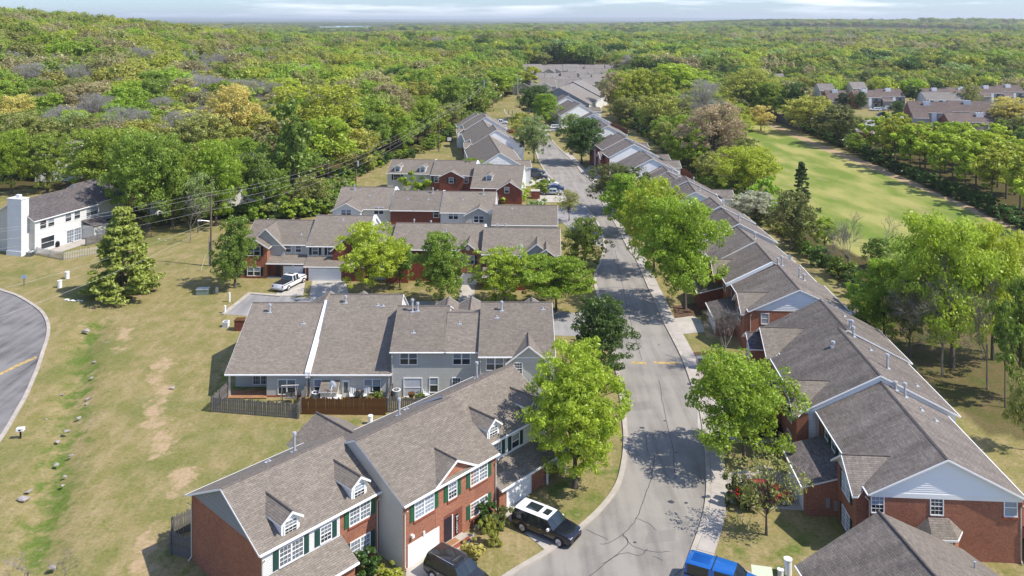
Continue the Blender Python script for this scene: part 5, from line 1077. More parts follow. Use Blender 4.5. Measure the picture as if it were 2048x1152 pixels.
near = [
 (1150, 975, 700, 205, 'willow', 'w', 'feathery lime green tree on the kerb beside the nearest brick row', 'street_tree'),
 (1203, 768, 597, 134, 'maple0', 'd', 'dense dark green oval tree at the corner of the side court', 'street_tree'),
 (1488, 930, 722, 215, 'round0', 'b', 'wide bright green tree overhanging the driveway of the right brick row', 'street_tree'),
 (1533, 1070, 908, 158, 'thin', 'o', 'thin branched small tree with few leaves in front of the red car', 'street_tree'),
 (1370, 618, 400, 182, 'round0', 'b', 'tallest green street tree, trunk standing in the mulch right of the road', 'street_tree'),
 (1308, 545, 362, 128, 'round1', 'w', 'light green street tree behind the tallest one', 'street_tree'),
 (1254, 470, 350, 105, 'maple1', 'b', 'bright green cone crowned street tree beside the road', 'street_tree'),
 (1240, 425, 330, 120, 'round1', 'k', 'broad dark olive street tree above the bright green one', 'street_tree'),
 (1163, 327, 238, 94, 'round0', 'd', 'round dark green tree casting shade across the street', 'street_tree'),
 (1068, 326, 235, 66, 'airy0', 'e', 'soft green tree left of the round dark one', 'street_tree'),
 (1170, 541, 438, 86, 'maple0', 'm', 'dark green tree at the end of the third row', 'street_tree'),
 (1112, 622, 506, 172, 'spread', 'b', 'wide feathery green tree with spreading layers beside the street', 'street_tree'),
 (1008, 612, 500, 132, 'airy1', 'w', 'airy light green tree with visible branches in front of the third row', 'street_tree'),
 (882, 612, 468, 112, 'maple1', 'g', 'tall fresh green tree in front of the third row centre', 'street_tree'),
 (742, 596, 452, 138, 'airy0', 'w', 'large lime green tree right of the double garage', 'street_tree'),
 (800, 575, 482, 76, 'oak0', 'm', 'small dark tree squeezed between two larger street trees', 'street_tree'),
 (470, 576, 438, 92, 'maple1', 'm', 'fresh green tree beside the utility pole at the end of the third row', 'street_tree'),
 (1075, 452, 402, 84, 'bush0', 'e', 'low rounded tree over the grey roof at the street', 'small_tree'),
 (836, 388, 334, 78, 'bush1', 'b', 'bright green mound of a tree in front of the white dormers', 'small_tree'),
 (940, 382, 317, 54, 'airy1', 'g', 'slim green tree in front of the fifth row', 'small_tree'),
 (975, 384, 326, 46, 'sparse', 'e', 'half leafed pale tree beside the slim green tree', 'small_tree'),
 (1028, 402, 366, 74, 'bush0', 'w', 'lime green shrub mass below the fifth row', 'shrub'),
 (1084, 388, 356, 46, 'bush1', 'g', 'rounded shrub beside the brick bin store', 'shrub'),
 (1138, 442, 382, 58, 'sparse', 'o', 'nearly bare sapling on the grass by the far court', 'small_tree'),
 (1140, 262, 228, 44, 'airy0', 'e', 'grey green tree beside the white sport utility car', 'street_tree'),
 (1070, 240, 172, 78, 'round1', 'd', 'dark green tree over the far bend of the street', 'street_tree'),
 (1092, 250, 188, 62, 'maple0', 'b', 'bright green tree in front of the dark one at the far bend', 'street_tree'),
 (1040, 288, 226, 62, 'oak1', 's', 'mustard green tree on the inside of the far bend', 'street_tree'),
 (1112, 252, 205, 30, 'bare2', 'r', 'dark leafless tree at the front of the farthest white row', 'small_tree'),
 (1172, 200, 172, 50, 'bush0', 'o', 'low olive shrubs in front of the grey hall', 'shrub'),
 (985, 216, 190, 26, 'oak0', 'r', 'small purplish tree by the tall far pole', 'small_tree'),
 (245, 592, 402, 150, 'pine', 'j', 'big yellow green pine standing alone on the left lawn', 'pine_tree'),
 (380, 486, 395, 62, 'bare2', 'e', 'forked bare tree near the utility pole on the left', 'small_tree'),
 (1452, 738, 600, 112, 'bare0', 'n', 'leafless brown tree in front of the second brick row on the right', 'bare_tree'),
 (1885, 752, 500, 160, 'bare1', 'n', 'tall dead tree with pale branches on the right lawn', 'bare_tree'),
 (1975, 778, 540, 120, 'bare1', 'n', 'slender pale dead tree right of the tall dead one', 'bare_tree'),
 (1700, 560, 415, 100, 'bare1', 'n', 'grey dead tree among the scrub at the fairway edge', 'bare_tree'),
 (1775, 520, 425, 50, 'bare2', 'n', 'broken dead tree standing against the fairway', 'bare_tree'),
 (1858, 470, 425, 30, 'bare2', 'n', 'small bare tree behind the great lime tree', 'bare_tree'),
 (1905, 735, 440, 215, 'round0', 'w', 'great lime green tree behind the dead trees on the right', 'broadleaf_tree'),
 (1985, 720, 455, 150, 'round1', 'w', 'lime green tree overlapping the great one at the right', 'broadleaf_tree'),
 (1768, 690, 522, 122, 'maple1', 'b', 'bright green tree left of the dead trees', 'broadleaf_tree'),
 (1820, 715, 560, 90, 'oak0', 'o', 'olive tree between the bright tree and the tall dead tree', 'broadleaf_tree'),
 (2040, 800, 560, 90, 'oak1', 'm', 'tree at the right edge beyond the lawn', 'broadleaf_tree'),
 (2010, 815, 600, 60, 'tall0', 'm', 'thin green tree near the right edge', 'broadleaf_tree'),
 (2052, 900, 740, 70, 'oak0', 'o', 'olive tree cut by the right edge above the lower lawn', 'broadleaf_tree'),
 (1490, 392, 298, 132, 'round0', 'w', 'big lime green tree beside the fairway', 'broadleaf_tree'),
 (1603, 408, 318, 46, 'cedar', 'dd', 'dark cedar standing out against the fairway', 'cedar_tree'),
 (1582, 500, 385, 110, 'oak1', 'k', 'dark olive tree mass below the cedar', 'broadleaf_tree'),
 (1510, 448, 384, 100, 'oak0', 'c', 'cream flowering tree behind the right hand row', 'flowering_tree'),
 (1425, 345, 208, 132, 'gold', 'p', 'pinkish tan budding oak right of the white rows', 'broadleaf_tree'),
 (1365, 330, 232, 70, 'maple0', 'b', 'bright green tree left of the pinkish oak', 'broadleaf_tree'),
 (1320, 270, 188, 88, 'oak0', 's', 'mustard green oak above the white rows', 'broadleaf_tree'),
 (1405, 270, 160, 80, 'twig', 'q', 'grey bare crown among the oaks right of centre', 'bare_tree'),
 (1355, 205, 127, 150, 'forest0', 'w', 'large lime green crown right of the far estate', 'broadleaf_tree'),
 (1260, 240, 150, 80, 'forest1', 'y', 'yellow green crown at the right of the far white row', 'broadleaf_tree'),
 (1228, 225, 146, 60, 'oak1', 'n', 'brown budding oak beside the far estate', 'broadleaf_tree'),
 (1300, 240, 138, 90, 'forest0', 'y', 'yellow green tree in the middle of the right wood', 'broadleaf_tree'),
 (1495, 235, 138, 140, 'gold', 's', 'mustard oak with dark limbs above the fairway end', 'broadleaf_tree'),
 (1540, 242, 166, 84, 'forest1', 'g', 'green tree at the head of the fairway', 'broadleaf_tree'),
 (1522, 262, 212, 60, 'oak1', 't', 'golden oak leaning over the fairway head', 'broadleaf_tree'),
 (1622, 268, 192, 110, 'oak0', 's', 'mustard crowned oak beside the fairway path', 'broadleaf_tree'),
 (1676, 292, 212, 104, 'forest0', 'k', 'dark spreading tree beside the fairway path', 'broadleaf_tree'),
 (1590, 250, 168, 60, 'forest1', 'd', 'dark green tree behind the mustard oak', 'broadleaf_tree'),
 (2030, 262, 196, 100, 'gold', 't', 'pale golden oak beside the brick building at the right edge', 'broadleaf_tree'),
 (1768, 270, 220, 30, 'cedar', 'd', 'dark clipped tree in the parking lot', 'broadleaf_tree'),
 (1795, 235, 202, 32, 'maple0', 'd', 'small green tree beside the parked cars', 'broadleaf_tree'),
 (1826, 215, 172, 36, 'tall1', 'dd', 'very dark tree between the apartment houses', 'broadleaf_tree'),
 (1940, 220, 170, 44, 'airy1', 'o', 'light olive tree in front of the right apartment houses', 'broadleaf_tree'),
 (1690, 218, 186, 32, 'forest0', 'dd', 'dark tree at the left of the parking lot', 'broadleaf_tree'),
 (1722, 218, 184, 26, 'maple1', 'd', 'dark green tree at the corner of an apartment house', 'broadleaf_tree'),
 (296, 462, 268, 175, 'round1', 'g', 'broad fresh green oak overhanging the end of the white house roof', 'broadleaf_tree'),
 (345, 455, 296, 112, 'airy0', 'g', 'airy green tree in front of the half hidden white row', 'broadleaf_tree'),
 (432, 452, 292, 116, 'airy1', 'b', 'light green tree shading the right end of the half hidden white row', 'broadleaf_tree'),
 (514, 438, 305, 88, 'forest0', 'm', 'full green tree hiding the right end of the half hidden white row', 'broadleaf_tree'),
 (548, 430, 338, 80, 'forest1', 'g', 'green tree at the foot of the pale lamp post', 'broadleaf_tree'),
 (622, 424, 352, 84, 'oak0', 'o', 'olive scrub tree behind the third row', 'broadleaf_tree'),
 (396, 466, 345, 74, 'sparse', 'e', 'thin pale tree in front of the half hidden white row', 'small_tree'),
 # left wood, crowns one can pick out
 (455, 345, 172, 142, 'gold', 't', 'great pale golden oak in the left wood', 'broadleaf_tree'),
 (640, 330, 170, 190, 'gold', 'y', 'widest yellow crowned oak left of the wires', 'broadleaf_tree'),
 (650, 318, 185, 120, 'twig', 'q', 'bare grey limbed tree under the widest yellow crown', 'bare_tree'),
 (586, 412, 200, 84, 'tall0', 'm', 'tall pale stemmed green tree rising in front of the yellow oaks', 'broadleaf_tree'),
 (240, 420, 258, 205, 'round0', 'g', 'broad fresh green oak behind the white house', 'broadleaf_tree'),
 (315, 430, 275, 130, 'round1', 'g', 'fresh green oak right of the broad one', 'broadleaf_tree'),
 (438, 425, 283, 130, 'airy0', 'b', 'bright green tree in front of the half hidden white row', 'broadleaf_tree'),
 (95, 385, 270, 110, 'airy1', 'g', 'green tree behind the chimney at the far left', 'broadleaf_tree'),
 (22, 390, 262, 90, 'round1', 'b', 'bright green tree at the far left above the white house', 'broadleaf_tree'),
 (15, 300, 190, 120, 'gold', 't', 'pale golden crown cut by the left edge', 'broadleaf_tree'),
 (88, 290, 188, 92, 'forest0', 'b', 'bright green domed crown in the left wood', 'broadleaf_tree'),
 (140, 340, 228, 80, 'forest1', 'e', 'soft green crown in front of the domed one', 'broadleaf_tree'),
 (245, 300, 206, 104, 'forest0', 'b', 'bright green crown in the middle of the left wood', 'broadleaf_tree'),
 (352, 300, 208, 56, 'forest1', 'g', 'fresh green crown beside the golden oak', 'broadleaf_tree'),
 (785, 270, 168, 110, 'gold', 'n', 'brown budding crown right of the yellow oaks', 'broadleaf_tree'),
 (735, 345, 262, 60, 'bud', 's', 'mustard crown beside the wooden pole', 'broadleaf_tree'),
 (803, 310, 232, 56, 'forest0', 'b', 'bright green tree at the wood edge above the fifth row', 'broadleaf_tree'),
 (850, 290, 200, 70, 'forest1', 'b', 'bright green crown at the wood edge left of the white gables', 'broadleaf_tree'),
 (905, 245, 152, 74, 'forest0', 'g', 'green crown beside the far tall pole', 'broadleaf_tree'),
 (832, 225, 140, 90, 'forest1', 'g', 'fresh green crown in the middle distance left of the street', 'broadleaf_tree'),
 (795, 190, 134, 46, 'forest0', 'd', 'small dark green crown in the middle distance', 'broadleaf_tree'),
 (992, 205, 142, 66, 'tall1', 'b', 'tall bright green tree left of the far street', 'broadleaf_tree'),
 (1058, 190, 133, 56, 'tall0', 'y', 'tall yellow green tree beside the far lamp pole', 'broadleaf_tree'),
 (945, 210, 160, 60, 'bud', 'o', 'olive tree with a dark leaning stem by the far pole', 'broadleaf_tree'),
]
for t_ in near: tree_px(t_[0], t_[1], t_[2], t_[3], t_[4], t_[5], t_[6], name=t_[7], cat=t_[7].replace('_', ' ').replace('broadleaf ', ''))
# row of slim lime trees along the far side of the fairway path
slim = [(1752, 318), (1790, 336), (1820, 348), (1850, 346), (1880, 372), (1905, 362), (1930, 392), (1952, 383), (1984, 412), (2012, 398), (2040, 430), (1960, 360), (1995, 375), (2030, 390), (2075, 470), (1890, 345), (1840, 335), (1925, 345), (1985, 345), (1790, 325)]
for i, (x_, y_) in enumerate(slim):
    tree_px(x_, y_, y_-(y_-40)*rt.uniform(.30, .36), rt.randint(60, 90)*(.8 if y_ < 370 else 1), f'tall{i % 2}', rt.choice(['w', 'w', 'b', 'y']), 'slim lime green tree standing in the row beyond the fairway path', 'slim_tree', 'tree', group='slim lime trees beyond the fairway path')
# hedge of dark shrubs under them
hl = resample(P0([(1575, 244), (1620, 262), (1710, 303), (1810, 348), (1935, 403), (2070, 462)]), 34)
for i, (x_, y_) in enumerate(hl): tree(x_+rt.uniform(-.6, .6), y_+1.5, rt.uniform(2.2, 3.4), rt.uniform(4, 6), f'bush{i % 2}', 'd', 'dark shrub in the long hedge under the slim trees', 'hedge_shrub', 'shrub', 'dark shrubs of the long hedge')
# shrubs near houses
for bx, by, top, wp, cls, lb in ((730, 1152, 1100, 76, 'd', 'rounded dark green shrub below the brick bay of the nearest unit'), (778, 1160, 1132, 50, 'y', 'yellow flowering shrub at the foot of the cream wall'), (975, 1052, 1005, 66, 'd', 'dark green shrub beside the lower window of the brick unit'), (998, 1058, 1010, 44, 'k', 'olive brown shrub at the end of the shrub group'),
                            (1478, 1012, 948, 56, 'k', 'olive hedge shrub in front of the red car'), (1506, 1018, 962, 50, 'o', 'second olive shrub beside the red car'), (984, 1092, 1028, 42, 's', 'upright yellow green shrub in front of the brick unit'), (944, 1120, 1080, 48, 't', 'low golden shrub beside the entry walk'), (1524, 738, 718, 30, 'dd', 'clipped dark shrub at the corner of the brick row'), (1420, 775, 745, 50, 'n', 'low brown shrubs by the mailbox cabinet')):
    tree_px(bx, by, top, wp, 'bush0' if wp > 50 else 'bush1', cls, lb, 'shrub', 'shrub')
tree_px(948, 1082, 1048, 34, 'bare2', 'n', 'grey leafless shrub beside the entry', 'bare_shrub', 'shrub')
for bx, by, top, wp in ((50, 1175, 1100, 110), (125, 1180, 1085, 60)): tree_px(bx, by, top, wp, 'bare2', 'n', ['bare twigs reaching up at the bottom left corner', 'second clump of bare twigs right of the corner one'][bx > 100], 'bare_shrub', 'shrub')

# ------------------------------------------------------------------ the woods: nearest trees one by one, the rest as one mass
placed = [(o.location.x, o.location.y, max(4.0, o.children[0].scale[0]*10*.42+2.0 if o.children and o.location.y > 140 else 4.0)) for o in bpy.data.objects if o.get('category') in ('tree', 'street tree', 'pine tree', 'cedar tree', 'bare tree', 'flowering tree') and not o.parent]
rg = random.Random(77)
def rand_pts(poly, spacing, jitter=.8):
    xs = [p[0] for p in poly]; ys = [p[1] for p in poly]; out = []
    y = max(min(ys), 60)
    while y < min(max(ys), 640):
        x = max(min(xs), -.72*y-20)
        while x < min(max(xs), .72*y+20):
            p = (x+rg.uniform(-.5, .5)*spacing*jitter, y+rg.uniform(-.5, .5)*spacing*jitter); out.append(p); x += spacing
        y += spacing*.9
    if not out: return out
    a = np.array(out); ok = inpoly(a[:, 0], a[:, 1], poly); return [p for p, k in zip(out, ok) if k]
BL = []   # footprints to keep clear: (x, y, radius)
for o in bpy.data.objects:
    if o.get('category') in ('townhouse row', 'apartment house', 'house', 'shed') and not o.parent:
        c = o.location
        vs = [o.matrix_basis @ Vector(q) for ch in o.children if ch.name.startswith('wall') for q in ch.bound_box]
        if vs:
            ux = [v.x for v in vs]; uy = [v.y for v in vs]; BL.append((min(ux)-2.5, max(ux)+2.5, min(uy)-9, max(uy)+2.5))
def clear(x, y, front=True):
    return not any(a < x < b and c < y < d for a, b, c, d in BL)
def pick(px, py, side):
    """species mix by where one looks"""
    r_ = rg.random()
    if side == 'L':
        if 30 < px < 560 and 95 < py < 215 and r_ < .3: return 'bare'
        if px < 600 and py < 190: return rg.choice(['o', 'n', 'g', 's', 'y', 'g', 'o', 'n', 'b'])
        if px < 620 and py < 270: return rg.choice(['bare', 'g', 'o', 'm', 's', 'n', 'b'])
        if px < 900 and py < 260: return rg.choice(['y', 'g', 's', 'b', 'o', 'n', 'g', 'y', 'b'])
        return rg.choice(['g', 'm', 'o', 'b', 'm', 's'])
    if side == 'R': return rg.choice(['m', 'o', 'k', 'g', 's', 'o', 'b', 'y'])
    if side == 'T': return rg.choice(['w', 'g', 'd', 'o', 'k', 'b'])
    return rg.choice(['g', 'm', 'o', 'y', 's', 'n', 'd', 'b', 'g', 'm'])
cand = []
for poly, side, sp in ((WOOD_L, 'L', 11.8), (WOOD_R, 'R', 7.2), (WOOD_T, 'T', 8.4)):
    for (x, y) in rand_pts(poly, sp):
        if not clear(x, y) or any((x-a)**2+(y-c)**2 < r_*r_ for a, c, r_ in placed): continue
        g0 = gz(x, y); px, py = 1024+F*x/y, YH+F*(H-g0-12)/y
        if not (-60 < px < 2110): continue
        edge = y < 140 and side == 'R' or side == 'R' and y < 200
        cand.append((y, x, side, px, py, pick(px, py, side)))
cand.sort()
single = cand[:250]; rest = cand[250:]
GRPW = {'L': 'in the left wood', 'R': 'in the belt between the right hand rows and the fairway', 'T': 'beyond the fairway hedge'}
for (y, x, side, px, py, cl) in single:
    fore = y < 185 and side == 'L' and px < 760
    hh = rg.uniform(11, 16) if side == 'L' else rg.uniform(6.5, 10) if side == 'R' else rg.uniform(5, 6.8)
    if side == 'R' and y < 130: hh = rg.uniform(4, 6.5)
    elif side == 'R' and y < 215: hh = rg.uniform(5, 7.5)
    if side == 'L' and y < 165 and px > 430: hh = rg.uniform(4.5, 8)
    if side == 'L' and px > 820: hh = rg.uniform(8, 11)
    ww = hh*rg.uniform(.95, 1.25)
    big = 'tall' if hh < 20 and side == 'T' else ''
    if cl == 'bare': tree(x, y, hh, ww, 'twig', 'q', 'leafless grey tree '+GRPW[side], 'bare_tree', 'tree', 'leafless grey trees '+GRPW[side])
    else: tree(x, y, hh, ww, rg.choice(['forest0', 'forest1', 'oak0', 'oak1']) if hh > 8 else rg.choice(['forest0', 'bush0', 'oak1']), cl, f'{WORDS[cl]} tree '+GRPW[side], 'wood_tree', 'tree', f'{WORDS[cl]} trees '+GRPW[side], jit=.22)
# undergrowth of the wood edges
for i, (x_, y_) in enumerate(resample(P0([(478, 446), (530, 442), (590, 437), (645, 430), (662, 412), (672, 392)]), 30)): tree(x_+rt.uniform(-2, 2), y_+rt.uniform(0, 5), rt.uniform(2.2, 4.4), rt.uniform(4, 6.5), f'bush{i % 2}', rt.choice(['g', 'm', 'o', 'b', 'e', 'k']), 'tangled shrub in the scrub behind the third and fourth rows', 'scrub_shrub', 'shrub', 'tangled shrubs behind the third and fourth rows', jit=.2)
ug = resample(P0([(300, 452), (420, 446), (500, 432), (560, 426), (640, 418), (690, 358), (770, 330), (850, 303), (905, 268), (960, 230)]), 64)
for i, (x_, y_) in enumerate(ug): tree(x_+rt.uniform(-1.5, 1.5), y_+rt.uniform(1, 5), rt.uniform(1.8, 3.8), rt.uniform(3.5, 6), f'bush{i % 2}', rt.choice(['g', 'm', 'd', 'b', 'o']), 'scrubby bush at the foot of the left wood', 'undergrowth_bush', 'shrub', 'scrubby bushes along the foot of the left wood', jit=.2)
ug = resample(P0([(1240, 250), (1300, 280), (1338, 310), (1425, 385), (1466, 420), (1596, 506), (1700, 592), (1730, 640)]), 46)
for i, (x_, y_) in enumerate(ug): tree(x_+rt.uniform(.5, 3), y_+rt.uniform(0, 2), rt.uniform(1.8, 3.5), rt.uniform(3, 5), f'bush{i % 2}', rt.choice(['m', 'd', 'k', 'd', 'o', 'g']), 'scrubby bush behind the right hand rows', 'undergrowth_bush', 'shrub', 'scrubby bushes behind the right hand rows', jit=.2)

# the mass: instanced by geometry nodes
def far_proto(name, shape, cls, w, h, n, per, size, seed, trunk=True):
    rgn = np.random.default_rng(seed); C, Rd = clumps(shape, n, rgn); V, lv = leaf_arrays(C*np.array([w, w, h]), Rd*w*1.25, per, size, rgn, shell=.3, up=.9, rnd=.35)
    me = leaf_mesh(name, V, lv, leafmat(name+'_leaf', CLS[cls])); ob = bpy.data.objects.new(name, me); return ob
KINDS_ = ['b', 'g', 'm', 'd', 'y', 's', 'o', 'n', 'k', 'e', 'bare', 'dd']
pc = bpy.data.collections.new('wood_kinds')
for i, k_ in enumerate(KINDS_):
    if k_ == 'bare':
        rgn = np.random.default_rng(5); C_, R_ = clumps('dome', 90, rgn); V_, l_ = leaf_arrays(C_*np.array([14, 14, 12.5]), R_*15, 26, .5, rgn, shell=.05, asp=4.5, wid=.06, rnd=.8)
        me = leaf_mesh('bare_kind', V_, l_, leafmat('twig_haze', CLS['q'])); ob = bpy.data.objects.new('kind_%02d' % i, me)
    else: ob = far_proto('kind_%02d' % i, 'dome', k_, 16.5, 12.5, 100, 40, .62, 200+i)
    pc.objects.link(ob)
def mass(name, label, pts):
    """pts: (x, y, z, scale, kind)"""
    me = bpy.data.meshes.new(name); n = len(pts); a = np.array(pts, np.float32)
    me.vertices.add(n); me.vertices.foreach_set('co', a[:, :3].ravel())
    for nm, col, ty in (('sc', a[:, 3], 'FLOAT'), ('ki', a[:, 4], 'INT'), ('rz', np.random.default_rng(3).random(n)*6.28, 'FLOAT')):
        at2 = me.attributes.new(nm, ty, 'POINT'); at2.data.foreach_set('value', col.astype(np.int32 if ty == 'INT' else np.float32))
    o = link(name, me); tag(o, label, kind='stuff')
    ng = bpy.data.node_groups.new(name, 'GeometryNodeTree'); ng.interface.new_socket('Geometry', in_out='INPUT', socket_type='NodeSocketGeometry'); ng.interface.new_socket('Geometry', in_out='OUTPUT', socket_type='NodeSocketGeometry')
    gi, go = ng.nodes.new('NodeGroupInput'), ng.nodes.new('NodeGroupOutput'); ip = ng.nodes.new('GeometryNodeInstanceOnPoints'); ci = ng.nodes.new('GeometryNodeCollectionInfo')
    ci.inputs['Collection'].default_value = pc; ci.inputs['Separate Children'].default_value = True; ci.inputs['Reset Children'].default_value = True
    def named(nm, ty): q = ng.nodes.new('GeometryNodeInputNamedAttribute'); q.data_type = ty; q.inputs['Name'].default_value = nm; return q.outputs['Attribute']
    m2p = ng.nodes.new('GeometryNodeMeshToPoints'); k = ng.links.new
    k(gi.outputs[0], m2p.inputs['Mesh']); k(m2p.outputs[0], ip.inputs['Points']); k(ci.outputs[0], ip.inputs['Instance']); ip.inputs['Pick Instance'].default_value = True
    k(named('ki', 'INT'), ip.inputs['Instance Index']); k(named('sc', 'FLOAT'), ip.inputs['Scale'])
    cx = ng.nodes.new('ShaderNodeCombineXYZ'); k(named('rz', 'FLOAT'), cx.inputs['Z']); k(cx.outputs[0], ip.inputs['Rotation']); k(ip.outputs[0], go.inputs[0])
    md = o.modifiers.new('trees', 'NODES'); md.node_group = ng; return o
def kidx(c): return KINDS_.index(c if c in KINDS_ else {'w': 'b', 't': 's', 'p': 'n', 'c': 'e', 'r': 'n'}.get(c, 'g'))
mp_ = [(x, y, gz(x, y)-.8, rg.uniform(.75, 1.3) if side == 'L' else rg.uniform(.5, .72), kidx(cl)) for (y, x, side, px, py, cl) in rest]
LAKE = [(p[0], p[1]) for p in wx]
def open_ground(x, y):
    for a, c, r_ in ((at(716, 118)[0]*1.0, at(716, 118)[1]*.9, 22), ):
        if (x-a)**2+(y-c)**2 < r_*r_: return True
    return False
far = []; far2 = []
y = 500.0
while y < 3300:
    sp = 12.0 if y < 900 else 12.0+(y-900)*.009
    x = -.66*y-20
    while x < .66*y+20:
        X_, Y_ = x+rg.uniform(-.5, .5)*sp, y+rg.uniform(-.5, .5)*sp; x += sp
        a = np.array([X_]); bq = np.array([Y_])
        px = 1024+F*X_/Y_
        est = Y_ < 640 and 925 < px < 1235      # the far estate keeps its clearing
        if Y_ < 640 and (inpoly(a, bq, WOOD_L)[0]): continue
        if est or not clear(X_, Y_): continue
        n_ = noise.noise((X_*.004, Y_*.004, 0)); n2 = noise.noise((X_*.0013+7, Y_*.0013, 2))
        g0 = gz(X_, Y_); cl = rg.choice(['g', 'm', 'o', 'b', 's', 'd', 'g', 'm', 'e', 'y'] if n_ > -.1 else ['n', 'o', 's', 'bare', 'k', 'n', 'g', 'm', 'y'])
        if px < 650 and Y_ < 1000: cl = rg.choice(['n', 'o', 'g', 's', 'o', 'g', 'b', 'y', 'm', 'e'])
        if n2 < -.33 and Y_ > 900: continue
        far.append((X_, Y_, g0-1.0, rg.uniform(.75, 1.4)*(1 if Y_ < 900 else 1+(Y_-900)*.00014)*(.55 if 600 < px < 785 and Y_ > 1500 else 1), kidx(cl)))
    y += sp*.92
# gap between the wood outlines and the far field on the right (beyond the apartments)
y = 150.0
while y < 500:
    x = -.7*y
    while x < .7*y+30:
        X_, Y_ = x+rg.uniform(-.5, .5)*8.4, y+rg.uniform(-.5, .5)*8.4; x += 8.4
        px, py = 1024+F*X_/Y_, YH+F*H/Y_
        if not ((px > 1250 and py < 212) or (px > 1180 and py < 172)): continue
        if px > 1600 and 196 < py: continue
        a = np.array([X_]); bq = np.array([Y_])
        if inpoly(a, bq, WOOD_R)[0] or inpoly(a, bq, WOOD_T)[0] or inpoly(a, bq, FAIRWAY)[0] or not clear(X_, Y_) or any((X_-p)**2+(Y_-q_)**2 < r_*r_ for p, q_, r_ in placed): continue
        far2.append((X_, Y_, gz(X_, Y_)-.8, rg.uniform(.62, .95), kidx(rg.choice(['g', 'm', 'o', 'd', 's', 'b', 'y', 'k', 'dd', 'n']))))
    y += 7.8
mass('woodland', 'mixed spring wood of green, olive and grey crowns filling the hillside behind the nearest trees', mp_+far2)
mass('distant_woodland', 'far off wooded country of countless crowns running to the horizon', far)
# beyond that a real, bumpy canopy surface, then low hills
def canopy(name, label, y0, y1, cols, amp, zfun, ny_=150, nx_=420, half=.7, cell=20):
    ys = y0*(y1/y0)**np.linspace(0, 1, ny_); me = bpy.data.meshes.new(name); co = np.empty((ny_, nx_, 3), np.float32)
    r_ = np.random.default_rng(9)
    for j, yy in enumerate(ys):
        xs = np.linspace(-half*yy-200, half*yy+200, nx_)+r_.normal(size=nx_)*yy*.0008
        co[j, :, 0] = xs; co[j, :, 1] = yy+r_.normal(size=nx_)*yy*.002; co[j, :, 2] = [zfun(x, yy) for x in xs]+r_.random(nx_)*amp
    idx = np.arange(nx_*ny_).reshape(ny_, nx_); q = np.stack([idx[:-1, :-1], idx[:-1, 1:], idx[1:, 1:], idx[1:, :-1]], -1).reshape(-1, 4)
    me.vertices.add(nx_*ny_); me.vertices.foreach_set('co', co.ravel()); me.loops.add(len(q)*4); me.loops.foreach_set('vertex_index', q.ravel()); me.polygons.add(len(q)); me.polygons.foreach_set('loop_start', np.arange(len(q))*4); me.polygons.foreach_set('loop_total', np.full(len(q), 4)); me.update()
    m, t, b_ = nmat(name); b_.inputs['Roughness'].default_value = 1; b_.inputs['Specular IOR Level'].default_value = 0
    tc = N(t, 'ShaderNodeTexCoord'); n = N(t, 'ShaderNodeTexNoise'); n.inputs['Scale'].default_value = 1/90; n.inputs['Detail'].default_value = 8; t.links.new(tc.outputs['Object'], n.inputs['Vector'])
    r = N(t, 'ShaderNodeValToRGB'); e = r.color_ramp.elements; e[0].position = .38; e[0].color = (*cols[0], 1); e[1].position = .62; e[1].color = (*cols[1], 1); t.links.new(n.outputs['Fac'], r.inputs[0]); t.links.new(r.outputs[0], b_.inputs['Base Color'])
    me.materials.append(m); o = link(name, me); tag(o, label, kind='structure'); return o
canopy('far_forest', 'dull green forest canopy far off below the hills', 3150, 14000, ((.035, .05, .02), (.10, .12, .04)), 8, lambda x, y: gz(x, y)+(-2 if 590 < 1024+F*x/y < 790 and y < 4600 else 6+7*noise.noise((x*.0009, y*.0009, 0))), 170, 460)
def ridge_z(x, y, h0, seed, fr): return h0*(.35+.65*max(0, .5+noise.noise((x*fr, seed, 0))*.9+.3*noise.noise((x*fr*3.3, seed, 4))))
for nm, d_, h0, sd_, fr in (('low_hills', 15500, 48, 2.2, .00022), ('far_hills', 22000, 112, 5.1, .00016)):
    m = MB(); n_ = 240; prev = None; xs = np.linspace(-.78*d_, .78*d_, n_)
    prof = [(-1500, 0), (-700, .55), (0, 1), (900, .7), (2500, 0)]
    rows = [[(x, d_+dy, -12+(ridge_z(x, d_, h0, sd_, fr)+12)*k) for x in xs] for dy, k in prof]
    for a, c in zip(rows, rows[1:]):
        for i in range(n_-1): m.face([a[i], a[i+1], c[i+1], c[i]])
    o = m.build(nm, plain(nm, (.045, .06, .03), 1, 0), uv=False, smooth='all'); tag(o, 'long low wooded hills along the horizon' if nm == 'low_hills' else 'faint blue hills behind the low ones', kind='structure')
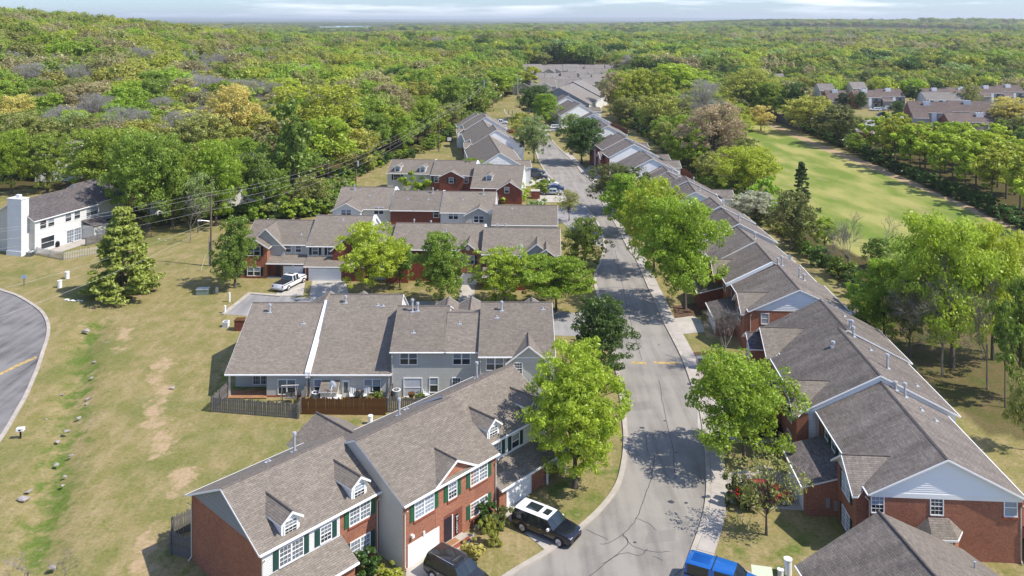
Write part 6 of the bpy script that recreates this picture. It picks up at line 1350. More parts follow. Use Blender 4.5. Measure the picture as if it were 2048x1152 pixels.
# ------------------------------------------------------------------ vehicles
def carpaint(name, col, rough=.22, metal=.0):
    m, t, b_ = nmat(name); b_.inputs['Base Color'].default_value = (*col, 1); b_.inputs['Roughness'].default_value = rough; b_.inputs['Metallic'].default_value = metal; b_.inputs['Coat Weight'].default_value = .7; b_.inputs['Coat Roughness'].default_value = .06; return m
M['tyre'] = plain('tyre_rubber', (.02, .02, .022), .8); M['rim'] = plain('alloy_rim', (.5, .5, .52), .3, .5, .8); M['lamp_w'] = plain('headlight_lens', (.65, .68, .7), .1, .7); M['lamp_r'] = plain('tail_light', (.35, .015, .01), .15, .6); M['autoglass'] = plain('car_glass', (.02, .028, .035), .04, .8); M['chrome'] = plain('chrome', (.7, .7, .72), .15, .6, 1.0)
M['trim_black'] = plain('black_plastic', (.018, .018, .02), .6)
VS = .9     # heights in this picture read about a tenth low
def car(label, x, y, ang, col, kind='suv', Lc=4.7, Wc=1.85, Hc=1.65, roof=None, cat='car', name='parked_car', z=.03, extra=None, detail=True):
    """local x forward. Profile stations: (x, half width, belt height, roof height, flag)"""
    r = empty(name, (x, y, z), R(ang)); r.scale = (1, 1, VS); tag(r, label, cat)
    pm = carpaint('paint', col); rm = carpaint('roof_paint', roof) if roof else pm
    hl, hw = Lc/2, Wc/2; belt = Hc*.58; hood = Hc*.60 if kind in ('suv', 'pickup', 'truck_cap') else Hc*.56
    # x positions as fractions from the rear: flag of the interval after each station
    if kind == 'suv': st = [(-1, .90, belt*.98, None, 'b'), (-.985, .96, belt, belt+.02, 'rw'), (-.90, .98, belt, Hc*.985, 'p'), (-.87, .98, belt, Hc*.99, 'g'), (-.50, 1, belt, Hc, 'p'), (-.47, 1, belt, Hc, 'g'), (-.04, 1, belt, Hc, 'p'), (-.01, 1, belt, Hc, 'g'), (.22, 1, belt, Hc*.975, 'ws'), (.44, .99, hood, hood+.03, 'h'), (.72, .97, hood*.97, None, 'h'), (.93, .92, hood*.86, None, 'h'), (1, .80, hood*.70, None, 'e')]
    elif kind == 'sedan': st = [(-1, .84, belt*.93, None, 'b'), (-.96, .93, belt*1.02, None, 'h'), (-.72, .98, belt*1.03, belt*1.03+.02, 'rw'), (-.46, 1, belt, Hc*.97, 'p'), (-.42, 1, belt, Hc*.985, 'g'), (-.10, 1, belt, Hc, 'p'), (-.07, 1, belt, Hc, 'g'), (.16, 1, belt, Hc*.97, 'ws'), (.42, .99, hood, hood+.02, 'h'), (.72, .96, hood*.93, None, 'h'), (.93, .89, hood*.8, None, 'h'), (1, .76, hood*.64, None, 'e')]
    elif kind == 'pickup': st = [(-1, .96, belt, None, 'h'), (-.99, 1, belt*1.02, None, 'h'), (-.26, 1, belt*1.02, belt*1.02+.02, 'rw'), (-.20, 1, belt, Hc*.98, 'p'), (-.17, 1, belt, Hc*.99, 'g'), (.02, 1, belt, Hc, 'p'), (.05, 1, belt, Hc, 'g'), (.25, 1, belt, Hc*.97, 'ws'), (.45, .99, hood, hood+.03, 'h'), (.75, .98, hood*.97, None, 'h'), (.95, .94, hood*.9, None, 'h'), (1, .86, hood*.78, None, 'e')]
    else: st = [(-1, .93, belt, belt+.02, 'p'), (-.985, .97, belt, Hc*.93, 'p'), (-.93, 1, belt, Hc*.96, 'g'), (-.40, 1, belt, Hc*.97, 'p'), (-.30, 1, belt, Hc*.975, 'p'), (-.26, 1, belt, Hc*.98, 'g'), (.20, 1, belt, Hc*.965, 'ws'), (.42, .99, hood, hood+.03, 'h'), (.74, .97, hood*.96, None, 'h'), (.94, .93, hood*.88, None, 'h'), (1, .84, hood*.76, None, 'e')]
    rows = []
    for (fx, fw, bz, rz, fl) in st:
        X_ = fx*hl; w_ = hw*fw; lo = .24 if abs(fx) < .95 else .34
        if rz is None: top = [(w_*.86, bz+.035), (w_*.45, bz+.06)]
        else:
            k = min((rz-bz)/(Hc-belt), 1); cw = w_*(1-.19*k); top = [(cw, rz-.07*k), (cw*.80, rz)]
        ring = [(w_*.90, lo), (w_, lo+.16), (w_*1.0, bz-.12), (w_*.965, bz)]+top
        rows.append([(X_, yy, zz) for yy, zz in ring]+[(X_, -yy, zz) for yy, zz in reversed(ring)])
    bm_ = MB(); G = {'windscreen': MB(), 'rear_window': MB(), 'side_window': []}
    n = len(rows[0])
    for i in range(len(rows)-1):
        fl = st[i][4]; a, c = rows[i], rows[i+1]
        for j in range(n):
            q = [a[j], a[(j+1) % n], c[(j+1) % n], c[j]]
            if j == n-1: bm_.face(q, 2); continue
            up = j in (3, 7); topf = j in (4, 5, 6)
            if fl == 'g' and up: m_ = MB(); m_.face(q); G['side_window'].append(m_); continue
            if fl in ('ws', 'rw') and topf and j == 5: G['windscreen' if fl == 'ws' else 'rear_window'].face(q); continue
            if fl in ('ws', 'rw') and j in (4, 6): G['windscreen' if fl == 'ws' else 'rear_window'].face(q); continue
            bm_.face(q, 1 if (topf and fl in ('g', 'p')) else (2 if j in (0, 8) or j == 10 else 0))
    bm_.face(list(reversed(rows[0])), 0); bm_.face(rows[-1], 0)
    def fin(mb, nm, mats, smooth=True):
        me = mb.mesh(nm, mats, uv=False)
        import bmesh
        bb = bmesh.new(); bb.from_mesh(me); bmesh.ops.remove_doubles(bb, verts=bb.verts, dist=.0005); bmesh.ops.recalc_face_normals(bb, faces=bb.faces)
        bb.to_mesh(me); bb.free()
        me.polygons.foreach_set('use_smooth', [True]*len(me.polygons)); me.set_sharp_from_angle(angle=R(34)); return link(nm, me, r)
    fin(bm_, 'body', [pm, rm, M['trim_black']]); fin(G['windscreen'], 'windscreen', M['autoglass'])
    if G['rear_window'].f: fin(G['rear_window'], 'rear_window', M['autoglass'])
    for m_ in G['side_window']: fin(m_, 'side_window', M['autoglass'])
    # wheels
    rw_ = .36 if kind != 'sedan' else .33; key = ('wheel', rw_)
    if key not in MESHC:
        t_ = MB(); t_.tube([(0, -.12, 0), (0, -.09, 0), (0, .09, 0), (0, .12, 0)], [rw_*.9, rw_, rw_, rw_*.9], 20)
        ri = MB(); ri.tube([(0, .121, 0), (0, .124, 0)], rw_*.66, 20)
        for k in range(7):
            a = k*2*math.pi/7; ri.tube([(.04*math.cos(a), .13, .04*math.sin(a)), (rw_*.62*math.cos(a), .13, rw_*.62*math.sin(a))], .035, 4)
        arch = MB(); arch.tube([(0, 0, 0), (0, .02, 0)], rw_*1.17, 20)
        MESHC[key] = (t_.mesh('wheel', M['tyre'], uv=False, smooth=True), ri.mesh('rim', [M['rim']], uv=False), arch.mesh('wheel_arch', M['trim_black'], uv=False))
    tw, rw2, ar = MESHC[key]
    for fx in (-.60, .63):
        for sy in (-1, 1):
            o = link('wheel', tw, r, (fx*hl, sy*(hw-.10), rw_)); o.rotation_euler = (0, 0, 0 if sy > 0 else math.pi); o.scale = (1, 1, 1/VS); link('rim', rw2, o)
            q = link('wheel_arch', ar, r, (fx*hl, sy*(hw-.012), rw_+.02)); q.rotation_euler = (0, 0, 0 if sy > 0 else math.pi)
    for sy in (-1, 1):
        MB().box(hl*.90, hl*.985, sy*hw*.62-.16, sy*hw*.62+.16, hood*.66, hood*.80).build('headlight', M['lamp_w'], r, uv=False)
        zb_ = belt*.78; MB().box(-hl*1.002, -hl*.965, sy*hw*.80-.1, sy*hw*.80+.1, zb_-.15, zb_+.18).build('tail_light', M['lamp_r'], r, uv=False)
        MB().box(hl*.27, hl*.27+.14, sy*(hw+.09)-.10, sy*(hw+.09)+.10, belt+.0, belt+.16).build('mirror', rm if roof else pm, r, uv=False)
        if detail:
            for fx in ((.02, -.38) if kind != 'pickup' else (.1, -.1)): MB().box(fx*hl-.09, fx*hl+.09, sy*(hw*1.005)-.02, sy*(hw*1.005)+.02, belt-.2, belt-.165).build('door_handle', M['chrome'], r, uv=False)
    MB().box(hl*.965, hl*1.0, -hw*.42, hw*.42, hood*.42, hood*.64).build('grille', M['trim_black'], r, uv=False)
    MB().box(-hl*1.012, -hl*.99, -.22, .22, .62, .74).build('licence_plate', M['white'], r, uv=False)
    if extra == 'two_roof_panels':
        MB().box(-hl*.28, hl*.10-.05, -hw*.50, hw*.50, Hc-.01, Hc+.012).build('sunroof', M['autoglass'], r, uv=False) if False else None
        MB().box(-hl*.62, -hl*.18, -hw*.46, hw*.46, Hc-.02, Hc+.014).build('sunroof', M['autoglass'], r, uv=False); MB().box(-hl*.06, hl*.14, -hw*.36, hw*.36, Hc-.03, Hc+.008).build('sunroof', M['autoglass'], r, uv=False)
    if extra == 'rails':
        for sy in (-1, 1): MB().tube([(-hl*.8, sy*hw*.72, Hc+.04), (hl*.1, sy*hw*.72, Hc+.05)], .025, 5).build('roof_rail', M['chrome'], r, uv=False)
        MB().box(-hl*.12, hl*.12, -hw*.4, hw*.4, Hc-.02, Hc+.014).build('sunroof', M['autoglass'], r, uv=False)
    if extra == 'bed_cover':
        MB().box(-hl*.965, -hl*.28, -hw*.86, hw*.86, belt*1.02+.02, belt*1.02+.085).build('bed_cover', M['trim_black'], r, uv=False); MB().box(-hl*.03, hl*.17, -hw*.5, hw*.5, Hc-.02, Hc+.012).build('sunroof', M['autoglass'], r, uv=False)
        MB().box(-hl*1.03, -hl*.985, -hw*.98, hw*.98, .42, .56).build('rear_bumper', M['chrome'], r, uv=False)
    if extra == 'cap':
        for k in range(8): MB().box(-hl*.86, -hl*.42, -hw*.42+k*hw*.12, -hw*.42+k*hw*.12+.03, Hc*.965, Hc*.965+.03).build('roof_rib', pm, r, uv=False)
        MB().box(-hl*.335, -hl*.31, -hw*.82, hw*.82, Hc*.9, Hc*.978).build('gap', M['trim_black'], r, uv=False)
    return r
def car_between(label, p_rear, p_front, col, **k):
    """placed by two image points on the ground, rear centre and front centre"""
    a, c = at(*p_rear, .03), at(*p_front, .03); x, y = (a[0]+c[0])/2, (a[1]+c[1])/2; return car(label, x, y, math.degrees(math.atan2(c[1]-a[1], c[0]-a[0])), col, **k)
car('black sport wagon with a white roof parked on the concrete drive', 2.55, 61.15, -34, (.008, .009, .02), kind='suv', Lc=5.1, Wc=1.93, Hc=1.72, roof=(.8, .8, .8), extra='two_roof_panels')
car('black sport utility car cut by the bottom edge at the brick garage', *at(915, 1166), -38, (.02, .02, .023), kind='suv', Lc=4.7, Wc=1.9, Hc=1.78, extra='rails')
car('bright blue pickup truck with a matching ribbed cap at the bottom edge', *at(1455, 1182), -27, (.008, .11, .40), kind='truck_cap', Lc=5.4, Wc=1.9, Hc=1.85, cat='truck', name='pickup_truck', extra='cap')
car('white pickup truck with a black bed cover beside the third row', *at(580, 572), 70, (.78, .78, .80), kind='pickup', Lc=5.9, Wc=2.03, Hc=1.92, cat='truck', name='pickup_truck', extra='bed_cover')
car('red car partly hidden behind the thin branched tree', *at(1524, 1000), 4, (.42, .012, .012), kind='sedan', Lc=4.7, Wc=1.85, Hc=1.45)
car('dark car under the bright green tree on the right', *at(1520, 868), 10, (.03, .035, .05), kind='suv', Lc=4.6, Wc=1.85, Hc=1.65, detail=False)
car('dark grey car, farthest of the five parked by the brick row', *at(1072, 347), -8, (.05, .055, .07), kind='sedan', Lc=4.7, Wc=1.85, Hc=1.5, detail=False)
car('black car, second of the five parked by the brick row', *at(1076, 358), -8, (.015, .015, .02), kind='suv', Lc=4.7, Wc=1.85, Hc=1.6, detail=False)
car('white sport utility car in the middle of the five parked cars', *at(1097, 372), -6, (.78, .78, .80), kind='suv', Lc=4.6, Wc=1.85, Hc=1.65, detail=False)
car('dark blue sedan beside the silver one', *at(1107, 381), 172, (.012, .03, .12), kind='sedan', Lc=4.8, Wc=1.85, Hc=1.45, detail=False)
car('silver sedan nearest to the brick bin store', *at(1103, 389), 175, (.42, .44, .47), kind='sedan', Lc=4.8, Wc=1.85, Hc=1.45, detail=False)
car('white pickup truck far up the street on the left', *at(1001, 248), -6, (.75, .75, .77), kind='pickup', Lc=5.6, Wc=1.95, Hc=1.85, cat='truck', name='pickup_truck', detail=False)
car('white sport utility car far up the street on the right', *at(1105, 258), 188, (.78, .78, .8), kind='suv', Lc=4.7, detail=False)
car('small red car half hidden by the mustard green tree', *at(1022, 266), 10, (.4, .015, .015), kind='sedan', Lc=4.3, Hc=1.45, detail=False)
for px, py, a, c, k, lb in ((1750, 222, 175, (.75, .76, .78), 'suv', 'white car at the left of the apartment lot'), (1762, 221, 175, (.35, .38, .42), 'sedan', 'grey car next to the white one in the apartment lot'), (1772, 219, 176, (.6, .62, .66), 'suv', 'silver car under the apartment balcony'), (1800, 228, 4, (.03, .035, .06), 'sedan', 'dark car beside the small lot tree'), (1766, 232, 5, (.02, .02, .03), 'sedan', 'black car behind the lot cedar'), (1889, 207, 175, (.75, .75, .77), 'suv', 'white car in front of the second apartment house'), (1948, 215, 170, (.7, .72, .75), 'suv', 'white van by the right lot'), (1962, 218, 175, (.02, .08, .2), 'sedan', 'blue car by the right lot'), (2000, 203, 175, (.75, .76, .78), 'suv', 'white car below the rightmost apartment house'), (1872, 232, 0, (.05, .05, .06), 'sedan', 'dark car beside the large apartment house')):
    car(lb, *at(px, py), a, c, kind=k, Lc=4.7, detail=False)

# ------------------------------------------------------------------ fences, picket by picket
def fence(label, pts, h, mat, pw=.14, gap=.03, dog=True, rails=True, name='picket_fence', zb=0.0, wob=.04):
    r = empty(name, (pts[0][0], pts[0][1], 0)); tag(r, label, 'fence'); k = ('pk', round(h, 2), mat, pw)
    if k not in MESHC:
        MESHC[k] = []
        for q in range(3):
            hh = h*(1+(q-1)*.05); m = MB()
            P = [(-pw/2, 0, -.1), (pw/2, 0, -.1), (pw/2, 0, hh-.07), (pw*.22, 0, hh), (-pw*.22, 0, hh), (-pw/2, 0, hh-.07)] if dog else [(-pw/2, 0, -.1), (pw/2, 0, -.1), (pw/2, 0, hh), (-pw/2, 0, hh)]
            f_ = [(x, -.012, z) for x, y, z in P]; g_ = [(x, .012, z) for x, y, z in P]; m.face(f_); m.face(g_[::-1])
            for i in range(len(P)): j = (i+1) % len(P); m.face([f_[j], f_[i], g_[i], g_[j]])
            MESHC[k].append(m.mesh('picket', M[mat], uv=False))
    rf = random.Random(int(abs(pts[0][0]*100)))
    for a, c in zip(pts, pts[1:]):
        l = math.dist(a, c); n = max(2, int(l/(pw+gap))); an = math.atan2(c[1]-a[1], c[0]-a[0])
        for i in range(n):
            t = (i+.5)/n; x, y = a[0]+(c[0]-a[0])*t-pts[0][0], a[1]+(c[1]-a[1])*t-pts[0][1]
            o = link('picket', MESHC[k][rf.randrange(3)], r, (x, y, zb+rf.uniform(-wob, wob*.5)), an+rf.uniform(-.03, .03)); o.rotation_euler[1] = rf.uniform(-.015, .015)
        nx_, ny_ = -math.sin(an)*.05, math.cos(an)*.05
        if rails:
            for zz in (h*.22, h*.78):
                x0, y0, x1, y1 = a[0]-pts[0][0]+nx_, a[1]-pts[0][1]+ny_, c[0]-pts[0][0]+nx_, c[1]-pts[0][1]+ny_
                MB().tube([(x0, y0, zz+zb), (x1, y1, zz+zb)], .04, 4).build('rail', M[mat], r, uv=False)
        for t in (0, 1) if l < 3 else (0, .5, 1):
            x, y = a[0]+(c[0]-a[0])*t-pts[0][0]+nx_*1.6, a[1]+(c[1]-a[1])*t-pts[0][1]+ny_*1.6
            MB().box(x-.05, x+.05, y-.05, y+.05, -.3, h*.95).build('post', M[mat], r, uv=False)
    return r
W2 = lambda u, v: (-28.7+u, 82.9+v)
fence('weathered dark grey picket fence round the covered patio', [W2(.0, .2), W2(-.5, -2.9), W2(8.35, -4.3), W2(8.0, .1)], 1.5, 'wood_grey', .155, .035)
fence('brown stained board fence behind the middle patio', [W2(8.45, -3.4), W2(16.5, -3.6)], 1.62, 'wood_brown', .15, .0, wob=.02)
fence('dark grey picket fence right of the brown board fence', [W2(16.6, .1), W2(16.55, -3.0), W2(25.4, -3.2)], 1.5, 'wood_grey', .155, .035)
def b1w(u, v): t = R(47.5); return (-15.56+u*math.cos(t)-v*math.sin(t), 51.51+u*math.sin(t)+v*math.cos(t))
fence('grey picket fence at the back corner of the nearest brick row', [b1w(.1, 9.7), b1w(-.55, 11.3), b1w(.4, 13.0), b1w(2.6, 12.8)], 1.6, 'wood_grey', .15, .03)
def ww(u, v): t = R(73); return (-77.2+u*math.cos(t)-v*math.sin(t), 133.9+u*math.sin(t)+v*math.cos(t))
fence('pale picket fence round the garden of the white house', [ww(-.2, -.2), at(128, 520), at(205, 506)], 1.25, 'wood_pale', .11, .13, dog=False)
fence('dark picket fence between the white house patios', [at(172, 492), at(215, 482)], 1.4, 'wood_grey', .13, .04)
fence('red stained fence behind the white right hand rows', [at(1330, 330), at(1385, 362)], 1.8, 'wood_red', .3, .0)
fence('second red stained fence higher up behind the right hand rows', [at(1205, 246), at(1255, 270)], 1.8, 'wood_red', .3, .0)
fence('tall grey board fence along the head of the fairway', [at(1508, 222), at(1545, 240), at(1600, 262)], 3.2, 'wood_grey', .4, .0, dog=False)
fence('red stained deck fence left of the white gabled row', [at(925, 305), at(935, 325)], 1.8, 'wood_red', .25, .0)
# black railings behind the right row
fence('thin dark railing behind the right hand rows', [at(1465, 432), at(1500, 455)], 1.3, 'black', .05, .3, dog=False)

# ------------------------------------------------------------------ utility poles and wires
def pole(label, bx, by, top, r=.14, mat='pole_wood', z=0.0, arm=True, trans=0, lamp=False, name='utility_pole'):
    x, y = at(bx, by, z); s_ = F/y; h = (by-top)/s_; o = empty(name, (x, y, z)); tag(o, label, 'pole')
    MB().tube([(0, 0, -.2), (0, 0, h)], [r, r*.7], 10).build('shaft', M[mat], o, uv=False, smooth=True)
    if arm:
        MB().box(-1.2, 1.2, -.06, .06, h-.5, h-.36).build('crossarm', M['pole_wood'], o, uv=False)
        for dx in (-1.1, -.4, .4, 1.1): MB().cyl(dx, 0, h-.36, h-.14, .05, 6).build('insulator', M['dkgrey'], o, uv=False)
    for k in range(trans): MB().cyl(.38, -.1, h-2.6, h-1.5, .26, 12).build('transformer', M['metal'], o, uv=False, smooth=True)
    if lamp: MB().tube([(0, 0, h*.72), (1.6, -.3, h*.76)], .04, 5).build('lamp_arm', M['metal'], o, uv=False); MB().box(1.4, 2.1, -.42, -.18, h*.75, h*.79).build('lamp_head', M['white'], o, uv=False)
    return (x, y, h)
pA = pole('wooden utility pole with grey conduits beside the fresh green tree on the left lawn', 422, 532, 385, .17, trans=0)
o = bpy.data.objects['utility_pole']; MB().tube([(-.28, -.1, 0), (-.28, -.1, 4.6)], .07, 6).build('conduit', M['metal'], o, uv=False); MB().tube([(-.12, -.24, 0), (-.12, -.24, 3.8)], .05, 6).build('conduit', M['dkgrey'], o, uv=False)
MB().tube([(0, 0, 6.9), (-1.3, -.6, 7.2)], .035, 5).build('lamp_arm', M['metal'], o, uv=False); MB().box(-1.8, -1.2, -.78, -.5, 7.1, 7.25).build('lamp_head', M['white'], o, uv=False)
pB = pole('brown utility pole with a transformer behind the fourth row', 712, 395, 308, .15, trans=1)
pC = pole('thin brown pole at the wood edge left of the white gabled row', 878, 303, 224, .16, arm=False)
pD = pole('tall grey steel pole by the far bend of the street', 968, 229, 160, .28, 'metal')
pE = pole('tall pale lamp pole at the far end of the street', 1035, 201, 146, .2, 'metal', arm=False, lamp=True)
pF = pole('far pole with a white lamp head left of the estate', 987, 142, 110, .3, 'metal', arm=False, lamp=True)
pG = pole('far pole above the estate roofs', 1105, 132, 106, .3, 'pole_wood')
pH = pole('pale steel lamp post rising out of the left wood', 586, 410, 318, .13, 'metal', arm=False)
pole('dark pole between the estate roofs, left of the bright green tree', 1095, 165, 143, .25, 'dkgrey', arm=False); pole('dark pole between the estate roofs on the right', 1167, 172, 155, .25, 'dkgrey', arm=False)
def wire(label, a, c, sag, r=.016):
    pts = [(a[0]+(c[0]-a[0])*t, a[1]+(c[1]-a[1])*t, a[2]+(c[2]-a[2])*t-sag*4*t*(1-t)) for t in np.linspace(0, 1, 22)]
    o = MB().tube(pts, r, 4, cap=False).build('power_line', M['cable'], uv=False); tag(o, label, 'power line', 'power lines strung between the utility poles')
M['cable'] = plain('grey_cable', (.42, .41, .39), .5)
z = 9.5
LP_ = (-96, 96)
for k, (h1, lbl) in enumerate(((0, 'topmost power line on the left, strung above the lawn'), (-.1, 'second power line on the left'), (-1.4, 'third power line on the left, below the crossarm'), (-2.6, 'lowest thick cable of the left lines'))):
    dx = (-1.1, 1.1, .1, -.1)[k]
    wire(lbl, (LP_[0]+dx, LP_[1], 10.6+h1), (pA[0]+dx, pA[1], pA[2]-.1+h1), 1.6, .012)
    wire(lbl.split(',')[0]+', span to the brown pole', (pA[0]+dx, pA[1], pA[2]-.1+h1), (pB[0]+dx, pB[1], pB[2]-.1+h1), 1.0, .013)
    wire(lbl.split(',')[0]+', span along the wood edge', (pB[0]+dx, pB[1], pB[2]-.1+h1), (pC[0]+dx, pC[1], pC[2]-.1+h1*.7), .9, .015)
    wire(lbl.split(',')[0]+', last span to the grey pole', (pC[0]+dx, pC[1], pC[2]-.1+h1*.7), (pD[0]+dx, pD[1], pD[2]-.3+h1), 1.2, .018)
wire('cable from the wooden pole down towards the bottom left', (pA[0], pA[1], 6.8), (-70, 72, 9), 1.5, .013)
wire('second cable from the wooden pole towards the bottom left', (pA[0], pA[1], 6.2), (-58, 66, 9), 1.5, .013)
wire('far line across the wood from pole to pole', (pF[0], pF[1], pF[2]), (pG[0], pG[1], pG[2]), 2.0, .07); wire('far line running right from the pole above the estate', (pG[0], pG[1], pG[2]), (pG[0]+110, pG[1]+60, pG[2]+4), 3.0, .07); wire('far line running left across the wood', (pF[0], pF[1], pF[2]), (pF[0]-150, pF[1]+60, pF[2]+9), 3.0, .07)

# ------------------------------------------------------------------ small things
def thing(name, label, cat, px, py, z=0.0, rz=0.0, group=None):
    x, y = at(px, py, z); o = empty(name, (x, y, z), R(rz)); tag(o, label, cat, group); return o
for i, (px, py, h, lb) in enumerate(((119.5, 575, .95, 'white marker post nearest the road on the left lawn'), (134.5, 557, .95, 'white marker post nearer the pine'), (459, 604, 1.2, 'thin white marker post beside the parking court'), (450, 626, .9, 'white pipe beside the cooling unit'), (1576, 1148, 1.0, 'white round bollard beside the bottom right garage wing'), (1561, 1153, .45, 'short pale stub left of the white bollard'), (741, 848, .75, 'white capped pipe behind the nearest row'))):
    o = thing('marker_post', lb, 'post', px, py); rr = (.3, .3, .12, .13, .26, .2, .22)[i]; MB().cyl(0, 0, -.1, h, rr, 14).build('post_body', M['white'], o, uv=False, smooth=True); MB().cyl(0, 0, h, h+.06, rr*1.12, 14).build('post_cap', M['white'], o, uv=False, smooth=True)
o = thing('mailbox', 'white box on a dark post beside the road at the left edge', 'mailbox', 41, 877, rz=8); MB().box(-.06, .06, -.06, .06, -.1, .72).build('post', M['black'], o, uv=False); MB().box(-.32, .32, -.2, .2, .72, .98).build('box', M['white'], o, uv=False); MB().box(-.1, .1, -.212, -.201, .78, .9).build('box_mark', M['black'], o, uv=False)
o = thing('road_sign', 'small pale blue sign on a thin post near the left road', 'sign', 48, 571); MB().box(-.04, .04, -.04, .04, -.1, 1.3).build('post', M['dkgrey'], o, uv=False); M['paleblue'] = plain('pale_blue_sign', (.32, .42, .58), .4); MB().box(-.36, .36, -.05, -.02, 1.0, 1.5).build('sign_panel', M['paleblue'], o, uv=False)
o = thing('utility_box', 'green steel utility cabinet under the tree beside the court', 'utility box', 406, 588, rz=4); MB().box(-.8, .8, -.5, .5, -.1, .7).build('cabinet', M['greenbox'], o, uv=False); MB().box(-.85, .85, -.56, .56, .7, .8).build('lid', M['metal'], o, uv=False)
o = thing('utility_box', 'small dark green pedestal right of the green cabinet', 'utility box', 434, 586); MB().box(-.16, .16, -.16, .16, -.1, .8).build('cabinet', M['metal'], o, uv=False); MB().box(-.5, -.2, -.2, .2, -.1, .3).build('lid', M['greenbox'], o, uv=False)
o = thing('utility_box', 'pale green electrical cabinet on the grass beside the blue truck', 'utility box', 1524, 1163, rz=-12); MB().box(-.62, .62, -.45, .45, -.1, .62).build('cabinet', M['dkgrey'], o, uv=False); MB().slab([(-.68, -.52, .64), (.68, -.52, .64), (.68, .5, .74), (-.68, .5, .74)], .12).build('lid', M['cream_box'], o, uv=False)
def ac(label, px, py, z=0.0, wide=.42, tall=.8, box=False):
    o = thing('air_conditioner', label, 'air conditioner', px, py, z)
    if box: MB().box(-wide, wide, -wide, wide, 0, tall).build('casing', M['dkgrey' if 'grey' in label else 'white_board'], o, uv=False); MB().box(-wide-.01, wide+.01, -wide-.01, wide+.01, tall, tall+.05).build('top_grille', M['white'], o, uv=False)
    else: MB().cyl(0, 0, 0, tall, wide, 18).build('casing', M['acgrey'], o, uv=False, smooth=True); MB().cyl(0, 0, tall, tall+.05, wide*1.02, 18).build('top_grille', M['white'], o, uv=False)
    MB().cyl(0, 0, tall+.05, tall+.06, wide*.75, 16).build('fan', M['black'], o, uv=False)
    for k in range(4): a = k*math.pi/2; MB().tube([(0, 0, tall+.075), (wide*.6*math.cos(a), wide*.6*math.sin(a), tall+.075)], .035, 4).build('fan_blade', M['metal'], o, uv=False)
    for k in range(7): MB().box(-wide*.9, wide*.9, -wide-.015, -wide-.003, .08+k*tall/8, .11+k*tall/8).build('louvre', M['metal'], o, uv=False) if box else None
M['acgrey'] = plain('grey_ac_casing', (.22, .24, .26), .5)
ac('square white cooling unit on the lawn beside the brown bin', 452, 653, box=True, wide=.34, tall=.62); ac('round cooling unit with a white rim on the middle patio', 632, 801); ac('tall round cooling unit beside the sliding doors', 793, 799, tall=.95); ac('small dark grey cooling unit beside the white chimney', 60, 512, box=True, wide=.42, tall=.7)
o = thing('bin_store', 'dark red wooden bin store against the left gable wall', 'bin store', 482, 660); MB().box(-.7, .9, -.4, .6, -.1, 1.25).build('bin_panels', M['wood_red'], o, uv=False); MB().box(-.75, .95, -.45, .65, 1.25, 1.32).build('lid', M['wood_brown'], o, uv=False)
o = thing('bin_store', 'low brick bin store beside the silver sedan', 'bin store', 1071, 396); MB().box(-.9, .9, -1, 1, -.1, 1.6).build('brick_wall', M['brick_dark'], o); MB().box(-.96, .96, -1.06, 1.06, 1.6, 1.68).build('coping', M['concrete'], o)
o = thing('mailbox_cabinet', 'grey communal mailbox cabinet in the mulch bed', 'mailboxes', 1411, 738, rz=5); MB().box(-.95, .95, -.35, .35, .55, 1.35).build('cabinet', M['metal'], o, uv=False)
for k in range(8): MB().box(-.9+k*.225, -.9+k*.225+.19, -.37, -.352, .62, 1.28).build('mailbox_door', M['dkgrey'], o, uv=False)
MB().box(-.8, -.7, -.1, .1, -.1, .55).box(.7, .8, -.1, .1, -.1, .55).build('legs', M['dkgrey'], o, uv=False); MB().box(.9, 1.2, -.6, -.4, 0, .9).build('parcel_post', M['white'], o, uv=False)
o = thing('leaning_stick', 'pale stick leaning beside the utility pole', 'stick', 402, 541); MB().tube([(0, 0, 0), (.7, 0, 2.4)], .04, 5).build('stick', M['white'], o, uv=False)
o = thing('litter_bag', 'crumpled white sheet lying on the left lawn', 'sheet', 147, 601)
rr = random.Random(4)
for k in range(7):
    m = MB(); pts = [Vector((rr.uniform(-.25, .25), rr.uniform(-.2, .2), rr.uniform(0, .22))) for _ in range(8)]
    import bmesh
    bb = bmesh.new(); [bb.verts.new(p) for p in pts]; bmesh.ops.convex_hull(bb, input=bb.verts); me = bpy.data.meshes.new('fold'); bb.to_mesh(me); bb.free(); me.materials.append(M['white_board']); link('fold', me, o, (-1.1+k*.38, -.08*k+rr.uniform(-.1, .1), 0))
def rock(px, py, w, label, group='limestone rocks along the drainage dip'):
    x, y = at(px, py); s_ = F/y; sz = w/s_/2*.7
    bb = bmesh.new(); [bb.verts.new((rr.uniform(-1, 1)*sz, rr.uniform(-.8, .8)*sz, rr.uniform(-.15, .55)*sz)) for _ in range(14)]; bmesh.ops.convex_hull(bb, input=bb.verts)
    me = bpy.data.meshes.new('rock'); bb.to_mesh(me); bb.free(); me.materials.append(M['rock']); o = link('rock', me, loc=(x, y, -.12 if w < 20 else .0)); tag(o, label, 'rock', group)
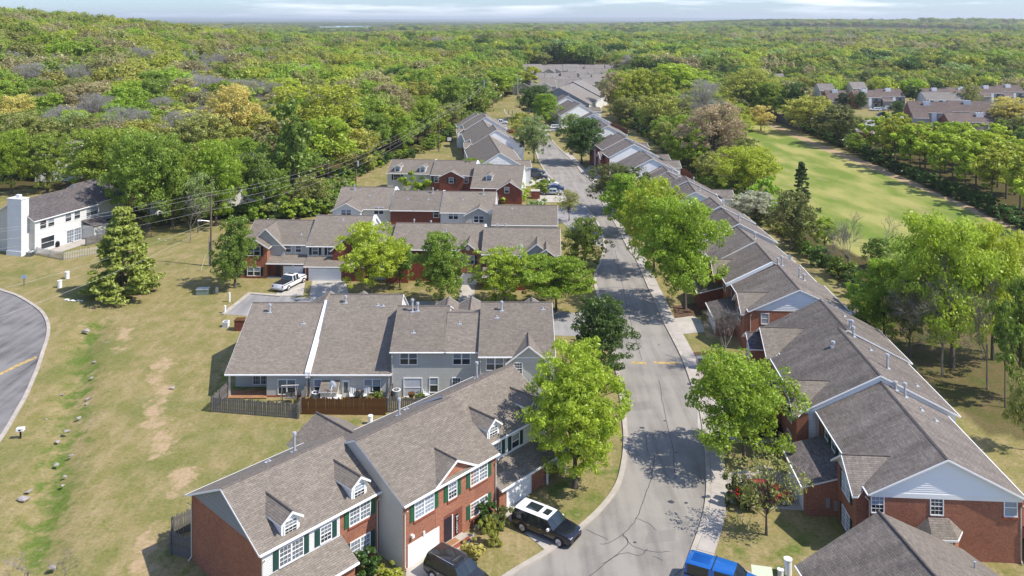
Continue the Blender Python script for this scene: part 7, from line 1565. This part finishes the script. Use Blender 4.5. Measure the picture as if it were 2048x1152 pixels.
for i, (px, py, w, lb) in enumerate(((188, 722, 12, 'small grey rock at the top of the dip'), (183, 754, 14, 'angular rock in the green dip beside bare soil'), (177, 796, 16, 'pale rock standing at the middle of the dip'), (173, 806, 12, 'small rock just below the standing one'), (158, 834, 16, 'dark shadowed rock in the dip'), (132, 865, 22, 'largest pale boulder in the dip'), (115, 882, 18, 'flat pale stone left of the largest boulder'), (142, 909, 17, 'grey boulder alone below the largest one'), (113, 927, 18, 'low dark stone at the dip bend'), (130, 950, 14, 'small pointed rock in the lower dip'), (124, 968, 16, 'pale pointed rock lowest in the dip'), (122, 788, 14, 'broken stone on the left bank'), (94, 803, 9, 'tiny stone on the left bank'), (94, 836, 9, 'second tiny stone on the left bank'), (201, 826, 14, 'flat pale stone right of the dip'), (344, 777, 20, 'flat grey stone in bare soil near the patio fence'), (415, 686, 18, 'flat white stone on the upper lawn'), (320, 695, 14, 'flat pale stone on the upper lawn left of the white one'), (334, 673, 10, 'small white stone high on the lawn'), (57, 985, 26, 'broad cracked rock patch in the lower left lawn'), (45, 1000, 34, 'second slab of the cracked rock patch'), (105, 1136, 28, 'rounded boulder near the bottom left twigs'), (303, 1130, 16, 'grey stone edging piece beside the fence shadow'), (300, 1150, 14, 'lower grey stone edging piece at the bottom'), (216, 684, 12, 'pale stone near the top of the lawn'), (172, 663, 30, 'scatter of stones in the bare patch below the white sheet'))): rock(px, py, w, lb)
# flower bed rocks
for i, (px, py, w, lb) in enumerate(((318, 478, 16, 'pale rock round the flower bed under the trees'), (330, 481, 12, 'second rock of the flower bed edge'), (290, 484, 12, 'pale blue grey object near the flower bed'))): rock(px, py, w, lb, 'rocks round the flower bed')
# garden things on the patios of the second row
def chair(label, px, py, rz, mat='white_board'):
    o = thing('garden_chair', label, 'chair', px, py, rz=rz)
    MB().box(-.28, .28, -.28, .25, .36, .41).build('seat', M[mat], o, uv=False); MB().slab([(-.28, .25, .4), (.28, .25, .4), (.28, .45, 1.05), (-.28, .45, 1.05)], .04).build('backrest', M[mat], o, uv=False)
    for k in range(3): MB().slab([(-.2+k*.17, .235, .42), (-.13+k*.17, .235, .42), (-.13+k*.17, .43, 1.04), (-.2+k*.17, .43, 1.04)], .02).build('stripe', M['greenbox'], o, uv=False)
    for sx in (-.25, .25):
        for sy in (-.25, .22): MB().box(sx-.02, sx+.02, sy-.02, sy+.02, 0, .36).build('leg', M['dkgrey'], o, uv=False)
    MB().box(-.31, -.27, -.25, .3, .55, .59).build('armrest', M['white'], o, uv=False); MB().box(.27, .31, -.25, .3, .55, .59).build('armrest', M['white'], o, uv=False)
chair('white striped folding chair left of the patio table', 705, 798, 8); chair('white striped folding chair right of the patio table', 733, 798, -6); chair('white plastic chair on the right hand patio', 853, 796, 20)
o = thing('patio_table', 'round glass patio table between the striped chairs', 'table', 719, 797); MB().cyl(0, 0, .62, .65, .5, 16).build('tabletop', M['autoglass'], o, uv=False); MB().cyl(0, 0, 0, .62, .04, 6).build('leg', M['dkgrey'], o, uv=False); MB().cyl(0, 0, .65, .8, .1, 8, r1=.13).build('flower_pot', M['deck'], o, uv=False)
o = thing('storage_chest', 'low white chest on the middle patio', 'chest', 662, 803); MB().box(-.95, .95, -.35, .35, 0, .42).build('chest_body', M['white_board'], o, uv=False); MB().box(-1, 1, -.4, .4, .42, .5).build('lid', M['white'], o, uv=False)
o = thing('grill', 'covered black barbecue at the foot of the closet', 'grill', 643, 801); MB().box(-.35, .35, -.25, .25, 0, .8).build('cover', M['black'], o, uv=False); MB().box(-.3, .3, -.22, .22, .8, .92).build('lid', M['trim_black'], o, uv=False)
o = thing('grill', 'round rusty brown fire bowl beside the sliding doors', 'fire bowl', 823, 800); MB().cyl(0, 0, .3, .7, .22, 12, r1=.36).build('bowl', M['wood_brown'], o, uv=False); MB().cyl(0, 0, 0, .3, .1, 8).build('stand', M['black'], o, uv=False)
o = thing('garden_swing', 'grey timber garden swing frame behind the dark fence', 'swing', 580, 805, rz=5)
for sx in (-.75, .75): MB().tube([(sx-.1, -.6, 0), (sx, 0, 1.7)], .05, 4).build('leg', M['wood_grey'], o, uv=False); MB().tube([(sx-.1, .6, 0), (sx, 0, 1.7)], .05, 4).build('leg', M['wood_grey'], o, uv=False)
MB().tube([(-.85, 0, 1.7), (.85, 0, 1.7)], .055, 4).build('top_beam', M['wood_pale'], o, uv=False); MB().box(-.5, .5, -.2, .2, .45, .5).build('seat', M['wood_grey'], o, uv=False); MB().box(-.5, .5, .18, .22, .5, .95).build('backrest', M['wood_grey'], o, uv=False)
for k, (px, py, cl, lb) in enumerate(((748, 800, 'd', 'potted dark green plant at the right of the patio'), (757, 799, 'g', 'second potted plant beside it'), (740, 803, 'n', 'dry brown potted plant on the patio'), (838, 802, 'm', 'potted plant behind the dark fence on the right patio'))):
    x, y = at(px, py); tree(x, y, .9, 1.0, 'bush1', cl, lb, 'potted_plant', 'plant')
# things on the white house patio
o = thing('parasol', 'closed blue parasol on the white house patio', 'parasol', 119, 486); M['blue'] = plain('blue_cloth', (.03, .12, .5), .7); M['redc'] = plain('red_cloth', (.55, .03, .03), .7)
MB().cyl(0, 0, 0, 2.2, .03, 6).build('pole', M['white'], o, uv=False); MB().cyl(0, 0, .8, 2.1, .32, 8, r1=.05).build('canopy', M['blue'], o, uv=False)
o = thing('parasol', 'closed red parasol leaning by the patio door', 'parasol', 134, 482); MB().tube([(0, 0, 0), (.25, 0, 2.5)], .03, 6).build('pole', M['white'], o, uv=False); MB().tube([(.05, 0, .6), (.12, 0, 1.3), (.24, 0, 2.4)], [.3, .26, .07], 8).build('canopy', M['redc'], o, uv=False)
o = thing('grill', 'large black covered barbecue behind the pale picket fence', 'grill', 109, 495); MB().box(-.7, .7, -.35, .35, 0, .75).build('cover', M['black'], o, uv=False); MB().tube([(-.7, 0, .75), (.7, 0, .75)], .33, 8).build('lid', M['trim_black'], o, uv=False)
for k, (px, py, mt, lb) in enumerate(((122, 489, 'blue', 'blue garden chair on the white house patio'), (143, 485, 'white_board', 'white reclining chair beside the red parasol'), (150, 481, 'blue', 'blue folded chair near the storage wall'), (112, 488, 'wood_grey', 'grey garden chair left of the blue one'))): chair(lb, px, py, 20*k, mt)
o = thing('shed_box', 'black framed box with a white sheet on the grass by the wood edge', 'box', 899, 284); MB().box(-.9, .9, -.4, .4, 0, 1.9).build('frame', M['black'], o, uv=False); MB().box(-.65, .65, -.43, -.41, .4, 1.5).build('white_sheet', M['white'], o, uv=False)
# far gate
o = thing('gate', 'thin steel gate across the far end of the street', 'gate', 1022, 229); MB().tube([(-1, 0, 1.1), (6, 0, 1.1)], .06, 5).tube([(-1, 0, .6), (6, 0, .6)], .04, 5).build('gate_bars', M['metal'], o, uv=False)
for dx in (-1, .6, 6): MB().cyl(dx, 0, 0, 1.7, .1, 8).build('gate_post', M['dkgrey'], o, uv=False)
o = thing('golf_tee_marker', 'small dark bollard pair on the far verge', 'bollard', 981, 222); MB().box(-.5, -.1, -.2, .2, 0, .4).box(.9, 1.6, -.2, .2, 0, .35).build('bollard_body', M['black'], o, uv=False)

# ------------------------------------------------------------------ air
m = bpy.data.materials.new('haze'); m.use_nodes = True; t = m.node_tree
for n in list(t.nodes):
    if n.type != 'OUTPUT_MATERIAL': t.nodes.remove(n)
pv = t.nodes.new('ShaderNodeVolumePrincipled'); pv.inputs['Density'].default_value = 9e-5; pv.inputs['Color'].default_value = (.90, .96, 1.0, 1); pv.inputs['Anisotropy'].default_value = .2
t.links.new(pv.outputs[0], t.nodes['Material Output'].inputs['Volume'])
HZ = MB().box(-27000, 27000, -260, 43000, -20, 160); o = HZ.build('haze', m, uv=False); tag(o, 'thin pale air over the whole landscape', kind='stuff')
